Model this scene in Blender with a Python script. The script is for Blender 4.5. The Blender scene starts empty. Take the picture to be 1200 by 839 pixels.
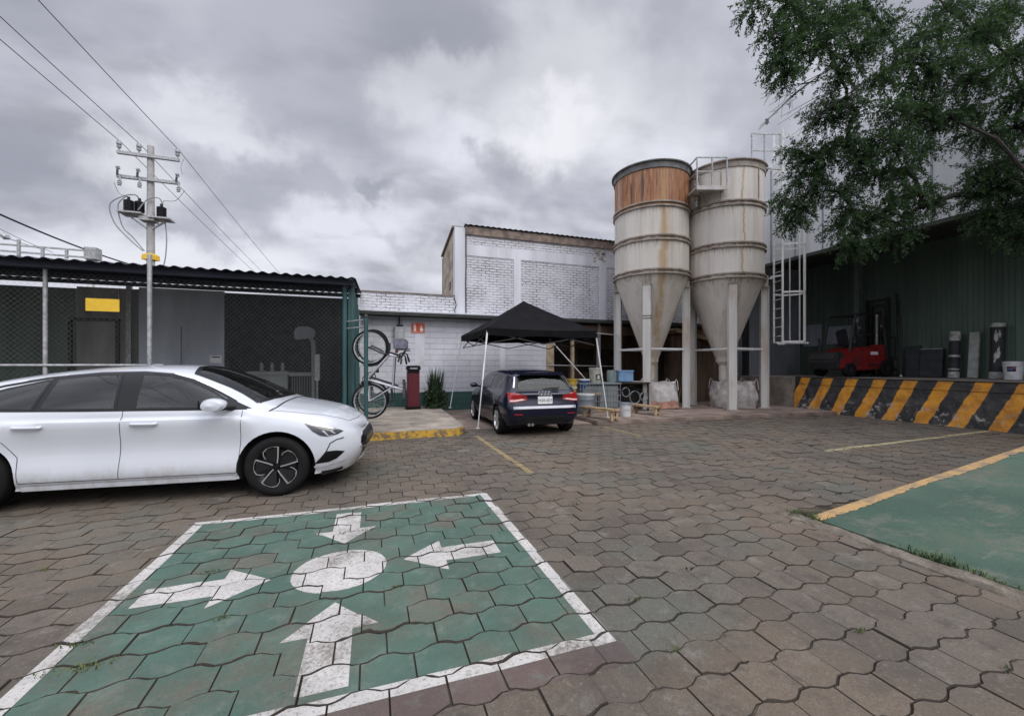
import bpy, bmesh, math, random
from mathutils import Vector, Matrix
from mathutils.bvhtree import BVHTree
random.seed(7)
R = math.radians
SC = bpy.context.scene
COL = SC.collection
YAW = math.atan2(164, 480)
CA, SA = math.cos(YAW), math.sin(YAW)
CAMH = 1.5

def W(u, d, z=0.0):
    """yard coordinates: u metres to the right of, d metres ahead of where the photographer stands"""
    return Vector((u*CA + d*SA, -u*SA + d*CA, z))

def at(px, py, d):
    return W((px-600)/480*d, d, CAMH + (428-py)/480*d)

# ------------------------------------------------------------------ materials
class NT:
    def __init__(s, name):
        s.m = bpy.data.materials.new(name); s.m.use_nodes = True
        s.t = s.m.node_tree; s.n = s.t.nodes
        s.b = s.n['Principled BSDF']
        s.tc = s.new('ShaderNodeTexCoord')
    def new(s, typ, **kw):
        n = s.n.new(typ)
        for k, v in kw.items(): setattr(n, k, v)
        return n
    def link(s, a, b): s.t.links.new(a, b)
    def setin(s, sock, v):
        if hasattr(v, 'is_output'): s.link(v, sock)
        else: sock.default_value = v
    def vec(s, scale=(1,1,1), coord='Object', loc=(0,0,0), rot=(0,0,0)):
        mp = s.new('ShaderNodeMapping')
        s.link(s.tc.outputs[coord], mp.inputs[0])
        mp.inputs['Scale'].default_value = scale
        mp.inputs['Location'].default_value = loc
        mp.inputs['Rotation'].default_value = rot
        return mp.outputs[0]
    def noise(s, vec, scale=5, detail=4, rough=.55, dist=0):
        n = s.new('ShaderNodeTexNoise')
        s.link(vec, n.inputs['Vector'])
        n.inputs['Scale'].default_value = scale; n.inputs['Detail'].default_value = detail
        n.inputs['Roughness'].default_value = rough; n.inputs['Distortion'].default_value = dist
        return n.outputs['Fac']
    def ramp(s, fac, lo, hi, a=0., b=1.):
        n = s.new('ShaderNodeMapRange'); n.interpolation_type = 'SMOOTHSTEP'
        s.setin(n.inputs['Value'], fac)
        n.inputs['From Min'].default_value = lo; n.inputs['From Max'].default_value = hi
        n.inputs['To Min'].default_value = a; n.inputs['To Max'].default_value = b
        return n.outputs['Result']
    def math(s, op, a, b=0., c=0.):
        n = s.new('ShaderNodeMath', operation=op)
        s.setin(n.inputs[0], a); s.setin(n.inputs[1], b); s.setin(n.inputs[2], c)
        return n.outputs[0]
    def mix(s, fac, a, b, blend='MIX'):
        n = s.new('ShaderNodeMix', data_type='RGBA', blend_type=blend)
        s.setin(n.inputs[0], fac)
        for sock, v in ((n.inputs[6], a), (n.inputs[7], b)):
            if isinstance(v, (tuple, list)): v = (*v[:3], 1)
            s.setin(sock, v)
        return n.outputs[2]
    def bump(s, h, strength=.3, dist=.01):
        n = s.new('ShaderNodeBump')
        n.inputs['Strength'].default_value = strength; n.inputs['Distance'].default_value = dist
        s.link(h, n.inputs['Height']); s.link(n.outputs[0], s.b.inputs['Normal'])
    def col(s, c):
        if isinstance(c, (tuple, list)): c = (*c[:3], 1)
        s.setin(s.b.inputs['Base Color'], c)
    def set(s, rough=.5, metal=0., coat=0., spec=.5):
        s.b.inputs['Roughness'].default_value = rough; s.b.inputs['Metallic'].default_value = metal
        s.b.inputs['Coat Weight'].default_value = coat; s.b.inputs['Specular IOR Level'].default_value = spec
        s.b.inputs['Coat Roughness'].default_value = .04

def plain(name, c, rough=.5, metal=0., var=.15, scale=6., bump=0., coat=0., dirt=None, dirt_amt=.5, spec=.5, streak=False):
    t = NT(name); t.set(rough, metal, coat, spec)
    v = t.vec((1,1,.15) if streak else (1,1,1))
    n = t.noise(v, scale, 5)
    c2 = tuple(max(0, x*(1-var*1.6)) for x in c); c1 = tuple(min(1, x*(1+var*.6)) for x in c)
    out = t.mix(t.ramp(n, .3, .7), c2, c1)
    if dirt:
        f = t.ramp(t.noise(t.vec((1,1,.25) if streak else (1,1,1), loc=(3,5,1)), scale*.6, 6, .65), .52, .72, 0, dirt_amt)
        out = t.mix(f, out, dirt)
    t.col(out)
    if bump: t.bump(t.noise(v, scale*8, 4), bump, .01)
    return t.m

M = {}
def pal():
    M['white_paint'] = plain('white_car_paint', (.56,.58,.615), .32, 0, .02, 1, coat=1.)
    t = NT('white_car_body'); t.set(.32, 0, 1.)
    sx = t.new('ShaderNodeSeparateXYZ'); t.link(t.tc.outputs['Object'], sx.inputs[0])
    c = t.mix(t.ramp(t.noise(t.vec(), 1.2, 3), .3, .7), (.54,.565,.60), (.58,.60,.635))
    d = t.math('MULTIPLY', t.ramp(sx.outputs[2], .22, .52, 1, 0), t.ramp(t.noise(t.vec((1,1,.5)), 6, 7, .75), .42, .66))
    c = t.mix(t.math('MULTIPLY', d, .5), c, (.33,.29,.24))
    t.col(c); M['white_paint'] = t.m
    M['navy_paint'] = plain('navy_car_paint', (.004,.006,.020), .25, 0, .05, 1, coat=.6, spec=.25)
    def pane(name, tint, rough=.02):
        t = NT(name); n = t.n; out = [x for x in n if x.type == 'OUTPUT_MATERIAL'][0]
        tr = t.new('ShaderNodeBsdfTransparent'); tr.inputs[0].default_value = (*tint, 1)
        gl = t.new('ShaderNodeBsdfGlossy'); gl.inputs['Roughness'].default_value = rough; gl.inputs[0].default_value = (.95,.97,1,1) if tint[0] > .35 else (.45,.47,.5,1)
        fr = t.new('ShaderNodeFresnel'); fr.inputs[0].default_value = 1.56
        dust = t.new('ShaderNodeBsdfDiffuse'); dust.inputs[0].default_value = (.30,.29,.27,1)
        mx = t.new('ShaderNodeMixShader'); t.link(fr.outputs[0], mx.inputs[0]); t.link(tr.outputs[0], mx.inputs[1]); t.link(gl.outputs[0], mx.inputs[2])
        m2 = t.new('ShaderNodeMixShader'); t.link(t.ramp(t.noise(t.vec(), 5, 5, .7), .35, .8, .008, .035), m2.inputs[0]); t.link(mx.outputs[0], m2.inputs[1]); t.link(dust.outputs[0], m2.inputs[2])
        n.remove(t.b); t.link(m2.outputs[0], out.inputs[0]); return t.m
    M['glass'] = pane('car_window_glass', (.42,.45,.45))
    M['rglass'] = pane('tinted_rear_glass', (.30,.33,.34))
    M['cabin'] = plain('dark_cabin_lining', (.022,.022,.024), .8, 0, .2, 6)
    M['seat_cloth'] = plain('seat_cloth', (.035,.035,.038), .85, 0, .2, 9, .2)
    M['gloss_black'] = plain('gloss_black_trim', (.006,.006,.007), .28, 0, .05, 4, spec=.3)
    M['rubber'] = plain('black_rubber', (.008,.008,.008), .8, 0, .2, 8, spec=.25)
    M['under'] = plain('underbody_black', (.008,.008,.008), .9, 0, .2, 6)
    M['gap'] = plain('shut_line_black', (.02,.02,.022), .7, 0, .1, 6)
    M['bumper_sheen'] = plain('painted_bumper_sheen', (.30,.31,.36), .35, 0, .1, 5, coat=.5)  # pale grey paints in the sky reflection on the navy bumper ledge
    M['chrome'] = plain('bright_trim', (.75,.76,.78), .2, 1, .03, 5)
    M['alloy'] = plain('alloy_silver', (.7,.7,.71), .3, .85, .06, 9)
    M['black_alloy'] = plain('black_alloy', (.012,.012,.013), .35, .2, .1, 9)
    M['lamp_dark'] = plain('smoked_lamp', (.015,.016,.018), .1, 0, .1, 8, coat=.8)
    M['lamp_clear'] = plain('clear_lamp_element', (.45,.46,.48), .15, .5, .05, 8)
    M['tail_red'] = plain('tail_lamp_red', (.32,.012,.014), .15, 0, .15, 20, coat=.6)
    M['tail_clear'] = plain('tail_lamp_clear', (.75,.55,.52), .15, 0, .05, 20, coat=.6)
    M['plate'] = plain('number_plate_white', (.72,.73,.72), .4, 0, .06, 30)
    M['ink'] = plain('black_lettering', (.03,.03,.035), .5, 0, .05, 30)
    M['galv'] = plain('galvanised_steel', (.42,.43,.43), .45, .35, .2, 14, dirt=(.20,.15,.11), dirt_amt=.3)
    M['wire'] = plain('cable_black', (.02,.02,.022), .6)
    M['wire_grey'] = plain('aluminium_wire', (.16,.16,.17), .5, .3)
    M['white_steel'] = plain('white_painted_steel', (.72,.72,.70), .45, 0, .12, 5, dirt=(.35,.22,.13), dirt_amt=.4, streak=True)
    M['dark_steel'] = plain('dark_steel', (.03,.03,.032), .55, .2, .2, 9)
    M['wood'] = plain('raw_timber', (.42,.30,.18), .75, 0, .3, 7, .3, dirt=(.18,.11,.06))
    M['concrete'] = plain('plain_concrete', (.25,.215,.18), .9, 0, .25, 3, .35, dirt=(.17,.14,.12))
    M['conc_pole'] = plain('pole_concrete', (.42,.41,.40), .85, 0, .12, 5, .2, dirt=(.3,.28,.25))
    M['porcelain'] = plain('grey_porcelain', (.33,.34,.36), .3, 0, .1, 12)
    M['black_fabric'] = plain('black_tent_fabric', (.006,.006,.0075), .85, 0, .2, 4, .15, spec=.12)
    M['teal'] = plain('teal_painted_steel', (.032,.095,.095), .6, 0, .25, 4, dirt=(.06,.08,.07), dirt_amt=.5, streak=True)
    M['green_steel'] = plain('green_grey_steel', (.17,.21,.20), .5, 0, .12, 4)
    M['red_box'] = plain('red_cabinet_paint', (.10,.005,.013), .45, 0, .12, 4, dirt=(.12,.01,.02), streak=True)
    M['orange_sign'] = plain('orange_sign', (.62,.10,.03), .5, 0, .06, 12)
    M['white_flat'] = plain('white_print', (.8,.8,.8), .5, 0, .03, 9)
    M['yellow_sign'] = plain('yellow_sign', (.80,.50,.03), .5, 0, .08, 6)
    M['forklift_red'] = plain('forklift_red', (.23,.012,.013), .35, 0, .15, 5, coat=.3)
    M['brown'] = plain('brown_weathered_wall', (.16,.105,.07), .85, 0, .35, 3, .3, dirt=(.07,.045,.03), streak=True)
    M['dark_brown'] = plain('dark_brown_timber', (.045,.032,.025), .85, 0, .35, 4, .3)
    M['beige'] = plain('beige_board', (.42,.33,.22), .8, 0, .2, 5, .2, dirt=(.2,.13,.08))
    M['wall_grey'] = plain('grey_panel', (.34,.365,.41), .6, 0, .12, 2.2, dirt=(.15,.16,.18), streak=True)
    M['wall_olive'] = plain('olive_grey_panel', (.29,.285,.26), .65, 0, .15, 2.5, dirt=(.12,.12,.11), streak=True)
    M['tyre_wall'] = M['rubber']
    M['bark'] = plain('bark', (.028,.022,.018), .9, 0, .4, 9, .5)
    M['plastic_white'] = plain('white_plastic', (.66,.67,.68), .5, 0, .12, 6, dirt=(.35,.30,.26), dirt_amt=.5)
    M['plastic_blue'] = plain('blue_plastic', (.025,.085,.25), .5, 0, .15, 6)
    M['plastic_lblue'] = plain('pale_blue_plastic', (.17,.31,.48), .5, 0, .12, 6, dirt=(.2,.22,.24))
    M['plastic_yellow'] = plain('yellow_plastic', (.50,.34,.03), .5, 0, .2, 7, dirt=(.2,.13,.05))
    M['plastic_cream'] = plain('cream_plastic', (.45,.45,.36), .55, 0, .15, 7, dirt=(.2,.19,.15))
    M['plastic_grey'] = plain('grey_plastic', (.22,.25,.27), .55, 0, .15, 7, dirt=(.1,.1,.1))
    M['bag'] = plain('woven_white_bag', (.60,.57,.54), .85, 0, .15, 6, .5, dirt=(.34,.25,.20), dirt_amt=.7)
    M['bag_dirty'] = plain('dusty_grey_bag', (.50,.46,.43), .9, 0, .2, 6, .5, dirt=(.25,.13,.09), dirt_amt=.6)
    M['bag_red'] = plain('reddish_bag', (.46,.24,.17), .9, 0, .25, 7, .5)
    M['saddle'] = plain('black_saddle', (.02,.02,.025), .6)
    M['bikebag'] = plain('grey_bike_bag', (.16,.16,.20), .8, 0, .2, 12, .2)
    M['silver_frame'] = plain('silver_bike_frame', (.55,.54,.58), .3, .6, .08, 9)
    M['transformer'] = plain('transformer_grey', (.26,.28,.27), .55, 0, .1, 4, dirt=(.1,.09,.07), streak=True)
    M['corr_dark'] = plain('dark_roof_sheet', (.028,.034,.055), .5, .2, .25, 2, dirt=(.05,.04,.035))
    M['green_wall'] = plain('green_wall_sheet', (.095,.145,.112), .6, 0, .18, 1.4, dirt=(.08,.10,.085), streak=True)
    M['facade_rib'] = plain('facade_rib_grey', (.30,.32,.35), .5)
    M['facade'] = plain('pale_facade_sheet', (.70,.72,.74), .5, 0, .06, 1.2, dirt=(.45,.46,.46), streak=True)
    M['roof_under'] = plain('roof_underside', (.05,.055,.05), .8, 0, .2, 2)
    M['board_dark'] = plain('dark_board', (.035,.037,.043), .7, 0, .2, 5)
    M['board_grey'] = plain('grey_board', (.36,.38,.36), .7, 0, .15, 5, dirt=(.2,.2,.2))
    M['roll_white'] = plain('white_wrap', (.50,.51,.47), .6, 0, .25, 9, dirt=(.1,.1,.1), dirt_amt=.7)
    # --- foliage
    for nm, a, b in (('leaf', (.014,.037,.018), (.047,.090,.034)), ('plant_dark', (.020,.040,.016), (.045,.075,.030)), ('grass', (.035,.06,.02), (.10,.13,.035)), ('hedge', (.02,.05,.02), (.05,.10,.035))):
        t = NT(nm); t.set(.55, 0, 0, .3)
        t.col(t.mix(t.ramp(t.noise(t.vec(), 1.7 if nm != 'leaf' else 4.5, 4, .65), .35, .65), a, b)); M[nm] = t.m
        if nm == 'leaf':
            out = [x for x in t.n if x.type == 'OUTPUT_MATERIAL'][0]; tl = t.new('ShaderNodeBsdfTranslucent'); tl.inputs[0].default_value = (.07,.14,.03,1)
            mx = t.new('ShaderNodeMixShader'); mx.inputs[0].default_value = .28; t.link(t.b.outputs[0], mx.inputs[1]); t.link(tl.outputs[0], mx.inputs[2]); t.link(mx.outputs[0], out.inputs[0])
    # --- painted brick walls
    def brickwall(name, c, mort, bw, rh, msize, rough_amt, gapdark):
        t = NT(name); t.set(.8)
        sx = t.new('ShaderNodeSeparateXYZ'); t.link(t.tc.outputs['Object'], sx.inputs[0])
        cb = t.new('ShaderNodeCombineXYZ')
        t.link(t.math('ADD', sx.outputs[0], sx.outputs[1]), cb.inputs[0]); t.link(sx.outputs[2], cb.inputs[1])
        dn = t.new('ShaderNodeTexNoise'); dn.inputs['Scale'].default_value = 6; dn.inputs['Detail'].default_value = 3
        t.link(t.tc.outputs['Object'], dn.inputs['Vector'])
        va = t.new('ShaderNodeVectorMath', operation='MULTIPLY_ADD')
        t.link(dn.outputs['Color'], va.inputs[0]); va.inputs[1].default_value = (.03*rough_amt,.03*rough_amt,0); t.link(cb.outputs[0], va.inputs[2])
        br = t.new('ShaderNodeTexBrick'); t.link(va.outputs[0], br.inputs['Vector'])
        br.inputs['Scale'].default_value = 1; br.inputs['Brick Width'].default_value = bw; br.inputs['Row Height'].default_value = rh
        br.inputs['Mortar Size'].default_value = msize; br.inputs['Mortar Smooth'].default_value = .4
        f = br.outputs['Fac']
        v = t.vec()
        patch = t.ramp(t.noise(v, 1.6, 6, .7), .36, .62, .15, 1.)
        base = t.mix(t.ramp(t.noise(v, 1.1, 6, .65), .35, .7), tuple(x*.84 for x in c), c)
        base = t.mix(t.ramp(t.noise(t.vec((1,1,.12), loc=(2,7,0)), 2.2, 5, .6), .58, .75, 0, .4), base, (.36,.35,.36))
        t.col(t.mix(t.math('MULTIPLY', t.math('MULTIPLY', f, patch), gapdark), base, mort))
        h = t.math('ADD', t.math('MULTIPLY', f, -1.), t.math('MULTIPLY', t.noise(v, 22, 5, .7), .9*rough_amt))
        t.bump(h, .8, .02); return t.m
    M['brick_rough'] = brickwall('white_rough_brick', (.70,.70,.74), (.13,.125,.13), .27, .088, .016, 1.7, .9)
    M['block_white'] = brickwall('white_block_wall', (.64,.65,.70), (.30,.31,.33), .9, .185, .008, .25, .7)
    M['block_green'] = brickwall('green_block_base', (.045,.115,.10), (.02,.05,.045), .9, .185, .008, .25, .7)
    M['render_white'] = plain('white_render', (.64,.65,.69), .8, 0, .1, 2, .35, dirt=(.42,.41,.42), dirt_amt=.6, streak=True)
    M['coping'] = plain('brown_coping', (.24,.185,.15), .85, 0, .3, 4, .4, dirt=(.08,.06,.05))
    M['sidebrick'] = plain('ochre_side_wall', (.42,.37,.28), .85, 0, .3, 3, .4, dirt=(.2,.16,.1))
    # --- silo skins (rust has its own shape: bands, runs below the rings)
    def silo(name, z_rust, run_w, seed, tint):
        t = NT(name); t.set(.55)
        sx = t.new('ShaderNodeSeparateXYZ'); t.link(t.tc.outputs['Object'], sx.inputs[0])
        z = sx.outputs[2]
        base = t.mix(t.ramp(t.noise(t.vec((1,1,.2), loc=(seed,0,0)), 1.5, 6, .65), .35, .7), tuple(x*.82 for x in tint), tint)
        streaks = t.noise(t.vec((1,1,.05), loc=(seed,seed,0)), 6, 5, .6)
        fine = t.noise(t.vec((1,1,.1), loc=(0,seed,2)), 16, 5, .65)
        # pale pinkish runs on one side
        base = t.mix(t.ramp(streaks, .50, .75, 0, .45), base, (.40,.30,.23))
        rustc = t.mix(t.ramp(fine, .35, .68), (.20,.072,.030), (.44,.21,.095))
        rustc = t.mix(t.ramp(t.noise(t.vec((1,1,.08), loc=(4,seed,2)), 4, 4), .56, .66, 0, .85), rustc, (.06,.04,.035))
        if z_rust:
            top = t.math('MULTIPLY', t.ramp(z, z_rust-.06, z_rust+.1), t.ramp(t.noise(t.vec((1,1,.12), loc=(seed,3,0)), 1.7, 6, .65), .31, .47, .20, 1.))
            base = t.mix(top, base, rustc)
        # a run of rust straight down the face towards the yard
        uu = t.math('ADD', t.math('MULTIPLY', sx.outputs[0], CA), t.math('MULTIPLY', sx.outputs[1], -SA))
        w1 = t.math('ABSOLUTE', t.math('ADD', uu, t.math('MULTIPLY', t.math('SUBTRACT', t.noise(t.vec((.2,.2,1)), 1.2, 3), .5), .5)))
        run = t.math('MULTIPLY', t.ramp(w1, .02, run_w, 1, 0), t.ramp(streaks, .35, .6, .25, 1))
        base = t.mix(t.math('MULTIPLY', run, .8), base, (.40,.26,.12))
        # thin rust under every ring
        for zr in ((6.5, 5.45, 4.4) if z_rust else (6.5, 5.2, 4.25)):
            b = t.math('MULTIPLY', t.ramp(z, zr-.55, zr, 0, 1), t.ramp(z, zr, zr+.03, 1, 0))
            base = t.mix(t.math('MULTIPLY', t.math('MULTIPLY', b, b), t.ramp(fine, .45, .7, 0, .8)), base, (.22,.13,.07))
            b = t.math('MULTIPLY', t.ramp(z, zr+.02, zr+.2, 1, 0), t.ramp(z, zr-.02, zr+.02, 0, 1))
            base = t.mix(t.math('MULTIPLY', b, t.ramp(streaks, .38, .62, 0, .9)), base, (.19,.10,.05))
        seam = t.math('MULTIPLY', t.ramp(t.math('ABSOLUTE', t.math('SUBTRACT', t.math('FRACT', t.math('MULTIPLY', t.math('ARCTAN2', sx.outputs[1], sx.outputs[0]), .955)), .5)), .0, .006, 1, 0), .5)
        base = t.mix(seam, base, (.33,.26,.20))
        base = t.mix(t.math('MULTIPLY', t.ramp(z, 1.2, 3.2, .55, 0), t.ramp(t.noise(t.vec(loc=(seed,1,4)), 2.2, 6, .7), .38, .62)), base, (.40,.34,.28))
        t.col(base); t.bump(t.math('ADD', t.noise(t.vec(), 1.6, 3), t.math('MULTIPLY', seam, .6)), .3, .05); return t.m
    M['silo_a'] = silo('rusty_silo_skin', 6.5, .26, 2.3, (.68,.635,.565))
    M['silo_b'] = silo('cream_silo_skin', None, .04, 7.1, (.68,.635,.575))
    M['silo_ring'] = plain('silo_ring_rusty', (.36,.31,.26), .6, 0, .25, 4, dirt=(.12,.06,.03), dirt_amt=.9)
    M['silo_rim'] = plain('silo_rim_dark', (.16,.16,.16), .6, 0, .3, 4, dirt=(.10,.05,.03), dirt_amt=.8)
    M['silo_leg'] = plain('silo_leg_paint', (.56,.54,.50), .6, 0, .12, 3, dirt=(.36,.24,.15), dirt_amt=.7, streak=True)
    # --- paving
    def paver(name, paint=None, worn=(.45,.62), strength=1., line=False):
        t = NT(name); t.set(.88, 0, 0, .25)
        at_ = t.new('ShaderNodeAttribute'); at_.attribute_name = 'rnd'
        r = at_.outputs['Fac']
        v = t.vec(coord='Object')
        big = t.noise(v, .55, 5, .6)
        c = t.mix(r, (.094,.078,.062), (.152,.130,.106))
        c = t.mix(t.ramp(big, .40, .62, 0, .65), c, (.178,.135,.096))
        c = t.mix(t.ramp(t.noise(t.vec(loc=(9,2,0)), .8, 5, .6), .52, .70, 0, .65), c, (.112,.128,.108))
        c = t.mix(t.ramp(t.noise(t.vec(loc=(1,8,0)), 5, 6, .7), .48, .72, 0, .7), c, (.068,.060,.051))
        c = t.mix(t.ramp(t.noise(t.vec(loc=(5,1,0)), 3, 6, .7), .55, .70, 0, .55), c, (.25,.23,.20))
        c = t.mix(t.ramp(t.noise(t.vec((1,.35,1), loc=(12,4,0), rot=(0,0,.25)), .9, 7, .7), .55, .70, 0, .6), c, (.062,.053,.046))
        fine = t.noise(v, 90, 4, .7)
        c = t.mix(t.ramp(fine, .3, .7, .0, .5), c, (.06,.052,.045))
        c = t.mix(t.ramp(t.noise(t.vec(loc=(3,6,0)), 26, 6, .8), .54, .66, 0, .4), c, (.23,.21,.185))
        if paint:
            w = t.math('ADD', t.math('MULTIPLY', t.noise(t.vec(loc=(3,3,0)), 1.4, 6, .65), .62), t.math('MULTIPLY', t.noise(t.vec(loc=(7,3,0)), 42, 4, .75), .26))
            w = t.math('ADD', w, t.math('MULTIPLY', r, .07))
            m = t.ramp(w, worn[0], worn[1], strength, .12 if not line else .1)
            pc = t.mix(t.ramp(t.noise(v, 2.2, 5), .35, .7), tuple(x*.8 for x in paint), paint)
            pc = t.mix(t.ramp(t.noise(t.vec(loc=(8,1,0)), 7, 7, .75), .48, .72, 0, .6), pc, (.16,.19,.165) if not line else (.36,.34,.31))
            c = t.mix(m, c, pc)
        pit = t.ramp(t.noise(t.vec(loc=(4,4,0)), 48, 6, .85), .535 if line else .565, .61 if line else .64, 0, .62 if line else .5)
        c = t.mix(pit, c, (.035,.03,.027))
        c = t.mix(t.ramp(r, -.6, -.05, .85, 0), c, (.028,.023,.019))
        t.col(c)
        t.bump(t.math('ADD', t.math('MULTIPLY', fine, 1.2), t.math('MULTIPLY', t.noise(v, 14, 4), .8)), .45, .006)
        return t.m
    M['paver'] = paver('paving_blocks')
    M['paint_green'] = paver('worn_green_paint', (.076,.140,.110), (.425,.61), .92)
    M['paint_white'] = paver('worn_white_paint', (.55,.53,.50), (.455,.60), .96, True)
    M['paint_yellow'] = paver('faded_yellow_paint', (.36,.27,.12), (.44,.62), .7)
    M['paint_bay'] = paver('bay_line_paint', (.42,.36,.20), (.50,.68), .9)
    M['paint_mauve'] = paver('faded_mauve_paint', (.115,.078,.078), (.46,.66), .6)
    t = NT('joint_sand'); t.set(.95, 0, 0, .2)
    t.col(t.mix(t.ramp(t.noise(t.vec(), 3, 6, .7), .4, .65), (.036,.029,.022), (.115,.092,.066))); M['joint'] = t.m
    t = NT('yard_ground'); t.set(.95, 0, 0, .2)
    t.col(t.mix(t.ramp(t.noise(t.vec(), .3, 6, .7), .4, .65), (.06,.052,.046), (.11,.095,.08))); M['ground'] = t.m
    # --- sidewalk / apron / ramp / dock
    M['sidewalk'] = plain('sidewalk_concrete', (.36,.31,.255), .9, 0, .25, 2.2, .35, dirt=(.20,.16,.13), dirt_amt=.8)
    M['apron'] = plain('apron_concrete', (.27,.205,.165), .9, 0, .3, 1.6, .35, dirt=(.14,.10,.08), dirt_amt=.8)
    t = NT('rough_kerb_concrete'); t.set(.92, 0, 0, .25)
    c = t.mix(t.ramp(t.noise(t.vec(), 5, 7, .75), .38, .64), (.13,.105,.085), (.25,.22,.18))
    c = t.mix(t.ramp(t.noise(t.vec(loc=(2,2,0)), 2.2, 6, .7), .48, .66, 0, .7), c, (.085,.075,.05))
    c = t.mix(t.ramp(t.noise(t.vec(loc=(7,2,0)), 40, 5, .85), .55, .64, 0, .6), c, (.06,.05,.04))
    t.col(c); t.bump(t.math('ADD', t.noise(t.vec(), 30, 5, .8), t.noise(t.vec(), 9, 4)), .9, .015); M['kerb_rough'] = t.m
    t = NT('worn_yellow_kerb'); t.set(.85)
    t.col(t.mix(t.ramp(t.noise(t.vec(), 7, 6, .7), .45, .60), (.50,.30,.035), (.16,.115,.075))); t.bump(t.noise(t.vec(), 25, 4), .4, .01); M['kerb_yellow'] = t.m
    t = NT('green_ramp_paint'); t.set(.75, 0, 0, .3)
    v = t.vec()
    c = t.mix(t.ramp(t.noise(v, .9, 5, .6), .35, .68), (.050,.090,.066), (.080,.125,.092))
    c = t.mix(t.ramp(t.noise(t.vec(loc=(2,2,0)), 1.1, 6, .65), .52, .72, 0, .6), c, (.105,.115,.078))
    c = t.mix(t.ramp(t.noise(t.vec(loc=(6,2,0)), 3.3, 6, .75), .60, .70, 0, .6), c, (.036,.055,.043))
    c = t.mix(t.ramp(t.noise(t.vec((.5,6,1), loc=(1,2,0), rot=(0,0,.7)), 2.5, 5, .7), .62, .70, 0, .45), c, (.15,.18,.145))
    c = t.mix(t.ramp(t.noise(t.vec(loc=(3,9,0)), 2.4, 8, .8), .50, .63, 0, .8), c, (.130,.135,.108))
    c = t.mix(t.ramp(t.noise(t.vec((1,.12,1), loc=(3,1,0), rot=(0,0,1.45)), 2.2, 6, .7), .56, .72, 0, .55), c, (.035,.05,.042))
    c = t.mix(t.ramp(t.noise(t.vec(loc=(1,1,0)), 34, 6, .85), .57, .66, 0, .45), c, (.05,.065,.055))
    t.col(c); t.bump(t.math('ADD', t.noise(v, 60, 4, .7), t.math('MULTIPLY', t.noise(t.vec((1,6,1)), 9, 4, .7), .8)), .8, .01); M['ramp_green'] = t.m
    t = NT('ramp_yellow_edge'); t.set(.8)
    t.col(t.mix(t.ramp(t.noise(t.vec(), 6, 8, .8), .44, .60), (.40,.25,.10), (.22,.165,.105))); t.bump(t.noise(t.vec(), 60, 4), .5, .006); M['ramp_yellow'] = t.m
    # dock face stripes: painted diagonals along Y leaning with Z
    t = NT('hazard_stripes'); t.set(.7)
    sx = t.new('ShaderNodeSeparateXYZ'); t.link(t.tc.outputs['Object'], sx.inputs[0])
    p = t.math('ADD', sx.outputs[1], t.math('MULTIPLY', sx.outputs[2], .42))
    p = t.math('ADD', p, t.math('MULTIPLY', t.math('SUBTRACT', t.noise(t.vec(), 4, 3), .5), .06))
    fr = t.math('FRACT', t.math('DIVIDE', p, .69))
    mask = t.math('MULTIPLY', t.ramp(fr, .0, .03), t.ramp(fr, .44, .47, 1, 0))
    yel = t.mix(t.ramp(t.noise(t.vec(), 4, 6, .7), .4, .66), (.62,.27,.02), (.40,.17,.03))
    blk = t.mix(t.ramp(t.noise(t.vec(loc=(3,0,0)), 4, 6, .7), .4, .66), (.022,.022,.024), (.045,.043,.04))
    c = t.mix(mask, blk, yel)
    low = t.ramp(sx.outputs[2], .30, .62, 1, 0)
    chip = t.math('MULTIPLY', low, t.ramp(t.noise(t.vec(loc=(0,4,0)), 6, 6, .75), .55, .62))
    c = t.mix(t.math('MULTIPLY', chip, .85), c, (.36,.33,.30))
    t.col(c); t.bump(t.noise(t.vec(), 9, 5, .6), .8, .03); M['hazard'] = t.m

pal()

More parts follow.
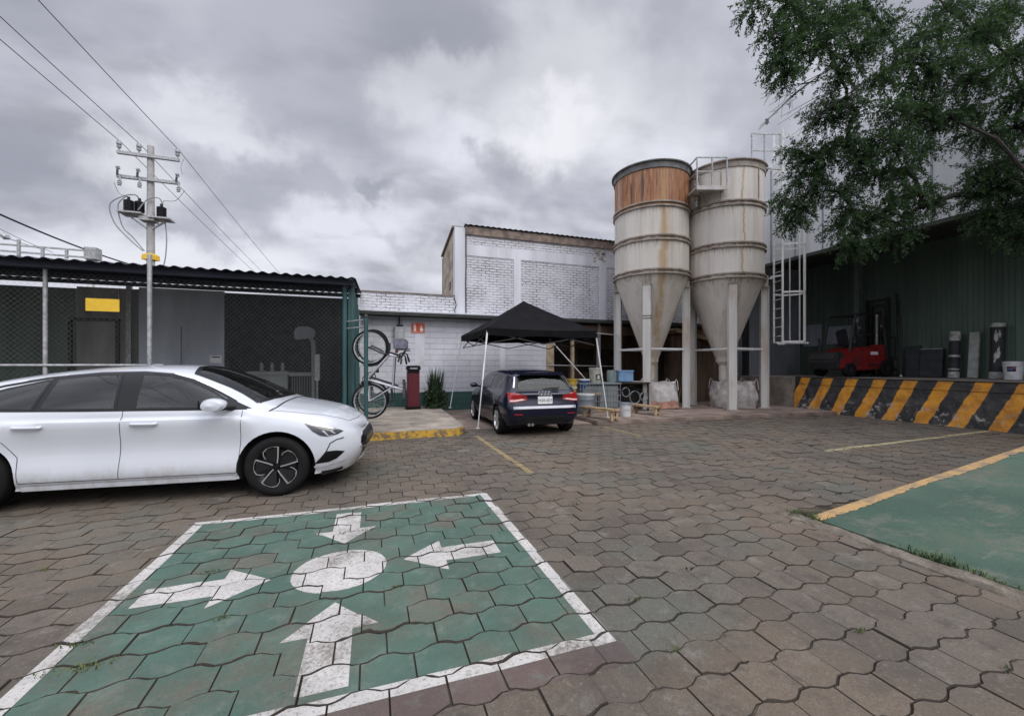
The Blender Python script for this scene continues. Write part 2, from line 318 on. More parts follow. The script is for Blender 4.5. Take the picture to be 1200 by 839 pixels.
# ------------------------------------------------------------------ mesh builder
class MB:
    def __init__(s): s.v = []; s.f = []; s.mi = []; s.cur = 0
    def add(s, vs, fs):
        o = len(s.v); s.v += [Vector(p) for p in vs]
        for f in fs: s.f.append([i+o for i in f]); s.mi.append(s.cur)
        return s
    def box(s, c, size, rot=None):
        hx, hy, hz = size[0]/2, size[1]/2, size[2]/2
        P = [Vector((x,y,z)) for z in (-hz,hz) for y in (-hy,hy) for x in (-hx,hx)]
        if rot is not None: P = [rot @ p for p in P]
        c = Vector(c)
        return s.add([p+c for p in P], [(0,2,3,1),(4,5,7,6),(0,1,5,4),(2,6,7,3),(0,4,6,2),(1,3,7,5)])
    def b2(s, a, b):
        return s.box([(a[i]+b[i])/2 for i in range(3)], [abs(b[i]-a[i]) for i in range(3)])
    def bar(s, p, q, w, h=None, up=(0,0,1)):
        h = h or w; p, q = Vector(p), Vector(q); t = (q-p); L = t.length; t.normalize()
        up = Vector(up)
        if abs(t.dot(up)) > .98: up = Vector((0,1,0)) if abs(t.y) < .9 else Vector((1,0,0))
        x = up.cross(t).normalized(); y = t.cross(x)
        rot = Matrix((x, y, t)).transposed()
        return s.box((p+q)/2, (w, h, L), rot)
    def tube(s, pts, r, n=8, cap=True):
        pts = [Vector(p) for p in pts]; N = len(pts)
        rs = r if isinstance(r, (list, tuple)) else [r]*N
        t0 = (pts[1]-pts[0]).normalized()
        ref = Vector((0,0,1)) if abs(t0.z) < .9 else Vector((1,0,0))
        x = ref.cross(t0).normalized(); vs = []
        for i, p in enumerate(pts):
            t = (pts[min(i+1,N-1)]-pts[max(i-1,0)]).normalized()
            x = (x - t*x.dot(t)).normalized(); y = t.cross(x)
            for k in range(n):
                a = 2*math.pi*k/n; vs.append(p + (x*math.cos(a)+y*math.sin(a))*rs[i])
        fs = [(i*n+k, i*n+(k+1)%n, (i+1)*n+(k+1)%n, (i+1)*n+k) for i in range(N-1) for k in range(n)]
        if cap: fs += [tuple(range(n-1,-1,-1)), tuple((N-1)*n+k for k in range(n))]
        return s.add(vs, fs)
    def cyl(s, p, q, r, n=16, r2=None): return s.tube([p, q], [r, r2 if r2 is not None else r], n)
    def lathe(s, prof, n=32, mat=None, close=False):
        mat = mat or Matrix.Identity(4); vs = []; m = len(prof)
        for k in range(n):
            a = 2*math.pi*k/n
            for (r, z) in prof: vs.append(mat @ Vector((r*math.cos(a), r*math.sin(a), z)))
        fs = []
        for k in range(n):
            k2 = (k+1) % n
            for i in range(m-1 + (1 if close else 0)):
                i2 = (i+1) % m
                fs.append((k*m+i, k2*m+i, k2*m+i2, k*m+i2))
        return s.add(vs, fs)
    def prism(s, poly, h0, h1, mat=None):
        """poly in local xy, extruded h0..h1 along z, then transformed"""
        mat = mat or Matrix.Identity(4); n = len(poly)
        vs = [mat @ Vector((x,y,h)) for h in (h0,h1) for x,y in poly]
        fs = [tuple(range(n-1,-1,-1)), tuple(range(n,2*n))] + [(i,(i+1)%n,(i+1)%n+n,i+n) for i in range(n)]
        return s.add(vs, fs)
    def quad(s, *p): return s.add(p, [tuple(range(len(p)))])
    def build(s, name, mat, parent=None, local=False, smooth=False, bevel=0., base=None, recalc=True, seg=2):
        off = Vector((0,0,0))
        if parent is not None and not local: off = parent.location.copy()
        elif parent is None:
            if base is not None: off = Vector(base)
            else:
                xs = [p.x for p in s.v]; ys = [p.y for p in s.v]; zs = [p.z for p in s.v]
                off = Vector(((min(xs)+max(xs))/2, (min(ys)+max(ys))/2, min(zs)))
        me = bpy.data.meshes.new(name)
        me.from_pydata([tuple(p-off) for p in s.v], [], s.f)
        mats = mat if isinstance(mat, (list, tuple)) else [mat]
        for m in mats: me.materials.append(m)
        if len(mats) > 1: me.polygons.foreach_set('material_index', s.mi)
        if recalc or bevel:
            bm = bmesh.new(); bm.from_mesh(me)
            bmesh.ops.remove_doubles(bm, verts=bm.verts, dist=1e-5) if smooth else None
            if recalc: bmesh.ops.recalc_face_normals(bm, faces=bm.faces)
            if bevel:
                es = [e for e in bm.edges if len(e.link_faces) == 2 and e.calc_face_angle(0) > .5]
                bmesh.ops.bevel(bm, geom=es, offset=bevel, segments=seg, affect='EDGES', clamp_overlap=True)
            bm.to_mesh(me); bm.free()
        if smooth:
            me.polygons.foreach_set('use_smooth', [True]*len(me.polygons))
            me.set_sharp_from_angle(angle=R(38))
        o = bpy.data.objects.new(name, me); COL.objects.link(o)
        if parent is not None: o.parent = parent
        else: o.location = off
        return o

def tag(o, label=None, cat=None, group=None, kind=None):
    if label: o['label'] = label
    if cat: o['category'] = cat
    if group: o['group'] = group
    if kind: o['kind'] = kind
    return o
def thing(name, label, cat, loc=(0,0,0), rotz=0, group=None):
    o = bpy.data.objects.new(name, None); COL.objects.link(o); o.empty_display_size = .2
    o.location = loc; o.rotation_euler = (0,0,rotz)
    return tag(o, label, cat, group)
def text_obj(name, body, size, mat, parent, mw, ext=.001, align='CENTER'):
    cu = bpy.data.curves.new(name, 'FONT'); cu.body = body; cu.size = size; cu.align_x = align; cu.align_y = 'CENTER'; cu.extrude = ext
    tmp = bpy.data.objects.new(name+'_tmp', cu); COL.objects.link(tmp)
    bpy.context.view_layer.update()
    me = bpy.data.meshes.new_from_object(tmp.evaluated_get(bpy.context.evaluated_depsgraph_get()))
    COL.objects.unlink(tmp); bpy.data.objects.remove(tmp)
    me.materials.clear(); me.materials.append(mat)
    o = bpy.data.objects.new(name, me); COL.objects.link(o)
    if parent: o.parent = parent
    o.matrix_local = mw
    return o
# ------------------------------------------------------------------ camera, world, sun
cam = bpy.data.cameras.new('camera'); co = bpy.data.objects.new('camera', cam); COL.objects.link(co)
cam.sensor_width = 36; cam.lens = 36*480/1200; cam.clip_end = 2000; cam.clip_start = .05
cam.shift_y = 8.5/1200
co.location = (0,0,CAMH); co.rotation_euler = (R(90), 0, -YAW); SC.camera = co

def world():
    w = bpy.data.worlds.new('World'); SC.world = w; w.use_nodes = True
    t = w.node_tree; n = t.nodes; L = t.links.new
    bg = n['Background']
    sky = n.new('ShaderNodeTexSky'); sky.sky_type = 'NISHITA'; sky.sun_disc = False
    sky.sun_elevation = R(43); sky.sun_rotation = R(SUN_ROT); sky.air_density = 1.; sky.dust_density = 3.
    tc = n.new('ShaderNodeTexCoord')
    sx = n.new('ShaderNodeSeparateXYZ'); L(tc.outputs['Generated'], sx.inputs[0])
    def mth(op, a, b=0., c=0.):
        m = n.new('ShaderNodeMath'); m.operation = op
        for i, v in enumerate((a, b, c)):
            if hasattr(v, 'is_output'): L(v, m.inputs[i])
            else: m.inputs[i].default_value = v
        return m.outputs[0]
    z = mth('MAXIMUM', sx.outputs[2], 0.0)
    zz = mth('ADD', z, .42)
    cx = n.new('ShaderNodeCombineXYZ'); L(mth('DIVIDE', sx.outputs[0], zz), cx.inputs[0]); L(mth('DIVIDE', sx.outputs[1], zz), cx.inputs[1])
    def noise(scale, detail, rough, loc, sc=(1,1,1), dist=0.):
        mp = n.new('ShaderNodeMapping'); L(cx.outputs[0], mp.inputs[0]); mp.inputs['Location'].default_value = loc
        mp.inputs['Scale'].default_value = sc
        mp.inputs['Rotation'].default_value = (0,0,YAW)
        x = n.new('ShaderNodeTexNoise'); L(mp.outputs[0], x.inputs['Vector'])
        x.inputs['Scale'].default_value = scale; x.inputs['Detail'].default_value = detail; x.inputs['Roughness'].default_value = rough
        x.inputs['Distortion'].default_value = dist
        return x.outputs['Fac']
    def ramp(f, lo, hi, a, b):
        m = n.new('ShaderNodeMapRange'); m.interpolation_type = 'SMOOTHSTEP'; L(f, m.inputs[0])
        for k, v in zip((1,2,3,4), (lo,hi,a,b)): m.inputs[k].default_value = v
        return m.outputs[0]
    def mix(f, a, b, bl='MIX'):
        m = n.new('ShaderNodeMix'); m.data_type = 'RGBA'; m.blend_type = bl
        if hasattr(f, 'is_output'): L(f, m.inputs[0])
        else: m.inputs[0].default_value = f
        for s, v in ((m.inputs[6], a), (m.inputs[7], b)):
            if hasattr(v, 'is_output'): L(v, s)
            else: s.default_value = (*v, 1)
        return m.outputs[2]
    big = noise(1.9, 4, .48, CL1, (.75,1,1), .1)
    mid = noise(4.2, 5, .5, CL2, (.6,1,1), .1)
    wisp = noise(6.0, 5, .5, CL3, (.5,1,1), .1)
    f = mth('ADD', mth('MULTIPLY', big, .5), mth('MULTIPLY', mid, .5))
    f = ramp(f, .39, .60, 0, 1)
    cl = mix(f, (.345,.355,.415), (.71,.725,.80))
    cl = mix(ramp(wisp, .53, .70, 0, .55), cl, (.30,.305,.345))
    # cloud banks and thin gaps: soft lobes broken up by the noise
    def vm(op, a_, b_):
        m = n.new('ShaderNodeVectorMath'); m.operation = op
        for s_, v_ in ((m.inputs[0], a_), (m.inputs[1], b_)):
            if hasattr(v_, 'is_output'): L(v_, s_)
            else: s_.default_value = v_
        return m.outputs['Value'] if op in ('LENGTH','DOT_PRODUCT') else m.outputs[0]
    dn = n.new('ShaderNodeTexNoise'); L(tc.outputs['Generated'], dn.inputs['Vector']); dn.inputs['Scale'].default_value = 4.5; dn.inputs['Detail'].default_value = 6; dn.inputs['Roughness'].default_value = .58
    warp = vm('MULTIPLY', vm('SUBTRACT', dn.outputs['Color'], (.5,.5,.5)), (.34,.34,.34))
    dirw = vm('ADD', tc.outputs['Generated'], warp)
    def lobe(px, py, r, sq, amt):
        c = (at(px, py, 1) - Vector((0,0,CAMH))).normalized()
        dd = vm('LENGTH', vm('MULTIPLY', vm('SUBTRACT', dirw, tuple(c)), (1,1,sq)), (0,0,0))
        return ramp(dd, r*.30, r, amt, 0)
    for (px, py, r, sq, amt) in ((370,60,.34,1.2,.65),(230,235,.22,2.6,.6),(350,225,.20,2.8,.6),(595,190,.12,2.2,.75),(440,212,.08,2.6,.7),(60,215,.25,2.0,.55),(480,268,.10,3.,.4),(60,30,.22,1.5,.4),(760,40,.24,1.5,.5),(840,60,.18,2.0,.35)):
        cl = mix(lobe(px,py,r,sq,amt), cl, (.295,.305,.365))
    for (px, py, r, sq, amt) in ((655,120,.26,1.3,.5),(645,165,.12,1.4,.8),(830,110,.22,1.5,.2),(130,190,.16,2.4,.6),(500,110,.14,1.8,.4),(250,150,.14,2.2,.35),(560,290,.28,3.2,.4),(250,310,.3,3.5,.35)):
        cl = mix(lobe(px,py,r,sq,amt), cl, (.84,.845,.89))
    # overcast: brighter overhead and on the side away from the buildings
    back = vm('DOT_PRODUCT', tc.outputs['Generated'], (-SA,-CA,.25))
    zen = mth('ADD', mth('ADD', mth('MULTIPLY', ramp(z, .70, .97, 0, 1), ZEN), 1.0), mth('MULTIPLY', mth('MULTIPLY', ramp(back, -.05, .75, 0, 1), ramp(z, .10, .45, 0, 1)), BACK))
    s2 = n.new('ShaderNodeVectorMath'); s2.operation = 'SCALE'; L(cl, s2.inputs[0]); L(zen, s2.inputs['Scale'])
    # below the horizon: dull ground colour
    skm = n.new('ShaderNodeVectorMath'); skm.operation = 'SCALE'; L(sky.outputs[0], skm.inputs[0]); skm.inputs['Scale'].default_value = .06
    out = mix(.93, skm.outputs[0], s2.outputs[0])
    out = mix(ramp(sx.outputs[2], -.06, 0.0, 0, 1), (.035,.032,.028), out)
    L(out, bg.inputs['Color']); bg.inputs['Strength'].default_value = 1.06
SUN_ROT = 150; ZEN = 2.4; BACK = 1.7
CL1 = (2.3, 1.2, 0); CL2 = (.4, 5.1, 0); CL3 = (7.7, 3.1, 0)
world()
sl = bpy.data.lights.new('sun', 'SUN'); sl.energy = 1.2; sl.angle = R(35); sl.color = (1,.96,.91)
so = bpy.data.objects.new('sun', sl); COL.objects.link(so)
# sun stands behind the cloud, high over the yard
so.rotation_euler = (R(47), 0, R(180-SUN_ROT+0)); so.location = (0,0,30)
vs = SC.view_settings; vs.view_transform = 'Standard'; vs.look = 'None'; vs.gamma = 1; vs.exposure = .12
SC.render.use_motion_blur = False

# ------------------------------------------------------------------ ground, paving
gm = MB(); gm.box((0,0,-.10), (900,900,.10)); tag(gm.build('ground', M['ground'], base=(0,0,-.05)), kind='structure')

PW, PH, PA = .262, .2165, .0185
X0, Y0 = 1.385, 1.78
def clip(poly, c):
    """Sutherland-Hodgman: 2D poly by convex counter-clockwise c"""
    out = poly
    for i in range(len(c)):
        ax, ay = c[i]; bx, by = c[(i+1) % len(c)]
        inp, out = out, []
        if not inp: break
        def side(p): return (bx-ax)*(p[1]-ay) - (by-ay)*(p[0]-ax)
        for j in range(len(inp)):
            p, q = inp[j], inp[(j+1) % len(inp)]
            sp, sq = side(p), side(q)
            if sp >= 0: out.append(p)
            if (sp >= 0) != (sq >= 0):
                t = sp/(sp-sq); out.append((p[0]+t*(q[0]-p[0]), p[1]+t*(q[1]-p[1])))
    return out
def rect(x0, y0, x1, y1): return [(x0,y0),(x1,y0),(x1,y1),(x0,y1)]
SQ = (-1.585, 1.93, 1.262, 4.66)
CX, CY = -.22, 3.26
def arrow(ang):
    c, s = math.cos(ang), math.sin(ang)
    def tr(p): return (CX + p[0]*c - p[1]*s, CY + p[0]*s + p[1]*c)
    # pointing to the centre: tip at .45, tail at 1.2
    return [[tr(p) for p in ((.45,0),(.76,-.255),(.76,.255))], [tr(p) for p in ((.76,-.115),(1.20,-.115),(1.20,.115),(.76,.115))]]
circ = [(CX + .325*math.cos(2*math.pi*k/28), CY + .315*math.sin(2*math.pi*k/28)) for k in range(28)]
BW = .085
markings = [
    ('painted_square', 'paint_green', [rect(*SQ)], .0012, None),
    ('painted_border', 'paint_white', [rect(SQ[0],SQ[1],SQ[2],SQ[1]+BW), rect(SQ[0],SQ[3]-BW,SQ[2],SQ[3]), rect(SQ[0],SQ[1]+BW,SQ[0]+BW,SQ[3]-BW), rect(SQ[2]-BW,SQ[1]+BW,SQ[2],SQ[3]-BW)], .0024, None),
    ('painted_arrow', 'paint_white', arrow(0), .0024, 'white arrow at the right pointing to the circle'),
    ('painted_arrow', 'paint_white', arrow(math.pi/2), .0024, 'white arrow nearest the white car pointing to the circle'),
    ('painted_arrow', 'paint_white', arrow(math.pi), .0024, 'white arrow at the left pointing to the circle'),
    ('painted_arrow', 'paint_white', arrow(-math.pi/2), .0024, 'large white arrow at the near edge pointing to the circle'),
    ('painted_circle', 'paint_white', [circ], .0024, None),
    ('painted_strip', 'paint_mauve', [rect(SQ[0]-.1,SQ[1]-.16,SQ[2]+.02,SQ[1])], .0012, None),
    ('painted_line', 'paint_yellow', [rect(2.05,5.3,2.14,8.45)], .0012, 'faded yellow bay line beside the sidewalk corner'),
    ('painted_line', 'paint_yellow', [rect(5.32,7.3,5.42,8.75)], .0012, 'faded yellow bay line right of the navy car'),
    ('painted_line', 'paint_bay', [[(7.5,4.96),(13.3,5.28),(13.3,5.38),(7.5,5.06)]], .0012, 'thin yellow bay line running to the striped dock'),
]
def apron_edge(x): return 9.05 - .055*(x-5.5)
def make_paving():
    v, f, rn = [], [], []
    mk = [([], [], []) for _ in markings]
    NS = 8
    xs = [-.5 + i/NS for i in range(NS+1)]
    def wav(x): return max(-1., min(1., 1.28*math.cos(2*math.pi*x)))
    g = .0021
    prof = [(x*PW, -PA*wav(x)) for x in xs] + [(x*PW, PH + PA*wav(x)) for x in reversed(xs)]
    cxy = (0, PH/2)
    def scaled(k):
        kx = 1-2*(k*.85)/PW; ky = 1-2*k/PH
        return [((x-cxy[0])*kx, (y-cxy[1])*ky) for x, y in prof]
    outer, inner = scaled(g), scaled(g+.0034)
    n = len(prof)
    rows = range(int((-1.2-Y0)/PH), int((9.6-Y0)/PH)+1)
    for j in rows:
        off = X0 + PW/2 + (PW/2 if j % 2 else 0)
        for i in range(-46, 49):
            px = off + i*PW; py = Y0 + (j+.5)*PH
            if px < -10.5 or px > 13.55: continue
            if px < 1.95 and py > 8.62 and px > -.35: continue
            if px <= -.35 and py > 8.95: continue
            if px > 3.9 and py < 3.02: continue
            if px > 1.9 and py > apron_edge(px)-.1 and px > 5.3: continue
            wob = .0035 if py < 9 else .002
            tx, ty, tz = random.gauss(0,.009), random.gauss(0,.009), max(-.0025, random.gauss(0,wob))
            r = min(1, max(0, random.gauss(.45,.25)))
            o = len(v)
            def zz(x, y): return tz + tx*x + ty*y
            jx = [(random.gauss(0,.0007), random.gauss(0,.0016)) for _ in inner]
            if random.random() < .35:
                kk = random.randrange(n); x_, y_ = inner[kk]; jx[kk] = (-x_*random.uniform(.02,.07), -(y_)*random.uniform(.04,.13))
            inn = [(x+a_, y+b_) for (x, y), (a_, b_) in zip(inner, jx)]
            for x, y in inn: v.append((px+x, py+y, zz(x,y)))
            for (x, y), (a_, b_) in zip(outer, jx): v.append((px+x+a_*.6, py+y+b_*.6, zz(x,y)-.009))
            for x, y in outer: v.append((px+x, py+y, -.04))
            f.append(tuple(range(o, o+n))); rn.append(r)
            for k in range(n):
                k2 = (k+1) % n
                f.append((o+n+k, o+n+k2, o+k2, o+k)); rn.append(-.5)
                f.append((o+2*n+k, o+2*n+k2, o+n+k2, o+n+k)); rn.append(-1.)
            top = [(px+x, py+y) for x, y in inn]
            for q, (nm, mt, polys, lift, lb) in enumerate(markings):
                for c in polys:
                    if px+.2 < min(p[0] for p in c) or px-.2 > max(p[0] for p in c) or py+.2 < min(p[1] for p in c) or py-.2 > max(p[1] for p in c): continue
                    cl = clip(top, c)
                    if len(cl) >= 3:
                        oo = len(mk[q][0])
                        mk[q][0].extend((x, y, zz(x-px, y-py)+lift) for x, y in cl)
                        mk[q][1].append(tuple(range(oo, oo+len(cl)))); mk[q][2].append(r)
    def mesh(name, v, f, rn, mat, parent=None):
        me = bpy.data.meshes.new(name); me.from_pydata(v, [], f); me.materials.append(mat)
        a = me.attributes.new('rnd', 'FLOAT', 'FACE'); a.data.foreach_set('value', rn)
        o = bpy.data.objects.new(name, me); COL.objects.link(o); o.parent = parent; return o
    pv = mesh('paving', v, f, rn, M['paver']); tag(pv, kind='structure')
    for (nm, mt, polys, lift, lb), (a, b, c) in zip(markings, mk):
        o = mesh(nm, a, b, c, M[mt], pv)
        if lb: o['label'] = lb
    # sand in the joints: high where it has washed in, low where it is gone
    from mathutils import noise as mn
    nx, ny = 480, 228; jv, jf = [], []
    for i in range(nx+1):
        for k in range(ny+1):
            x = -10.7+24.3*i/nx; y = -1.5+11.4*k/ny
            h = -.010 + .009*mn.fractal(Vector((x*.9,y*.9,1.3)), .6, 2.1, 4)
            h += .008*max(0., min(1., (x-3.0)/3.5))*max(0., min(1., (y-3.2)/2.5))
            jv.append((x, y, max(-.015, min(-.0058+.003*max(0., min(1., (x-3.0)/3.5))*max(0., min(1., (y-3.2)/2.5)), h))))
    for i in range(nx):
        for k in range(ny):
            q = i*(ny+1)+k; jf.append((q, q+ny+1, q+ny+2, q+1))
    jm = bpy.data.meshes.new('joint_sand'); jm.from_pydata(jv, [], jf); jm.materials.append(M['joint']); jm.polygons.foreach_set('use_smooth', [True]*len(jf))
    jo = bpy.data.objects.new('joint_sand', jm); COL.objects.link(jo); jo.parent = pv
make_paving()

# sidewalk in front of the low building, with a yellow kerb
def sidewalk():
    h = .17
    pts = [(-.42,8.62),(1.45,8.62)] + [(1.45+.5*math.sin(a), 9.12-.5*math.cos(a)) for a in [R(15*k) for k in range(1,6)]] + [(1.95,9.12),(2.05,13.58),(-.42,13.58)]
    m = MB(); m.prism(pts, -.04, h)
    sw = m.build('sidewalk', M['sidewalk'], base=(0,0,0), bevel=.02); tag(sw, kind='structure')
    # kerb paint follows the edge 3 mm proud
    edge = pts[:8]; k = MB()
    for a, b in zip(edge[:-1], edge[1:]):
        d = (Vector(b)-Vector(a)).normalized(); nn = Vector((d.y, -d.x))*.004
        k.quad((a[0]+nn.x,a[1]+nn.y,-.01),(b[0]+nn.x,b[1]+nn.y,-.01),(b[0]+nn.x,b[1]+nn.y,h-.018),(a[0]+nn.x,a[1]+nn.y,h-.018))
    k.build('kerb_paint', M['kerb_yellow'], sw, local=True, recalc=False)
    c = MB(); c.quad((.8,9.35,h+.003),(1.15,9.35,h+.003),(1.15,9.62,h+.003),(.8,9.62,h+.003)); c.build('drain_cover', M['concrete'], sw, local=True)
    # cracks
    cr = MB()
    for (x,y,dx,n) in ((.05,9.6,.13,9),(-.1,10.6,.15,11),(.6,11.4,.12,9)):
        q = [(x,y)]
        for i in range(n): q.append((q[-1][0]+dx*random.uniform(.6,1.2), q[-1][1]+random.uniform(-.06,.06)))
        for a,b in zip(q[:-1],q[1:]): cr.quad((a[0],a[1]-.006,h+.002),(b[0],b[1]-.006,h+.002),(b[0],b[1]+.006,h+.002),(a[0],a[1]+.006,h+.002))
    cr.build('crack', M['joint'], sw, local=True)
sidewalk()
# apron slab below the silos
def apron():
    z = .09; m = MB()
    xs = [5.35 + i*(13.49-5.35)/12 for i in range(13)]
    pts = [(x, apron_edge(x)+random.uniform(-.03,.03)) for x in xs] + [(13.49,13.4),(5.35,13.4)]
    m.prism(pts, -.04, z); tag(m.build('apron', M['apron'], base=(0,0,0), bevel=.03), kind='structure')
    m = MB(); m.b2((2.06,9.3,-.04),(5.34,13.55,.012)); tag(m.build('bay_floor', M['apron'], base=(0,0,0)), kind='structure')
    m = MB(); m.b2((5.36,13.42,-.04),(13.4,17,.085)); tag(m.build('store_floor', M['apron'], base=(0,0,0)), kind='structure')
    m = MB(); m.b2((-10.5,9.0,-.04),(-.44,13.6,.02)); tag(m.build('compound_floor', M['concrete'], base=(0,0,0)), kind='structure')
apron()
# ramp up to the dock
RS = .1145
def ramp():
    m = MB(); y0, y1 = -8., 2.86; x0, x1 = 4.08, 13.48
    nx = 24
    def z(x): return (x-x0)*RS + .012
    vs, fs = [], []
    for i in range(nx+1):
        x = x0+(x1-x0)*i/nx
        for y in (y0,y1): vs += [(x,y,z(x)),(x,y,-.04)]
    for i in range(nx):
        a = i*4; b = a+4
        fs += [(a,b,b+2,a+2),(a+2,b+2,b+3,a+3),(a,a+1,b+1,b)]
    fs += [(0,2,3,1), (nx*4, nx*4+1, nx*4+3, nx*4+2)]
    m.add(vs, fs); rp = m.build('ramp', M['ramp_green'], base=(0,0,0)); tag(rp, kind='structure')
    e = MB(); 
    ne = 220; wj = [.105+random.gauss(0,.007)+.012*math.sin(i*.13)+(-.035*random.random() if random.random() < .12 else 0) for i in range(ne+1)]
    for i in range(ne):
        xa = x0+(x1-x0)*i/ne; xb = x0+(x1-x0)*(i+1)/ne
        e.quad((xa,y1-wj[i],z(xa)+.004),(xb,y1-wj[i+1],z(xb)+.004),(xb,y1+.002,z(xb)+.004),(xa,y1+.002,z(xa)+.004))
        e.quad((xa,y1+.003,z(xa)+.004),(xb,y1+.003,z(xb)+.004),(xb,y1+.003,-.03),(xa,y1+.003,-.03))
    e.build('painted_edge', M['ramp_yellow'], rp, local=True, recalc=False)
    # rough concrete kerb strip along the foot of the ramp
    k = MB(); N = 150
    vs = []; fs = []
    for i in range(N+1):
        y = 3.05 - i*(9.)/N
        for (x, zz) in ((3.86,-.03),(3.87,.012),(3.90,.028),(3.99,.030),(4.02,.022),(4.03,-.03)):
            vs.append((x+random.uniform(-.012,.012)+.018*math.sin(y*5.3)+.012*math.sin(y*17+x), y, zz+random.uniform(-.007,.007)-.008*max(0,math.sin(y*3.1))))
    for i in range(N):
        for j in range(5): fs.append((i*6+j, i*6+j+1, i*6+6+j+1, i*6+6+j))
    fs.append((0,1,2,3,4,5)); k.add(vs, fs)
    tag(k.build('kerb_strip', M['kerb_rough'], base=(0,0,0), smooth=True), kind='structure')
    j = MB(); j.quad((3.6,-6,-.012),(4.2,-6,-.012),(4.2,3.15,-.012),(3.6,3.15,-.012)); tag(j.build('gutter_soil', M['joint'], base=(0,0,0)), kind='structure')
ramp()
# grass in the ramp gutter
def tuft(pts, n, h, name, label):
    m = MB()
    for _ in range(n):
        c = random.choice(pts); x = c[0]+random.gauss(0,c[2]); y = c[1]+random.gauss(0,c[3])
        a = random.uniform(0,6.28); L = h*random.uniform(.4,1.2); bend = random.uniform(.3,1.0)*L
        d = Vector((math.cos(a),math.sin(a),0)); s = Vector((-d.y,d.x,0))*.0035
        p0 = Vector((x,y,.0)); p1 = p0+d*bend*.35+Vector((0,0,L*.6)); p2 = p0+d*bend+Vector((0,0,L*.85))
        m.add([p0-s,p0+s,p1+s*.8,p1-s*.8,p2], [(0,1,2,3),(3,2,4)])
    o = m.build(name, M['grass'], recalc=False); tag(o, label, 'grass', kind='stuff')
tuft([(4.0,2.95,.05,.03),(4.04,2.8,.03,.05)], 150, .085, 'grass_tuft', 'grass tuft at the corner of the green ramp by its yellow edge')
tuft([(4.05,1.95,.03,.10),(4.06,1.85,.05,.06),(4.05,1.7,.02,.12)], 230, .085, 'grass_tuft', 'longer grass tuft growing along the lower edge of the green ramp')
wp_ = []
for _ in range(46):
    j_ = random.randrange(-4, 22); x_ = random.uniform(-4, 6); y_ = Y0+j_*PH + random.uniform(-.015,.015)
    if not (x_ > 3.7 and y_ < 3.1): wp_.append((x_, y_, random.uniform(.012,.05), .008))
tuft(wp_, 520, .028, 'joint_weeds', 'sparse tiny weeds sprouting from the joints of the paving')
tuft([(-1.42,2.62,.10,.012),(-1.5,2.83,.05,.012),(-1.36,2.6,.05,.02)], 90, .022, 'joint_weeds', 'patch of moss and weeds at the left border of the painted square')
tuft([(4.045,2.4,.012,.35),(4.045,1.4,.012,.3)], 170, .03, 'gutter_weeds', 'low weeds in the gap between ramp and concrete strip')
# ------------------------------------------------------------------ cars
def cr(p0, p1, p2, p3, t):
    return 0.5*((2*p1) + (p2-p0)*t + (2*p0-5*p1+4*p2-p3)*t*t + (3*p1-p0-3*p2+p3)*t*t*t)
def spline_rows(rows, k):
    """catmull-rom through rows of vectors (list of lists), k steps per span"""
    out = []; N = len(rows)
    for i in range(N-1):
        a, b, c, d = rows[max(i-1,0)], rows[i], rows[i+1], rows[min(i+2,N-1)]
        for s in range(k):
            t = s/k
            out.append([cr(a[j], b[j], c[j], d[j], t) for j in range(len(b))])
    out.append(list(rows[-1])); return out
def skin(rows, kx=5, kc=3):
    """rows: control net back to front, each row from bottom centre round the side to top centre -> closed body mesh data"""
    net = spline_rows([[Vector(p) for p in r] for r in rows], kx)
    net = [[q[0] for q in spline_rows([[p] for p in r], kc)] for r in net]
    nr, nc = len(net), len(net[0]); vs = []; fs = []
    for r in net:
        for j, p in enumerate(r):
            if j in (0, nc-1): p.y = 0
            vs.append(p)
        for j in range(1, nc-1): vs.append(Vector((r[j].x, -r[j].y, r[j].z)))
    w = nc + nc - 2
    def li(i, j): return i*w + (j if j in (0, nc-1) else nc + j - 1)
    def ri(i, j): return i*w + j
    for i in range(nr-1):
        for j in range(nc-1):
            fs.append((ri(i,j), ri(i+1,j), ri(i+1,j+1), ri(i,j+1)))
            fs.append((li(i,j+1), li(i+1,j+1), li(i+1,j), li(i,j)))
    for i, fl in ((0, False), (nr-1, True)):
        for j in range(nc-1):
            q = [ri(i,j), ri(i,j+1), li(i,j+1), li(i,j)]
            q = list(dict.fromkeys(q))
            fs.append(tuple(reversed(q)) if fl else tuple(q))
    return vs, fs

SIDE = Matrix(((1,0,0,0),(0,0,1,0),(0,1,0,0),(0,0,0,1)))      # drawing x,z extruded along y
REAR = Matrix(((0,0,1,0),(1,0,0,0),(0,1,0,0),(0,0,0,1)))      # drawing y,z extruded along x
def shrink(poly, d=.004):
    cx = sum(q[0] for q in poly)/len(poly); cy = sum(q[1] for q in poly)/len(poly); out = []
    for x, y in poly:
        L = math.hypot(x-cx, y-cy); k = max(.5, (L-d*1.25)/L); out.append((cx+(x-cx)*k, cy+(y-cy)*k))
    return out
def cabin_holes(panes, profile, hw, floor, top, rear=None):
    H = []
    m = MB(); m.prism(profile, -hw, hw, SIDE); H.append(m)
    for q in panes:
        m = MB(); m.prism(shrink(q), -1.2, 1.2, SIDE); H.append(m)
    m = MB(); m.prism(shrink(top, .006), floor, 2.2); H.append(m)
    if rear: m = MB(); m.prism(shrink(rear), -2.4, -1.2, REAR); H.append(m)
    return H
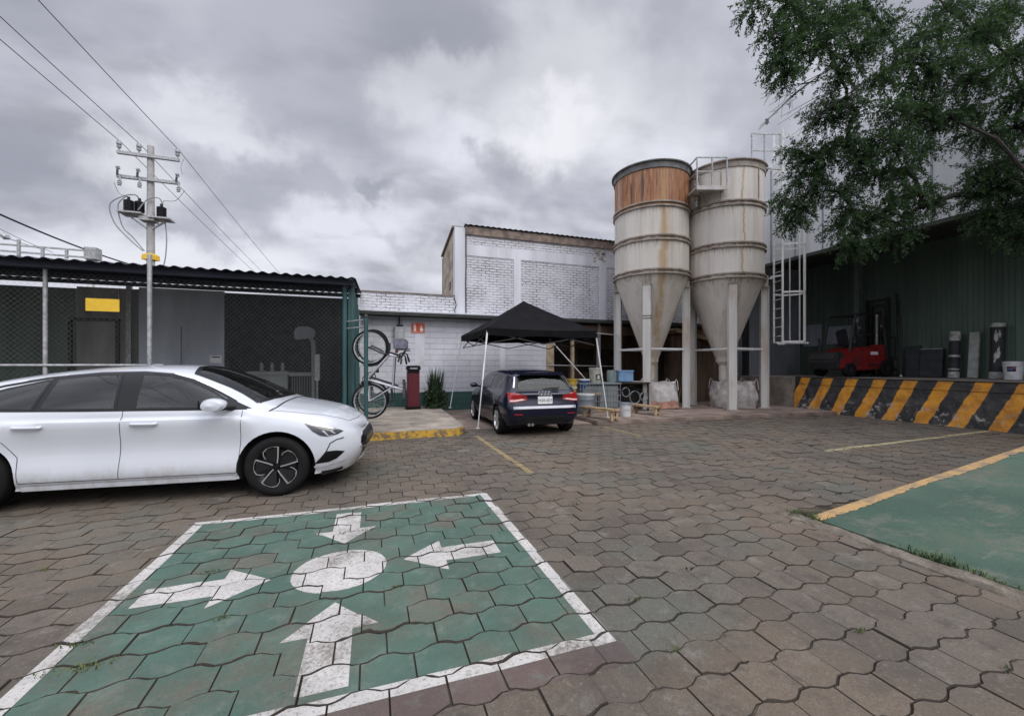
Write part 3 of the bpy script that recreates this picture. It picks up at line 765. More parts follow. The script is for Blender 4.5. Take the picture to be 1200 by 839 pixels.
def cabin(c, fx, rx, z0, sy_drive, w, wheel_x):
    for y in (-.37,.37):
        m = MB(); m.bar((fx,y,z0-.25),(fx-.17,y,z0+.27),.46,.12,(0,1,0)); m.box((fx+.2,y,z0-.22),(.5,.48,.14)); s_ = m.build('seat', M['seat_cloth'], c.root, local=True, bevel=.04)
        m = MB(); m.box((fx-.20,y,z0+.375),(.10,.26,.17)); m.build('headrest', M['seat_cloth'], s_, local=True, bevel=.035)
    m = MB(); m.bar((rx,0,z0-.22),(rx-.16,0,z0+.20),w*2,.12,(0,1,0)); s_ = m.build('rear_bench', M['seat_cloth'], c.root, local=True, bevel=.03)
    for y in (-.36,.36):
        m = MB(); m.box((rx-.18,y,z0+.27),(.09,.24,.13)); m.build('headrest', M['seat_cloth'], s_, local=True, bevel=.03)
    m = MB(); t = Matrix.Translation((wheel_x,sy_drive*.37,z0+.02)) @ Matrix.Rotation(R(-65),4,'Y')
    m.lathe([(.175+.016*math.cos(a),.016*math.sin(a)) for a in [R(60*i) for i in range(6)]], 24, t, close=True); m.box((wheel_x,sy_drive*.37,z0+.02),(.06,.30,.05)); m.build('steering_wheel', M['saddle'], c.root, local=True, smooth=True)
    m = MB(); m.box((wheel_x+.28,0,z0+.01),(.12,w*2,.10)); m.build('dashboard', M['cabin'], c.root, local=True, bevel=.04)
    m = MB(); m.box((wheel_x+.02,0,z0+.33),(.02,.22,.06)); m.build('inner_mirror', M['rubber'], c.root, local=True, bevel=.01)
class Car:
    def __init__(s, name, label, cat, loc, rz, rows, axles, wr, tread, paint, arch, kx=5, kc=3, holes=()):
        s.root = thing(name, label, cat, loc, rz); s.paint = paint
        vs, fs = skin(rows, kx, kc)
        me = bpy.data.meshes.new('body'); me.from_pydata([tuple(v) for v in vs], [], fs)
        bm = bmesh.new(); bm.from_mesh(me); bmesh.ops.recalc_face_normals(bm, faces=bm.faces)
        s.bvh = BVHTree.FromBMesh(bm); bm.to_mesh(me); bm.free()
        me.materials.append(paint); me.materials.append(M['under'])
        body = bpy.data.objects.new('body', me); COL.objects.link(body)
        # cut the wheel arches
        cut = MB()
        for ax in axles:
            for sy in (1,-1):
                mat = Matrix.Translation((ax, sy*(tread-.22), wr)) @ Matrix.Rotation(R(-90*sy), 4, 'X')
                cut.lathe([(0,0),(arch,0),(arch,.6),(0,.6)], 40, mat)
        cm = MB.build(cut, 'cutter', M['under'], local=True, base=(0,0,0))
        md = body.modifiers.new('b', 'BOOLEAN'); md.object = cm; md.operation = 'DIFFERENCE'; md.solver = 'EXACT'
        try: md.material_mode = 'TRANSFER'
        except Exception: pass
        tmp = [cm]
        for h in holes:
            hc = h.build('cutter', M['cabin'], local=True, base=(0,0,0)); tmp.append(hc)
            md = body.modifiers.new('h', 'BOOLEAN'); md.object = hc; md.operation = 'DIFFERENCE'; md.solver = 'EXACT'
            try: md.material_mode = 'TRANSFER'
            except Exception: pass
        bpy.context.view_layer.update()
        ev = bpy.data.meshes.new_from_object(body.evaluated_get(bpy.context.evaluated_depsgraph_get()))
        for q_ in tmp: bpy.data.objects.remove(q_)
        bpy.data.objects.remove(body)
        ev.polygons.foreach_set('use_smooth', [True]*len(ev.polygons)); ev.set_sharp_from_angle(angle=R(35))
        ui = [i for i, m in enumerate(ev.materials) if m == M['under']][0]
        for p in ev.polygons:
            if p.center.z < .23 and p.normal.z < -.7: p.material_index = ui
            for ax in axles:
                for sy in (1,-1):
                    c = p.center
                    if (c.x-ax)**2+(c.z-wr)**2 < (arch+.004)**2 and abs(c.y) > tread-.24 and (abs(p.normal.y) < .35 or abs(c.y) < tread-.2): p.material_index = ui
        s.body = bpy.data.objects.new('body', ev); COL.objects.link(s.body); s.body.parent = s.root
        s.wr = wr; s.axles = axles; s.tread = tread
    def hit(s, o, d):
        h = s.bvh.ray_cast(Vector(o), Vector(d).normalized())
        return h[0], h[1]
    # frames: map a 2D drawing to a ray
    def fr(s, kind, side=1):
        if kind == 'side': return lambda u, v: (Vector((u, side*3, v)), Vector((0,-side,0)))
        if kind == 'top': return lambda u, v: (Vector((u, v*side, 4)), Vector((0,0,-1)))
        if kind == 'front': return lambda u, v: (Vector((5, u*side, v)), Vector((-1,0,0)))
        if kind == 'rear': return lambda u, v: (Vector((-5, u*side, v)), Vector((1,0,0)))
        if kind == 'corner':  # 45 degrees across the front corner
            d = Vector((-1, -side*.9, 0)).normalized()
            return lambda u, v: (Vector((u, side*.9, v)) - d*2, d)
        if kind == 'rcorner':
            d = Vector((1, -side*.55, 0)).normalized()
            return lambda u, v: (Vector((-1.9, side*u, v)) - d*2, d)
    def patch(s, name, poly, frame, mat, off=.003, cell=.05, thick=.012, parent=None):
        area = sum(poly[i][0]*poly[(i+1)%len(poly)][1]-poly[(i+1)%len(poly)][0]*poly[i][1] for i in range(len(poly)))
        if area < 0: poly = poly[::-1]
        u0, u1 = min(p[0] for p in poly), max(p[0] for p in poly); v0, v1 = min(p[1] for p in poly), max(p[1] for p in poly)
        idx = {}; vs = []; ns = []; fs = []
        def vid(p):
            k = (round(p[0],5), round(p[1],5))
            if k in idx: return idx[k]
            o, d = frame(*p); h, n = s.hit(o, d)
            if h is None: idx[k] = None; return None
            if n.dot(d) > 0: n = -n
            idx[k] = len(vs); vs.append(h); ns.append(n); return idx[k]
        nu = max(1, math.ceil((u1-u0)/cell)); nv = max(1, math.ceil((v1-v0)/cell))
        for i in range(nu):
            for j in range(nv):
                q = rect(u0+(u1-u0)*i/nu, v0+(v1-v0)*j/nv, u0+(u1-u0)*(i+1)/nu, v0+(v1-v0)*(j+1)/nv)
                c = clip(list(poly), q)   # clip drawing by the cell (cell is convex)
                ded = []
                for p in c:
                    if not ded or (abs(p[0]-ded[-1][0])+abs(p[1]-ded[-1][1])) > 1e-5: ded.append(p)
                if len(ded) < 3: continue
                ids = [vid(p) for p in ded]
                if None in ids: continue
                ids = list(dict.fromkeys(ids))
                if len(ids) >= 3: fs.append(tuple(ids))
        # smooth normals
        nn = [n.copy() for n in ns]
        for f in fs:
            avg = sum((ns[i] for i in f), Vector())
            for i in f: nn[i] += avg*.5
        m = MB(); top = [v + n.normalized()*off for v, n in zip(vs, nn)]
        m.add(top, fs)
        cnt = {}
        for f in fs:
            for a, b in zip(f, f[1:]+f[:1]): cnt[(a,b)] = 1
        bd = [(a,b) for (a,b) in cnt if (b,a) not in cnt]
        bot = [t - n.normalized()*thick for t, n in zip(top, nn)]
        for a, b in bd: m.add([top[a],bot[a],bot[b],top[b]], [(0,1,2,3)])
        o = m.build(name, mat, s.root if parent is None else parent, local=True, smooth=True, recalc=True)
        return o
    def seam(s, m, pts, frame, w=.006, off=.0015, step=.03):
        P = []
        for a, b in zip(pts[:-1], pts[1:]):
            L = math.hypot(b[0]-a[0], b[1]-a[1]); n = max(1, int(L/step))
            for i in range(n): P.append((a[0]+(b[0]-a[0])*i/n, a[1]+(b[1]-a[1])*i/n))
        P.append(pts[-1]); H = []
        for p in P:
            o, d = frame(*p); h, n = s.hit(o, d)
            if h is None: continue
            if n.dot(d) > 0: n = -n
            H.append((h, n))
        vs = []
        for i, (h, n) in enumerate(H):
            t = H[min(i+1,len(H)-1)][0]-H[max(i-1,0)][0]; sd = n.cross(t).normalized()*w/2
            vs += [h+n*off-sd, h+n*off+sd]
        m.add(vs, [(2*i,2*i+1,2*i+3,2*i+2) for i in range(len(H)-1)])
    def wheel(s, ax, sy, rim_fn, rr, width=.21, steer=0):
        mat = Matrix.Translation((ax, sy*s.tread, s.wr)) @ Matrix.Rotation(steer, 4, 'Z') @ Matrix.Rotation(R(-90*sy), 4, 'X')
        w = bpy.data.objects.new('wheel', None); COL.objects.link(w); w.parent = s.root; w.empty_display_size = .1
        w.matrix_local = mat   # local z points outward
        r = s.wr; hw = width
        t = MB(); t.lathe([(rr-.012,0.0),(rr+.012,.006),(rr+.035,.010),(r-.03,.004),(r-.008,-.012),(r,-.035),(r,-hw+.035),(r-.02,-hw+.005),(rr,-hw)], 56)
        t.build('tyre', M['rubber'], w, local=True, smooth=True)
        rim_fn(w, rr, sy)
        return w

def rim_hooks(w, rr, sy):
    b = MB(); b.lathe([(0,-.055),(rr*.75,-.06),(rr-.03,-.03),(rr-.012,-.004),(rr,-.002),(rr,-.19),(0,-.19)], 48)
    b.build('rim', M['black_alloy'], w, local=True, smooth=True)
    sp = MB()  # five dark spokes
    e = MB()
    for k in range(5):
        a0 = 2*math.pi*k/5 + .33
        def P(r, a, z): return Vector((r*math.cos(a0+a*sy), r*math.sin(a0+a*sy), z))
        L = rr-.018
        sp.add([P(.045,-.5,-.03),P(.045,.5,-.03),P(L,.10,-.012),P(L,-.62,-.012), P(.045,-.5,-.05),P(.045,.5,-.05),P(L,.10,-.04),P(L,-.62,-.04)], [(0,1,2,3),(4,7,6,5),(0,4,5,1),(1,5,6,2),(2,6,7,3),(3,7,4,0)])
        # machined edge: out along the spoke, then back round the rim
        path = [(.04,.25,.011),(.10,.17,.012),(.17,.12,.013),(L+.004,.10,.015)]
        arc = [(L+.004,.10,.014),(L+.008,-.15,.010),(L+.006,-.40,.009),(L-.01,-.66,.008),(L-.05,-.80,.007),(L-.085,-.86,.004)]
        for seq in (path, arc):
            for (r1,a1,w1),(r2,a2,w2) in zip(seq[:-1], seq[1:]):
                p, q = P(r1,a1,-.004), P(r2,a2,-.004)
                d = (q-p).normalized(); n = Vector((-d.y,d.x,0))
                z = Vector((0,0,-.012))
                e.add([p-n*w1/2,p+n*w1/2,q+n*w2/2,q-n*w2/2,p-n*w1/2+z,p+n*w1/2+z,q+n*w2/2+z,q-n*w2/2+z],[(0,1,2,3),(4,7,6,5),(0,4,5,1),(1,5,6,2),(2,6,7,3),(3,7,4,0)])
    sp.build('spoke', M['black_alloy'], w, local=True); e.build('spoke_edge', M['alloy'], w, local=True)
    h = MB(); h.lathe([(0,-.012),(.026,-.014),(.032,-.022),(.034,-.04),(0,-.04)], 20); h.build('hub_cap', M['gloss_black'], w, local=True, smooth=True)

def rim_multi(w, rr, sy):
    b = MB(); b.lathe([(0,-.07),(rr*.7,-.075),(rr-.03,-.04),(rr-.014,-.002),(rr,-.001),(rr,-.17),(0,-.17)], 40)
    b.cur = 0; b.build('rim', M['alloy'], w, local=True, smooth=True)
    d = MB(); d.lathe([(0,-.062),(rr-.035,-.062),(rr-.04,-.068),(0,-.069)], 32); d.build('brake', M['dark_steel'], w, local=True)
    e = MB()
    for k in range(5):
        a0 = 2*math.pi*k/5
        for da in (-.16,.16):
            p = Vector((.03*math.cos(a0),.03*math.sin(a0),-.02)); q = Vector(((rr-.012)*math.cos(a0+da),(rr-.012)*math.sin(a0+da),-.008))
            e.bar(p, q, .030, .030, (0,0,1))
    e.build('spoke', M['alloy'], w, local=True)
    h = MB(); h.lathe([(0,.0),(.03,-.004),(.045,-.02),(0,-.04)], 20); h.build('hub_cap', M['alloy'], w, local=True, smooth=True)

# ---- white fastback sedan
def row(x, zb, side, top):
    """side: 7 points (y,z) from the floor edge up to the belt, top: 4 points then the centre z; x may be a 13-list"""
    pts = [(0,zb)] + side + top
    xs = x if isinstance(x, (list,tuple)) else [x]*13
    return [(xs[i], p[0], p[1]) for i, p in enumerate(pts)]
def sd(w, zb=.20, zbelt=.985, wb=.86, k=1.):
    return [(w-.13,zb),(w-.035,zb+.045),(w+.006,.36),(w-.028,.60),(w+.007,.862),(w-.030,.912),(wb,zbelt)]
def white_car():
    rows = [
        row([-2.34,-2.32,-2.33,-2.38,-2.40,-2.40,-2.39,-2.36,-2.36,-2.36,-2.36,-2.36,-2.36], .34, [(.45,.34),(.55,.36),(.60,.46),(.62,.62),(.60,.78),(.59,.88),(.56,.94)], [(.50,.98),(.44,1.0),(.36,1.015),(.2,1.02),(0,1.025)]),
        row([-2.28,-2.22,-2.22,-2.28,-2.32,-2.32,-2.31,-2.29,-2.28,-2.28,-2.28,-2.28,-2.28], .26, [(.62,.26),(.72,.30),(.79,.44),(.81,.62),(.79,.80),(.76,.91),(.72,.97)], [(.66,1.005),(.58,1.03),(.46,1.045),(.25,1.055),(0,1.06)]),
        row(-2.05, .22, [(.72,.22),(.83,.27),(.885,.42),(.90,.62),(.885,.82),(.845,.94),(.80,1.0)], [(.72,1.04),(.63,1.07),(.52,1.095),(.28,1.115),(0,1.12)]),
        row(-1.70, .20, [(.78,.20),(.88,.25),(.915,.42),(.925,.62),(.915,.82),(.875,.95),(.83,1.01)], [(.76,1.08),(.67,1.145),(.57,1.19),(.3,1.225),(0,1.235)]),
        row(-1.34, .20, [(.79,.20),(.885,.25),(.918,.42),(.928,.62),(.918,.82),(.885,.94),(.85,1.005)], [(.785,1.10),(.69,1.215),(.59,1.285),(.32,1.33),(0,1.34)]),
        row(-.90, .20, sd(.912,.20,.995,.855), [(.79,1.13),(.695,1.285),(.60,1.365),(.33,1.41),(0,1.42)]),
        row(-.45, .20, sd(.905), [(.795,1.14),(.70,1.31),(.61,1.40),(.34,1.452),(0,1.462)]),
        row(.0, .20, sd(.905), [(.795,1.14),(.70,1.315),(.61,1.408),(.34,1.465),(0,1.477)]),
        row(.35, .20, sd(.905,.2,.98), [(.795,1.13),(.71,1.29),(.62,1.375),(.34,1.44),(0,1.455)]),
        row(.65, .20, sd(.907,.2,.975), [(.805,1.085),(.73,1.20),(.64,1.272),(.36,1.34),(0,1.358)]),
        row(.92, .20, sd(.912,.2,.965), [(.825,1.02),(.755,1.095),(.665,1.155),(.38,1.215),(0,1.235)]),
        row(1.15, .20, [(.785,.20),(.88,.25),(.914,.42),(.924,.62),(.914,.80),(.885,.895),(.845,.945)], [(.80,.972),(.745,1.00),(.66,1.04),(.40,1.095),(0,1.115)]),
        row(1.34, .20, [(.785,.20),(.88,.25),(.916,.42),(.928,.62),(.918,.78),(.885,.87),(.84,.918)], [(.785,.945),(.72,.965),(.63,.985),(.38,1.02),(0,1.035)]),
        row(1.60, .20, [(.78,.20),(.87,.25),(.912,.42),(.922,.60),(.908,.75),(.87,.835),(.82,.878)], [(.76,.905),(.69,.925),(.59,.945),(.34,.975),(0,.985)]),
        row([1.90,1.86,1.86,1.88,1.90,1.90,1.90,1.90,1.90,1.90,1.90,1.90,1.90], .20, [(.70,.20),(.80,.24),(.862,.40),(.872,.56),(.855,.70),(.815,.775),(.765,.815)], [(.70,.842),(.63,.86),(.53,.878),(.30,.902),(0,.91)]),
        row([2.10,2.04,2.05,2.09,2.11,2.10,2.08,2.07,2.07,2.07,2.08,2.09,2.10], .20, [(.60,.20),(.70,.23),(.765,.38),(.775,.52),(.75,.65),(.70,.715),(.65,.745)], [(.585,.77),(.51,.785),(.42,.798),(.24,.815),(0,.82)]),
        row([2.20,2.14,2.15,2.21,2.24,2.22,2.19,2.17,2.17,2.18,2.19,2.21,2.22], .22, [(.44,.22),(.54,.25),(.615,.38),(.62,.50),(.59,.61),(.55,.665),(.50,.69)], [(.44,.71),(.38,.722),(.31,.732),(.17,.745),(0,.75)]),
        row([2.22,2.18,2.19,2.26,2.30,2.285,2.25,2.22,2.22,2.23,2.24,2.26,2.27], .24, [(.26,.24),(.33,.27),(.40,.38),(.40,.48),(.37,.57),(.34,.62),(.31,.645)], [(.27,.662),(.23,.67),(.19,.677),(.10,.686),(0,.69)]),
    ]
    for r in rows:
        for i, p in enumerate(r):
            if p[0] > 1.55: r[i] = (1.55 + (p[0]-1.55)*.93, p[1], p[2])
            if p[0] < -.95: r[i] = (p[0]-.06, p[1], p[2])
    pf = [(-.03,1.004),(-.05,1.374),(.20,1.352),(.42,1.288),(.64,1.182),(.80,1.085),(.86,1.0)]
    pr = [(-.205,1.005),(-.86,1.013),(-.80,1.322),(-.47,1.366),(-.24,1.372)]
    pq = [(-.91,1.015),(-1.62,1.035),(-1.58,1.09),(-1.2,1.225),(-.85,1.312)]
    ws = [(1.10,-.715),(1.16,-.55),(1.21,-.3),(1.225,0),(1.21,.3),(1.16,.55),(1.10,.715),(.80,.64),(.42,.585),(.345,.30),(.33,0),(.345,-.30),(.42,-.585),(.80,-.64)]
    holes = cabin_holes((pf, pr, pq), [(-1.45,.60),(-1.50,1.04),(-1.2,1.18),(-.85,1.29),(-.4,1.365),(.05,1.375),(.35,1.33),(.62,1.20),(.62,.60)], .56, .985, ws)
    base = W(-4.24, 5.27, .0)
    c = Car('white_sedan', 'white fastback sedan parked along the left side of the yard', 'car', (base.x, base.y, .0), R(13.4)-YAW, rows, (1.34,-1.40), .332, .915, M['white_paint'], .398, 6, 4, holes)
    cabin(c, -.22, -1.02, .96, 1, .56, .55)
    c.root.scale = (1.02, 1.02, 1.02)
    for sy in (1,-1):
        S = c.fr('side', sy)
        # line of the window opening, then the panes
        band = [(-1.92,1.040),(-1.60,1.150),(-1.25,1.258),(-.88,1.337),(-.45,1.383),(-.05,1.392),(.22,1.368),(.45,1.30),(.68,1.19),(.90,1.065),(1.06,.985),(.9,.978),(.45,.985),(0,.993),(-.5,1.0),(-1.0,1.008),(-1.5,1.018)]
        c.patch('pillar_cover', [(-.028,1.0),(-.048,1.384),(-.242,1.384),(-.207,1.0)], S, M['gloss_black'], .004, .04)
        c.patch('pillar_cover', [(-.855,1.008),(-.797,1.335),(-.852,1.325),(-.915,1.010)], S, M['gloss_black'], .004, .04)
        c.patch('pillar_cover', [(-1.61,1.034),(-1.92,1.042),(-1.60,1.148),(-1.575,1.09)], S, M['gloss_black'], .004, .03)
        c.patch('pillar_cover', [(.86,.992),(1.06,.985),(.90,1.065),(.795,1.10)], S, M['gloss_black'], .004, .03)
        m = MB(); c.seam(m, [(-1.90,1.040),(-1.60,1.152),(-1.25,1.256),(-.88,1.334),(-.45,1.380),(-.05,1.389),(.22,1.366),(.45,1.297),(.68,1.187),(.90,1.060)], S, .030, .0035); c.seam(m, [(-1.9,1.036),(-1.5,1.022),(-1.0,1.010),(-.5,1.001),(0,.996),(.45,.990),(1.02,.985)], S, .022, .0035)
        m.build('window_seal', M['gloss_black'], c.root, local=True, recalc=False)
        c.patch('window', pf, S, M['glass'], .006, .04)
        c.patch('window', pr, S, M['glass'], .006, .04)
        c.patch('quarter_window', pq, S, M['glass'], .006, .04)
        m = MB()
        for q in (pf, pr, pq): c.seam(m, list(q)+[q[0]], S, .026, .0068)
        m.build('window_frame', M['gloss_black'], c.root, local=True, recalc=False)
        m = MB(); c.seam(m, [(-1.92,1.048),(-1.60,1.165),(-1.25,1.272),(-.88,1.350),(-.45,1.396),(-.05,1.405),(.22,1.382),(.45,1.314),(.68,1.204),(.92,1.073)], S, .013, .005)
        m.build('window_trim', M['chrome'], c.root, local=True, recalc=False)
        m = MB()
        c.seam(m, [(-.13,.992),(-.14,.55),(-.145,.36),(-.15,.29)], S)      # between doors
        c.seam(m, [(.985,.965),(.985,.7),(.965,.45),(.94,.29)], S)       # front edge of front door
        c.seam(m, [(-.98,.295),(-.37,.29),(.94,.29)], S, .007)
        c.seam(m, [(-1.46,1.01),(-1.42,.90),(-1.10,.70),(-.99,.55),(-.98,.295)], S)
        m.build('panel_gap', M['gap'], c.root, local=True, recalc=False)
        for (x, z) in ((.20,.855),(-.78,.85)):
            hm = MB(); o, d = S(x, z); h, n = c.hit(o, d); h2, _ = c.hit(*S(x-.23, z+.004))
            pts = [h+n*.003, h+n*.026+Vector((-.025,0,.002)), h+n*.032+Vector((-.11,0,.004)), h2+n*.026+Vector((.025,0,0)), h2+n*.003]
            sp = [q[0] for q in spline_rows([[p] for p in pts], 5)]
            hm.tube(sp, [.011]+[.016]*(len(sp)-2)+[.011], 8); hm.build('door_handle', M['white_paint'], c.root, local=True, smooth=True)
        sm = MB(); c.seam(sm, [(-.97,.235),(0,.232),(.93,.235)], S, .05, .012); sm.build('sill', M['white_paint'], c.root, local=True, recalc=False)
        sm = MB(); c.seam(sm, [(-.97,.20),(0,.20),(.93,.20)], S, .03, .006); sm.build('sill_trim', M['under'], c.root, local=True, recalc=False)
        # mirror: foot and shell
        mm = MB(); mm.tube([(.90,sy*.83,.99),(.84,sy*.90,1.0),(.79,sy*.97,1.02)], [.03,.024,.022], 8)
        mm.build('mirror_foot', M['gloss_black'], c.root, local=True, smooth=True)
        sh = MB(); P = []
        prof = [(0,0.001),(.03,.052),(.09,.075),(.16,.080),(.205,.062),(.222,.002)]
        for k in range(24):
            a = 2*math.pi*k/24
            for (l, r) in prof:
                ca = math.cos(a)
                P.append(Vector((.74 + r*(1.75 if ca > 0 else 1.25)*ca + .02, sy*(.90+l), 1.062 + r*.88*math.sin(a) - .01*l/.1)))
        n6 = len(prof)
        sh.add(P, [(k*n6+i, ((k+1)%24)*n6+i, ((k+1)%24)*n6+i+1, k*n6+i+1) for k in range(24) for i in range(n6-1)])
        mo = sh.build('mirror', M['white_paint'], c.root, local=True, smooth=True)
        g = MB(); g.box((.655,sy*1.005,1.055),(.012,.15,.085)); g.build('mirror_glass', M['glass'], mo, local=True)
        b = MB(); b.tube([(.86,sy*.93,1.0),(.78,sy*1.02,.992),(.72,sy*1.10,1.0)], [.014,.022,.010], 8); b.build('mirror_base', M['gloss_black'], mo, local=True, smooth=True)
        # front lamps and intakes on the corner
        C = c.fr('corner', sy)
        hl = c.patch('headlight', [(1.64,.802),(1.74,.800),(1.95,.760),(2.17,.688),(2.05,.660),(1.90,.642),(1.80,.660),(1.71,.715)], C, M['lamp_dark'], .005, .03)
        c.patch('light_strip', [(1.66,.798),(1.74,.794),(1.94,.755),(2.12,.698),(1.94,.735),(1.76,.772)], C, M['lamp_clear'], .008, .03, parent=hl)
        c.patch('lens', [(1.83,.715),(1.86,.717),(1.92,.655),(1.98,.658),(1.97,.650),(1.90,.648)], C, M['lamp_clear'], .008, .03, parent=hl)
        c.patch('lens', [(1.94,.708),(1.97,.706),(2.03,.668),(2.00,.668)], C, M['lamp_clear'], .008, .03, parent=hl)
        c.patch('air_intake', [(1.76,.335),(1.83,.42),(1.88,.475),(2.02,.475),(2.16,.455),(2.04,.375),(1.94,.345)], C, M['gloss_black'], .004, .03)
        m = MB(); c.seam(m, [(2.15,.615),(2.02,.60),(1.93,.565),(1.88,.475),(1.76,.335)], C, .012, .004); m.build('bumper_crease', M['gap'], c.root, local=True, recalc=False)
        m = MB(); c.seam(m, [(1.76,.305),(1.94,.320),(2.06,.345),(2.24,.37)], C, .026, .012); m.build('lip', M['white_paint'], c.root, local=True, recalc=False)
        m = MB(); c.seam(m, [(1.70,.205),(1.90,.212),(2.05,.225),(2.2,.25)], C, .05, .008); m.build('lower_trim', M['under'], c.root, local=True, recalc=False)
    F = c.fr('front')
    c.patch('grille', [(-.40,.625),(.40,.625),(.56,.575),(.60,.52),(.52,.41),(.40,.31),(-.40,.31),(-.52,.41),(-.60,.52),(-.56,.575)], F, M['gloss_black'], .005, .03)
    m = MB(); c.seam(m, [(-.62,.47),(-.45,.455),(0,.45),(.45,.455),(.62,.47)], F, .016, .012); m.build('grille_bar', M['chrome'], c.root, local=True, recalc=False)
    T = c.fr('top')
    c.patch('windscreen', ws, T, M['glass'], .004, .05)
    m = MB(); c.seam(m, ws+[ws[0]], T, .045, .0055); m.build('windscreen_frame', M['gloss_black'], c.root, local=True, recalc=False)
    m = MB(); m.tube([(1.23,-.45,1.088),(1.12,-.05,1.14),(1.04,.42,1.165)], .007, 6); m.build('wiper', M['rubber'], c.root, local=True)
    c.patch('rear_window', [(-2.06,-.50),(-1.96,-.60),(-1.41,-.55),(-1.26,-.40),(-1.23,0),(-1.26,.40),(-1.41,.55),(-1.96,.60),(-2.06,.50)], T, M['gloss_black'], .004, .06)
    m = MB(); c.seam(m, [(1.24,-.82),(1.29,-.70),(1.31,-.4),(1.315,0),(1.31,.4),(1.29,.70),(1.24,.82)], T, .02, .003); c.seam(m, [(1.24,.80),(1.6,.755),(1.90,.66),(2.05,.50),(2.11,.25),(2.12,0),(2.11,-.25),(2.05,-.50),(1.90,-.66),(1.6,-.755),(1.24,-.80)], T, .006, .002)
    m.build('bonnet_gap', M['gap'], c.root, local=True, recalc=False)
    for ax in c.axles:
        for sy in (1,-1): c.wheel(ax, sy, rim_hooks, .242, steer=0)
    c.patch('tail_lamp', [(-.68,.80),(.68,.80),(.70,.87),(-.70,.87)], c.fr('rear'), M['tail_red'], .006, .05)
white_car()

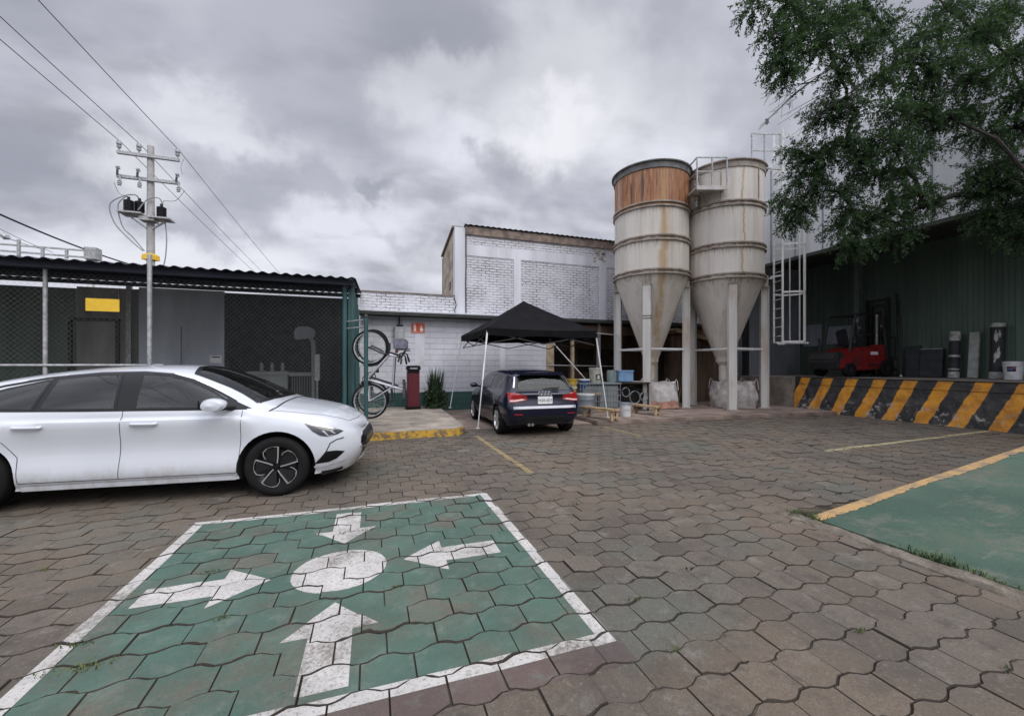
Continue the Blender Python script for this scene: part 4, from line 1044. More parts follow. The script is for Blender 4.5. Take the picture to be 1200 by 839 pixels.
# ---- navy hatchback
def navy_car():
    def s(w, zb=.19, wb=.80, zbelt=.95):
        return [(w-.14,zb),(w-.05,zb+.05),(w-.012,.40),(w,.60),(w-.006,.78),(w-.035,.89),(wb,zbelt)]
    rows = [
        row([-1.86,-1.86,-1.89,-1.95,-1.97,-1.925,-1.935,-1.855,-1.82,-1.77,-1.73,-1.715,-1.715], .32, [(.40,.32),(.50,.34),(.55,.45),(.56,.60),(.55,.80),(.54,.90),(.52,.955)], [(.50,1.01),(.46,1.11),(.43,1.17),(.25,1.21),(0,1.22)]),
        row([-1.84,-1.83,-1.86,-1.92,-1.94,-1.895,-1.905,-1.835,-1.80,-1.74,-1.695,-1.675,-1.675], .27, [(.55,.27),(.64,.30),(.715,.44),(.735,.60),(.715,.80),(.695,.905),(.665,.965)], [(.625,1.03),(.575,1.135),(.525,1.21),(.3,1.265),(0,1.28)]),
        row([-1.74,-1.74,-1.75,-1.79,-1.80,-1.79,-1.77,-1.74,-1.71,-1.65,-1.61,-1.60,-1.60], .23, [(.62,.23),(.73,.27),(.81,.42),(.835,.60),(.815,.80),(.785,.905),(.75,.965)], [(.70,1.05),(.63,1.175),(.57,1.26),(.32,1.325),(0,1.34)]),
        row(-1.50, .20, [(.70,.20),(.79,.25),(.850,.42),(.868,.60),(.855,.79),(.815,.905),(.775,.97)], [(.72,1.075),(.645,1.22),(.58,1.30),(.32,1.355),(0,1.368)]),
        row(-1.235, .19, [(.73,.19),(.815,.24),(.862,.42),(.876,.60),(.862,.78),(.82,.90),(.785,.965)], [(.73,1.09),(.655,1.25),(.585,1.335),(.32,1.385),(0,1.397)]),
        row(-.8, .19, s(.868,.19,.795,.96), [(.74,1.10),(.66,1.27),(.59,1.36),(.33,1.41),(0,1.42)]),
        row(-.3, .19, s(.862,.19,.80,.95), [(.745,1.10),(.665,1.275),(.595,1.368),(.33,1.418),(0,1.428)]),
        row(.2, .19, s(.862,.19,.80,.94), [(.745,1.09),(.67,1.25),(.60,1.34),(.33,1.395),(0,1.405)]),
        row(.6, .19, s(.865,.19,.80,.935), [(.76,1.04),(.695,1.15),(.62,1.225),(.35,1.285),(0,1.30)]),
        row(.95, .19, [(.73,.19),(.81,.24),(.856,.40),(.868,.58),(.858,.75),(.825,.86),(.785,.915)], [(.75,.95),(.70,.985),(.63,1.03),(.37,1.08),(0,1.095)]),
        row(1.235, .19, [(.73,.19),(.81,.24),(.860,.40),(.872,.58),(.858,.73),(.82,.83),(.775,.88)], [(.72,.91),(.66,.93),(.57,.95),(.34,.975),(0,.985)]),
        row([1.60,1.56,1.57,1.6,1.61,1.6,1.59,1.58,1.58,1.58,1.58,1.59,1.6], .19, [(.64,.19),(.73,.23),(.80,.38),(.81,.54),(.79,.68),(.74,.77),(.69,.81)], [(.63,.835),(.57,.85),(.49,.865),(.28,.885),(0,.89)]),
        row([1.86,1.80,1.82,1.87,1.89,1.87,1.84,1.81,1.80,1.80,1.81,1.83,1.85], .21, [(.42,.21),(.52,.25),(.59,.38),(.60,.52),(.57,.64),(.53,.71),(.49,.735)], [(.44,.75),(.39,.76),(.33,.765),(.18,.775),(0,.78)]),
        row([1.92,1.86,1.88,1.94,1.96,1.945,1.91,1.88,1.87,1.87,1.88,1.90,1.92], .25, [(.20,.25),(.26,.28),(.33,.38),(.34,.50),(.32,.60),(.29,.65),(.27,.67)], [(.24,.685),(.2,.69),(.17,.695),(.09,.70),(0,.70)]),
    ]
    pf = [(-.42,.965),(-.47,1.30),(-.15,1.315),(.1,1.295),(.35,1.215),(.62,1.06),(.70,.965)]
    pq = [(-.56,.97),(-1.26,1.005),(-1.20,1.12),(-1.05,1.22),(-.85,1.275),(-.58,1.30)]
    rw = [(-.52,.995),(.52,.995),(.585,1.02),(.53,1.19),(.47,1.245),(0,1.275),(-.47,1.245),(-.53,1.19),(-.585,1.02)]
    ws = [(.92,-.66),(1.02,0),(.92,.66),(.32,.53),(.28,0),(.32,-.53)]
    holes = cabin_holes((pf, pq), [(-1.45,.60),(-1.50,1.0),(-1.45,1.19),(-1.25,1.27),(-.8,1.31),(-.2,1.32),(.25,1.27),(.45,1.16),(.5,.60)], .52, .945, ws, rw)
    base = W(.11, 10.42, 0)
    c = Car('navy_hatchback', 'dark navy hatchback parked under the black canopy tent with its rear facing out', 'car', (base.x, base.y, .0), R(90)-YAW+R(17.5), rows, (1.235,-1.235), .31, .865, M['navy_paint'], .36, 5, 4, holes)
    cabin(c, -.25, -.95, .92, 1, .52, .40)
    Rr = c.fr('rear'); T = c.fr('top')
    for sy in (1,-1):
        S = c.fr('side', sy)
        c.patch('window', [(-.42,.965),(-.47,1.30),(-.15,1.315),(.1,1.295),(.35,1.215),(.62,1.06),(.70,.965)], S, M['glass'], .005, .04)
        c.patch('window', [(-.56,.97),(-1.26,1.005),(-1.20,1.12),(-1.05,1.22),(-.85,1.275),(-.58,1.30)], S, M['glass'], .005, .04)
        m = MB(); c.seam(m, [(-.52,.95),(-.54,.6),(-.5,.30),(.6,.28),(.72,.6),(.74,.93)], S); m.build('panel_gap', M['gap'], c.root, local=True, recalc=False)
        hm = MB(); h, n = c.hit(*S(-.42,.81)); hm.tube([h+n*.002, h+n*.03+Vector((.02,0,0)), h+n*.03+Vector((.16,0,0)), h+Vector((.18,0,0))], .011, 8); hm.build('door_handle', M['navy_paint'], c.root, local=True, smooth=True)
        # roof arch in a paler line beside the rear window
        m = MB(); c.seam(m, [(-1.79,sy*.645),(-1.70,sy*.60),(-1.62,sy*.575)], T, .03, .004); m.build('pillar_trim', M['chrome'], c.root, local=True, recalc=False)
        sh = MB(); P = []; prof = [(0,.001),(.03,.05),(.09,.072),(.15,.072),(.19,.05),(.20,.002)]
        for k in range(16):
            a = 2*math.pi*k/16
            for (l, r) in prof: P.append(Vector((.60 + r*1.1*math.cos(a), sy*(.86+l), .99 + r*.85*math.sin(a))))
        n6 = len(prof)
        sh.add(P, [(k*n6+i, ((k+1)%16)*n6+i, ((k+1)%16)*n6+i+1, k*n6+i+1) for k in range(16) for i in range(n6-1)])
        sh.bar((.62,sy*.80,.95),(.61,sy*.90,.97),.06,.04)
        sh.build('mirror', M['navy_paint'], c.root, local=True, smooth=True)
        # tail lamp wraps the rear corner
        Q = c.fr('rear', sy)
        tl = c.patch('tail_lamp', [(.40,.775),(.50,.765),(.66,.735),(.77,.735),(.785,.87),(.775,.93),(.66,.925),(.48,.885),(.41,.865)], Q, M['tail_red'], .008, .03)
        c.patch('lens', [(.42,.785),(.52,.775),(.66,.755),(.75,.752),(.75,.78),(.66,.782),(.50,.805)], Q, M['tail_clear'], .012, .03, parent=tl)
    c.patch('rear_window', [(-.52,.995),(.52,.995),(.585,1.02),(.53,1.19),(.47,1.245),(0,1.275),(-.47,1.245),(-.53,1.19),(-.585,1.02)], Rr, M['rglass'], .005, .04)
    m = MB(); c.seam(m, [(-.60,.985),(0,.975),(.60,.985)], Rr, .012, .004); c.seam(m, [(-.77,.70),(-.60,.665),(0,.655),(.60,.665),(.77,.70)], Rr, .008, .003); c.seam(m, [(-.62,.98),(-.60,.93),(-.40,.87),(-.385,.76),(-.44,.66)], Rr, .006, .003); c.seam(m, [(.62,.98),(.60,.93),(.40,.87),(.385,.76),(.44,.66)], Rr, .006, .003)
    m.build('hatch_gap', M['gap'], c.root, local=True, recalc=False)
    sp = MB(); sp.add([(-1.60,-.55,1.345),(-1.60,.55,1.345),(-1.80,.50,1.315),(-1.80,-.50,1.315),(-1.62,-.53,1.30),(-1.62,.53,1.30),(-1.79,.48,1.285),(-1.79,-.48,1.285)], [(0,1,2,3),(4,7,6,5),(0,3,7,4),(1,5,6,2),(3,2,6,7),(0,4,5,1)])
    sp.build('roof_spoiler', M['navy_paint'], c.root, local=True, bevel=.01)
    wp = MB(); wp.tube([(-1.885,.02,1.0),(-1.88,-.12,1.015),(-1.865,-.36,1.03)], .012, 6); wp.build('rear_wiper', M['rubber'], c.root, local=True)
    # plate, rings
    h, n = c.hit(*Rr(0,.765)); p = MB(); p.box((h.x-.012,.0,.765),(.012,.33,.165)); pl = p.build('number_plate', M['plate'], c.root, local=True, bevel=.004)
    rot = Matrix(((0,0,-1),(-1,0,0),(0,1,0))).to_4x4()
    text_obj('lettering', 'M3R 857', .085, M['ink'], pl, Matrix.Translation((h.x-.0195,0,.762)) @ rot)
    rg = MB(); h, n = c.hit(*Rr(0,.905))
    for k in range(4):
        y = (k-1.5)*.072; mat = Matrix.Translation((h.x-.008, y, .905)) @ rot
        N = 22
        prof = [(.043+.0065*math.cos(a), .0065*math.sin(a)) for a in [2*math.pi*i/6 for i in range(6)]]
        rg.lathe(prof, N, mat, close=True)
    rg.build('ring_emblem', M['chrome'], c.root, local=True, smooth=True)
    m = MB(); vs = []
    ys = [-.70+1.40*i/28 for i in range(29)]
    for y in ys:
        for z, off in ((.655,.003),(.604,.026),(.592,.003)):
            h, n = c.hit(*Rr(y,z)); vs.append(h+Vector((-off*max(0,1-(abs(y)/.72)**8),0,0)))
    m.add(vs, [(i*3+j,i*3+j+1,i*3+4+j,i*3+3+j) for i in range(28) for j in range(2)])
    m.build('bumper_sheen_edge', M['bumper_sheen'], c.root, local=True, smooth=False)  # ledge of the navy bumper, its sky sheen put into the colour
    c.patch('diffuser', [(-.52,.28),(.52,.28),(.62,.40),(.45,.44),(-.45,.44),(-.62,.40)], Rr, M['under'], .005, .04)
    for sy in (1,-1): c.patch('reflector', [(.50,.475),(.68,.478),(.68,.50),(.50,.497)], c.fr('rear', sy), M['tail_red'], .006, .04)
    m = MB(); 
    for y in (.28,.36): m.cyl((-1.95,y,.27),(-1.80,y,.28),.032,12)
    m.build('exhaust', M['chrome'], c.root, local=True, smooth=True)
    c.patch('windscreen', ws, T, M['glass'], .004, .06)
    m = MB(); c.seam(m, ws+[ws[0]], T, .05, .0055); m.build('windscreen_frame', M['gloss_black'], c.root, local=True, recalc=False)
    m = MB(); c.seam(m, rw+[rw[0]], Rr, .05, .0065); m.build('rear_window_frame', M['gloss_black'], c.root, local=True, recalc=False)
    for ax in c.axles:
        for sy in (1,-1): c.wheel(ax, sy, rim_multi, .222, .20)
navy_car()
# ------------------------------------------------------------------ buildings
def corr_sheet(m, x0, x1, y0, z0, y1, z1, pitch=.18, amp=.03, th=.006, seg=8):
    """corrugated sheet whose waves run along x, spanning (y0,z0)-(y1,z1)"""
    n = int((x1-x0)/pitch*seg); vs = []
    for i in range(n+1):
        x = x0+(x1-x0)*i/n; h = amp*math.cos(2*math.pi*(x-x0)/pitch)
        vs += [(x,y0,z0+h),(x,y1,z1+h),(x,y0,z0+h-th),(x,y1,z1+h-th)]
    fs = []
    for i in range(n):
        a = 4*i; b = a+4
        fs += [(a,b,b+1,a+1),(a+2,a+3,b+3,b+2),(a,a+2,b+2,b),(a+1,b+1,b+3,a+3)]
    m.add(vs, fs)
WY = 13.6
def low_building():
    r = thing('low_building', 'low white block building with a green painted base and a dark eave', 'building', (2.7, WY, 0))
    x0, x1 = -.35, 5.95
    m = MB(); m.b2((x0,WY,.62),(x1,WY+.25,3.05)); m.b2((x0,WY+.25,.0),(x0+.25,WY+4,3.0)); m.build('wall', M['block_white'], r)
    m = MB(); m.b2((x0,WY-.004,-.02),(x1,WY+.25,.62)); m.build('painted_base', M['block_green'], r)
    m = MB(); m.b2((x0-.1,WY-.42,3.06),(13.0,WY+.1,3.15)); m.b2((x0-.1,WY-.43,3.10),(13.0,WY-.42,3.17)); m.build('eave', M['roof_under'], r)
    m = MB(); m.b2((x0-.1,WY-.44,3.155),(5.6,WY-.02,3.20)); m.build('eave_edge', M['render_white'], r)
    m = MB(); m.b2((x0,WY-.03,3.20),(2.62,WY+.22,3.80)); m.build('parapet', M['brick_rough'], r)
    m = MB(); m.b2((x0-.05,WY-.06,3.801),(2.62,WY+.25,3.835)); m.build('coping', M['coping'], r)
    m = MB(); m.b2((1.33,WY-.006,1.55),(1.62,WY,2.62)); m.build('render_strip', M['render_white'], r); m = MB(); m.b2((4.2,WY-.006,.63),(4.38,WY,3.05)); m.build('render_strip', M['render_white'], r)
    # cable on the wall
    m = MB(); m.tube([(2.60,WY-.05,3.75),(2.66,WY-.06,3.5),(2.60,WY-.05,3.3),(2.66,WY-.05,3.2)], .014, 6); m.build('cable', M['wire'], r)
    # door post and frame of the opening at the right
    m = MB(); m.b2((x1+.002,WY-.02,.0),(x1+.30,WY+.22,2.98)); m.build('door_jamb', M['beige'], r)
low_building()
def tall_building():
    r = thing('brick_building', 'tall rough white painted brick building rising behind the tent', 'building', (7.8, WY, 0))
    x0, x1, zt, yd = 2.62, 13.9, 6.22, 2.4
    m = MB(); m.b2((x0+.36,WY+.03,3.16),(x1,WY+.30,5.92))
    m.build('wall', M['brick_rough'], r)
    m = MB()
    m.b2((x0,WY,3.205),(x0+.36,WY+.30,6.14))
    m.build('pilaster', M['render_white'], r)
    for (a, b) in ((4.72,4.98),(8.15,8.45),(11.2,11.5)):
        m = MB(); m.b2((a,WY+.005,3.205),(b,WY+.03,5.22)); m.build('pilaster', M['render_white'], r)
    m = MB(); m.b2((x0+.37,WY+.012,5.22),(x1,WY+.032,5.60)); m.build('tie_beam', M['render_white'], r)
    m = MB(); m.b2((x0+.36,WY-.03,5.923),(x1,WY+.32,6.20))
    m.build('coping', M['coping'], r)
    m = MB(); corr_sheet(m, x0+.33, x1, WY-.10, 6.235, WY+yd, 5.80, .20, .012); m.build('roof', M['corr_dark'], r)
    # side wall with a sloping top
    m = MB(); m.prism([(WY+.301,0),(WY+yd,0),(WY+yd,5.72),(WY+.301,6.10)], 0, .2, Matrix(((0,0,1,x0),(1,0,0,0),(0,1,0,0),(0,0,0,1))))
    m.build('side_wall', M['sidebrick'], r)
    m = MB(); m.bar((x0+.1,WY+.1,6.17),(x0+.1,WY+yd+.05,5.76),.34,.07); m.build('verge', M['coping'], r)
    m = MB(); m.b2((x0-.004,WY+.75,4.15),(x0+.1,WY+.95,4.45)); m.b2((x0-.004,WY+.8,3.9),(x0+.1,WY+.9,4.02)); m.build('vent', M['under'], r)
    m = MB(); m.b2((x0,WY+yd+.002,0),(x1,WY+yd+.2,5.70)); m.b2((x1+.002,WY+.3,0),(x1+.2,WY+yd,5.75)); m.build('back_wall', M['brown'], r)
    # broken patch of brick near the top right
    m = MB()
    for k in range(14): m.box((8.15+random.uniform(-.22,.22), WY+.005, 5.66+random.gauss(0,.12)), (random.uniform(.05,.14),.02,random.uniform(.03,.07)))
    m.build('damaged_brick', M['sidebrick'], r)
    m = MB(); m.tube([(x0+.375,WY-.02,6.1),(x0+.385,WY-.02,5.0),(x0+.37,WY-.02,4.2),(x0+.38,WY-.02,3.22)], .017, 6); m.build('downpipe', M['wire'], r)
tall_building()
def store_bay():
    """open store under the tall building, behind tent and silos"""
    r = thing('open_store', 'brown open store room below the brick building, behind the buckets', 'store room', (9, WY+1, 0))
    yb = WY+2.2
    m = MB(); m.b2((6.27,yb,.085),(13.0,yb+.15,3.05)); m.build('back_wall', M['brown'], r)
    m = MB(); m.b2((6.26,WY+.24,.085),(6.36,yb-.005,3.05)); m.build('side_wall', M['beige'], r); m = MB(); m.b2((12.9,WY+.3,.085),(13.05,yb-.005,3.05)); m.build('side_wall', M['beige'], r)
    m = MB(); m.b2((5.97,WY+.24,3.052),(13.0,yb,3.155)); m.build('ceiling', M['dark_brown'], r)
    m = MB(); m.b2((13.06,WY+.05,0),(13.90,WY+.2,3.155)); m.build('end_panel', M['brown'], r); m = MB(); m.b2((13.905,WY+.05,0),(15.6,WY+.2,5.9)); m.build('end_panel', M['brown'], r)
    for x in (6.95, 8.05, 8.9):
        m = MB(); m.b2((x,WY-.05,.085),(x+.11,WY+.06,3.055)); m.build('post', M['beige'] if x < 7.5 else M['galv'], r)
    m = MB(); m.b2((6.3,WY-.03,2.66),(13.0,WY+.04,2.98)); m.build('lintel_board', M['brown'], r)
    m = MB(); m.b2((7.2,yb-.06,.09),(7.9,yb-.005,2.1)); m.build('door', M['dark_brown'], r)
    m = MB()
    for x in (8.4,9.4): m.b2((x,yb-.05,1.2),(x+.75,yb-.005,2.2))
    m.build('shutter', M['dark_brown'], r)
    m = MB(); m.tube([(5.98,WY-.06,1.50),(8.9,WY-.06,1.46)], .018, 6); m.build('rail', M['galv'], r)
store_bay()
def hut():
    r = thing('plank_roof_hut', 'small brown hut with a sloping plank roof behind the silos', 'hut', (11.8, 12.9, .09))
    m = MB(); m.prism([(11.15,.09),(12.75,.09),(12.75,2.32),(11.15,2.66)], 12.75, 13.4, Matrix(((1,0,0,0),(0,0,1,0),(0,1,0,0),(0,0,0,1)))); m.build('wall', M['brown'], r)
    m = MB(); m.bar((10.75,12.95,2.86),(13.05,12.95,2.39),1.0,.05,(0,0,1)); m.build('roof', M['beige'], r, bevel=.004)
    m = MB()
    for y in (12.42,12.47): m.bar((10.75,y,2.80),(13.05,y,2.33),.04,.14,(0,0,1))
    m.build('fascia', M['wood'], r)
hut()

# ---- warehouse and loading dock on the right
DX = 13.5; DZ = 1.10
def warehouse():
    r = thing('warehouse', 'warehouse with pale upper cladding over a dark green loading bay', 'warehouse', (16, 3, 0))
    y0, y1, xb = -14., 13.0, 17.6
    m = MB(); # upper facade: flat sheets with standing ribs
    m.b2((14.0,y0,5.28),(14.12,y1,8.7)); m.build('facade', M['facade'], r)
    m = MB()
    y = y0+.4
    while y < y1: m.b2((13.965,y,5.30),(14.0,y+.035,8.7)); y += .92
    m.build('cladding_rib', M['facade_rib'], r)
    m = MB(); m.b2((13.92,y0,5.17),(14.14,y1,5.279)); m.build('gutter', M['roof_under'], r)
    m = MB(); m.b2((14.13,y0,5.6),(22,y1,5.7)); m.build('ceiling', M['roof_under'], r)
    m = MB(); m.b2((14.0,y0,8.702),(24,y1,8.8)); m.build('roof', M['facade'], r)
    m = MB(); # green corrugated back wall
    n = int((13.0-y0)/.25); vs = []; fs = []
    prof = [(0,0),(.11,0),(.13,-.035),(.23,-.035),(.25,0)]
    pts = []
    for i in range(n):
        for (dy, dx) in prof[:-1]: pts.append((xb+dx, y0+i*.25+dy))
    for i, (x, y) in enumerate(pts): vs += [(x,y,DZ),(x,y,5.6)]
    fs = [(2*i,2*i+2,2*i+3,2*i+1) for i in range(len(pts)-1)]
    m.add(vs, fs); m.build('back_wall', M['green_wall'], r, recalc=False)
    m = MB(); m.b2((14.13,12.8,0),(xb+.1,12.95,5.6)); m.build('end_wall', M['wall_grey'], r)
    m = MB(); m.b2((xb+.15,y0,0),(xb+.3,y1,5.6)); m.b2((24,y0,0),(24.2,y1,8.7)); m.build('outer_wall', M['green_wall'], r)
    for y in (10.35, 4.1, -2.): 
        m = MB(); m.b2((xb-.30,y,DZ+.005),(xb-.08,y+.16,5.6)); m.build('column', M['green_steel'], r)
    for y in (12.3, -8.0):
        m = MB(); m.b2((13.95,y,0. if y>12 else DZ+.005),(14.12,y+.18,5.17)); m.build('column', M['dark_steel'], r)
    # shuttered windows of the bay behind the forklift
    m = MB(); m.b2((xb-.075,10.75,2.35),(xb-.04,11.7,3.05)); m.b2((xb-.075,11.85,2.3),(xb-.04,12.6,3.2)); m.build('window', M['wall_grey'], r)
warehouse()
def dock():
    r = thing('loading_dock', 'raised loading dock with a yellow and black striped face', 'loading dock', (15.5, 3, 0))
    y0, y1 = -14., 12.2
    m = MB(); m.b2((DX+.16,y0,-.02),(17.9,y1,DZ)); m.build('platform', M['concrete'], r, bevel=.01)
    # battered stone face, painted
    N = 90; rows = 9; vs = []; fs = []
    ya, yb = 2.88, 9.98
    for i in range(N+1):
        y = ya+(yb-ya)*i/N
        for k in range(rows):
            z = .0+(.86)*k/(rows-1)
            x = DX - .10*(1-z/.86) + (random.uniform(-.03,.03) if 0<k<rows-1 else 0) + (.02*math.sin(y*5+z*9) if k < rows-1 else 0)
            vs.append((x,y,z))
    for i in range(N):
        for k in range(rows-1): fs.append((i*rows+k, (i+1)*rows+k, (i+1)*rows+k+1, i*rows+k+1))
    m = MB(); m.add(vs, fs); m.b2((DX+.01,ya,0),(DX+.16,yb,.84)); m.build('striped_face', M['hazard'], r, smooth=True)
    m = MB(); m.b2((DX-.02,ya,.862),(DX+.159,yb,DZ+.005)); m.build('striped_edge', M['hazard'], r, bevel=.02)
    m = MB(); m.b2((DX+.0,yb+.004,0),(DX+.159,y1,DZ-.02)); m.build('bare_face', M['concrete'], r)
    m = MB(); m.b2((DX-.03,ya,DZ+.006),(DX+.15,yb,DZ+.02)); m.build('edge_angle', M['dark_steel'], r)
dock()

# ---- fenced compound on the left
CXR = -.42
def compound():
    r = thing('compound_shelter', 'open shelter with a dark corrugated roof over the fenced transformer compound', 'shelter', (-6, 11, 0))
    yf, yb = 8.55, 13.55
    zf, zb = 3.20, 3.72
    m = MB()
    # sheets: waves run along X
    corr_sheet(m, -15, -.30, yf, zf, yb, zb, .19, .017, .006, 8); m.build('roof', M['corr_dark'], r, recalc=True)
    m = MB()
    for y, z in ((8.75,3.09),(11.0,3.33),(13.3,3.56)): m.b2((-15,y,z),(-.34,y+.07,z+.10))
    m.build('purlin', M['corr_dark'], r)
    m = MB(); m.cyl((-3.54,8.49,0),(-3.54,8.49,3.36),.034,12); m.build('riser_pipe', M['galv'], r, smooth=True)
    for x in (-.52,-5.11,-8.2,-11.5):
        m = MB(); m.cyl((x,8.9,0.0),(x,8.9,3.09),.045 if x > -1 else .030,12); m.build('post', M['teal'] if x > -1 else M['galv'], r, smooth=True)
    for x in (-.5,-6.0,-12):
        m = MB(); m.b2((x,13.2,0),(x+.1,13.29,3.55)); m.build('post', M['galv'], r)
    # back panels, leaving a gap of daylight below the roof
    m = MB()
    xs = [-7.1,-6.25,-5.6,-4.61]
    for a, b in zip(xs[:-1], xs[1:]): m.b2((a+.01,13.40,.02),(b-.01,13.46,3.50))
    m.build('back_panel', M['wall_olive'], r)
    m = MB(); m.b2((-4.60,13.40,.02),(-.45,13.46,3.52)); m.build('back_panel', M['board_dark'], r)
    m = MB(); m.b2((-15,13.40,.02),(-7.11,13.46,3.45)); m.build('back_panel', M['green_wall'], r)
    for x in (-7.2,-6.25):
        m = MB(); m.b2((x-.035,13.34,.02),(x+.035,13.399,2.62)); m.build('door_frame', M['dark_steel'], r)
    m = MB(); m.b2((-7.2,13.33,2.625),(-6.2,13.395,2.70)); m.build('door_frame', M['dark_steel'], r)
    m = MB(); m.b2((-4.95,11.4,.02),(-3.32,11.44,3.25)); m.b2((-4.20,11.36,.02),(-4.16,11.398,2.4)); m.build('partition', M['wall_grey'], r)
    m = MB(); m.b2((-.46,8.95,.02),(-.40,13.3,3.05)); m.build('side_panel', M['teal'], r)
    m = MB()
    for y in (8.93,9.6,10.4,11.4,12.4): m.b2((-.40,y,.02),(-.34,y+.06,3.08))
    m.build('side_rail', M['teal'], r)
compound()
def mesh_fence():
    r = thing('chain_link_fence', 'chain link fence across the front of the transformer compound', 'fence', (-6,8.9,0))
    m = MB(); x0, x1, z0, z1 = -12.0, -.56, .08, 3.05; p = .085; w = .0019; y = 8.9
    H = z1-z0
    k = x0-H
    while k < x1:
        for sgn in (1,-1):
            a = (k, z0) if sgn > 0 else (k, z1)
            # clip to x range
            t0 = max(0, (x0-k)/H); t1 = min(1, (x1-k)/H)
            if t1 > t0:
                pa = (k+H*t0, (z0+H*t0) if sgn > 0 else (z1-H*t0)); pb = (k+H*t1, (z0+H*t1) if sgn > 0 else (z1-H*t1))
                yy = y + .003*sgn
                n = Vector((pb[1]-pa[1], 0, -(pb[0]-pa[0]))).normalized()*w/2
                A, B = Vector((pa[0],yy,pa[1])), Vector((pb[0],yy,pb[1])); d = Vector((0,w*.6,0))
                m.add([A-n,A+n,A+d,B-n,B+n,B+d], [(0,1,4,3),(1,2,5,4),(2,0,3,5)])
        k += p
    m.build('wire_mesh', M['transformer'], r, recalc=False)
    m = MB(); m.tube([(-12,8.88,1.50),(-3.5,8.88,1.50)], .022, 8); m.tube([(-12,8.88,.06),(-.5,8.88,.06)], .02, 8); m.build('rail', M['galv'], r)
mesh_fence()
def transformer():
    c = at(318, 470, 11.0); r = thing('transformer', 'grey finned pad transformer standing inside the fenced compound', 'transformer', (c.x, c.y, .02), 0)
    m = MB(); m.box((0,0,.62),(.92,.8,1.2)); m.box((0,0,1.27),(1.0,.86,.1)); m.build('tank', M['transformer'], r, local=True, bevel=.02)
    for s in (-1,1):
        m = MB()
        for k in range(9): m.box((s*(.56+.06*k),0,.72),(.014,.75,.95))
        m.box((s*.80,0,1.24),(.62,.8,.09)); m.box((s*.80,0,.24),(.62,.78,.05)); m.build('radiator', M['transformer'], r, local=True)
    m = MB(); m.box((.02,-.41,.62),(.20,.02,.14)); m.build('nameplate', M['galv'], r, local=True)
    m = MB()
    for k in (-1,0,1): m.lathe([(0,0),(.05,0),(.05,.06),(.035,.08),(.05,.10),(.03,.22),(0,.23)], 12, Matrix.Translation((.25*k,.1,1.32)))
    m.build('bushing', M['porcelain'], r, local=True, smooth=True)
    c = at(372, 440, 10.6); o = thing('control_box', 'slim pale control box on a conduit beside the transformer', 'control box', (c.x,c.y,.02))
    m = MB(); m.box((0,0,1.42),(.12,.10,.68)); m.build('case', M['galv'], o, local=True, bevel=.01)
    m = MB(); m.cyl((0,0,0),(0,0,1.08),.025,10); m.build('conduit', M['galv'], o, local=True)
    c = at(357, 390, 10.8); o = thing('lamp_post', 'hooded lamp on a bent grey post behind the chain link', 'lamp', (c.x+.22,c.y,.02))
    m = MB(); m.tube([(0,0,0),(0,0,1.9),(-.02,0,2.1),(-.08,0,2.22)], .06, 12); m.build('post', M['transformer'], o, local=True, smooth=True)
    m = MB(); m.prism([(-.45,2.15),(.02,2.2),(.04,2.42),(-.12,2.5),(-.40,2.48),(-.46,2.35)], -.12, .12, Matrix(((1,0,0,0),(0,0,1,0),(0,1,0,0),(0,0,0,1)))); m.build('hood', M['wall_grey'], o, local=True, bevel=.03)
    for (px, lb) in ((181,'left one of the two dark meter boxes on the grey panel'),(194,'right one of the two dark meter boxes on the grey panel')):
        p = at(px, 402, 10.85); o = thing('meter_box', lb, 'meter box', (p.x, 13.33, p.z-.25), 0, 'meter boxes in the compound')
        m = MB(); m.box((0,0,.25),(.17,.12,.55)); m.build('case', M['dark_steel'], o, local=True, bevel=.02)
        m = MB(); m.box((0,-.065,.36),(.10,.012,.12)); m.build('dial', M['board_grey'], o, local=True)
    p = at(254, 421, 9.7); o = thing('notice_card', 'pale notice card on the grey partition', 'notice', (p.x, 11.385, p.z-.1)); m = MB(); m.box((0,0,.1),(.24,.012,.18)); m.build('card', M['plastic_white'], o, local=True); m = MB(); m.box((0,-.008,.15),(.18,.004,.03)); m.build('heading', M['board_dark'], o, local=True)
transformer()
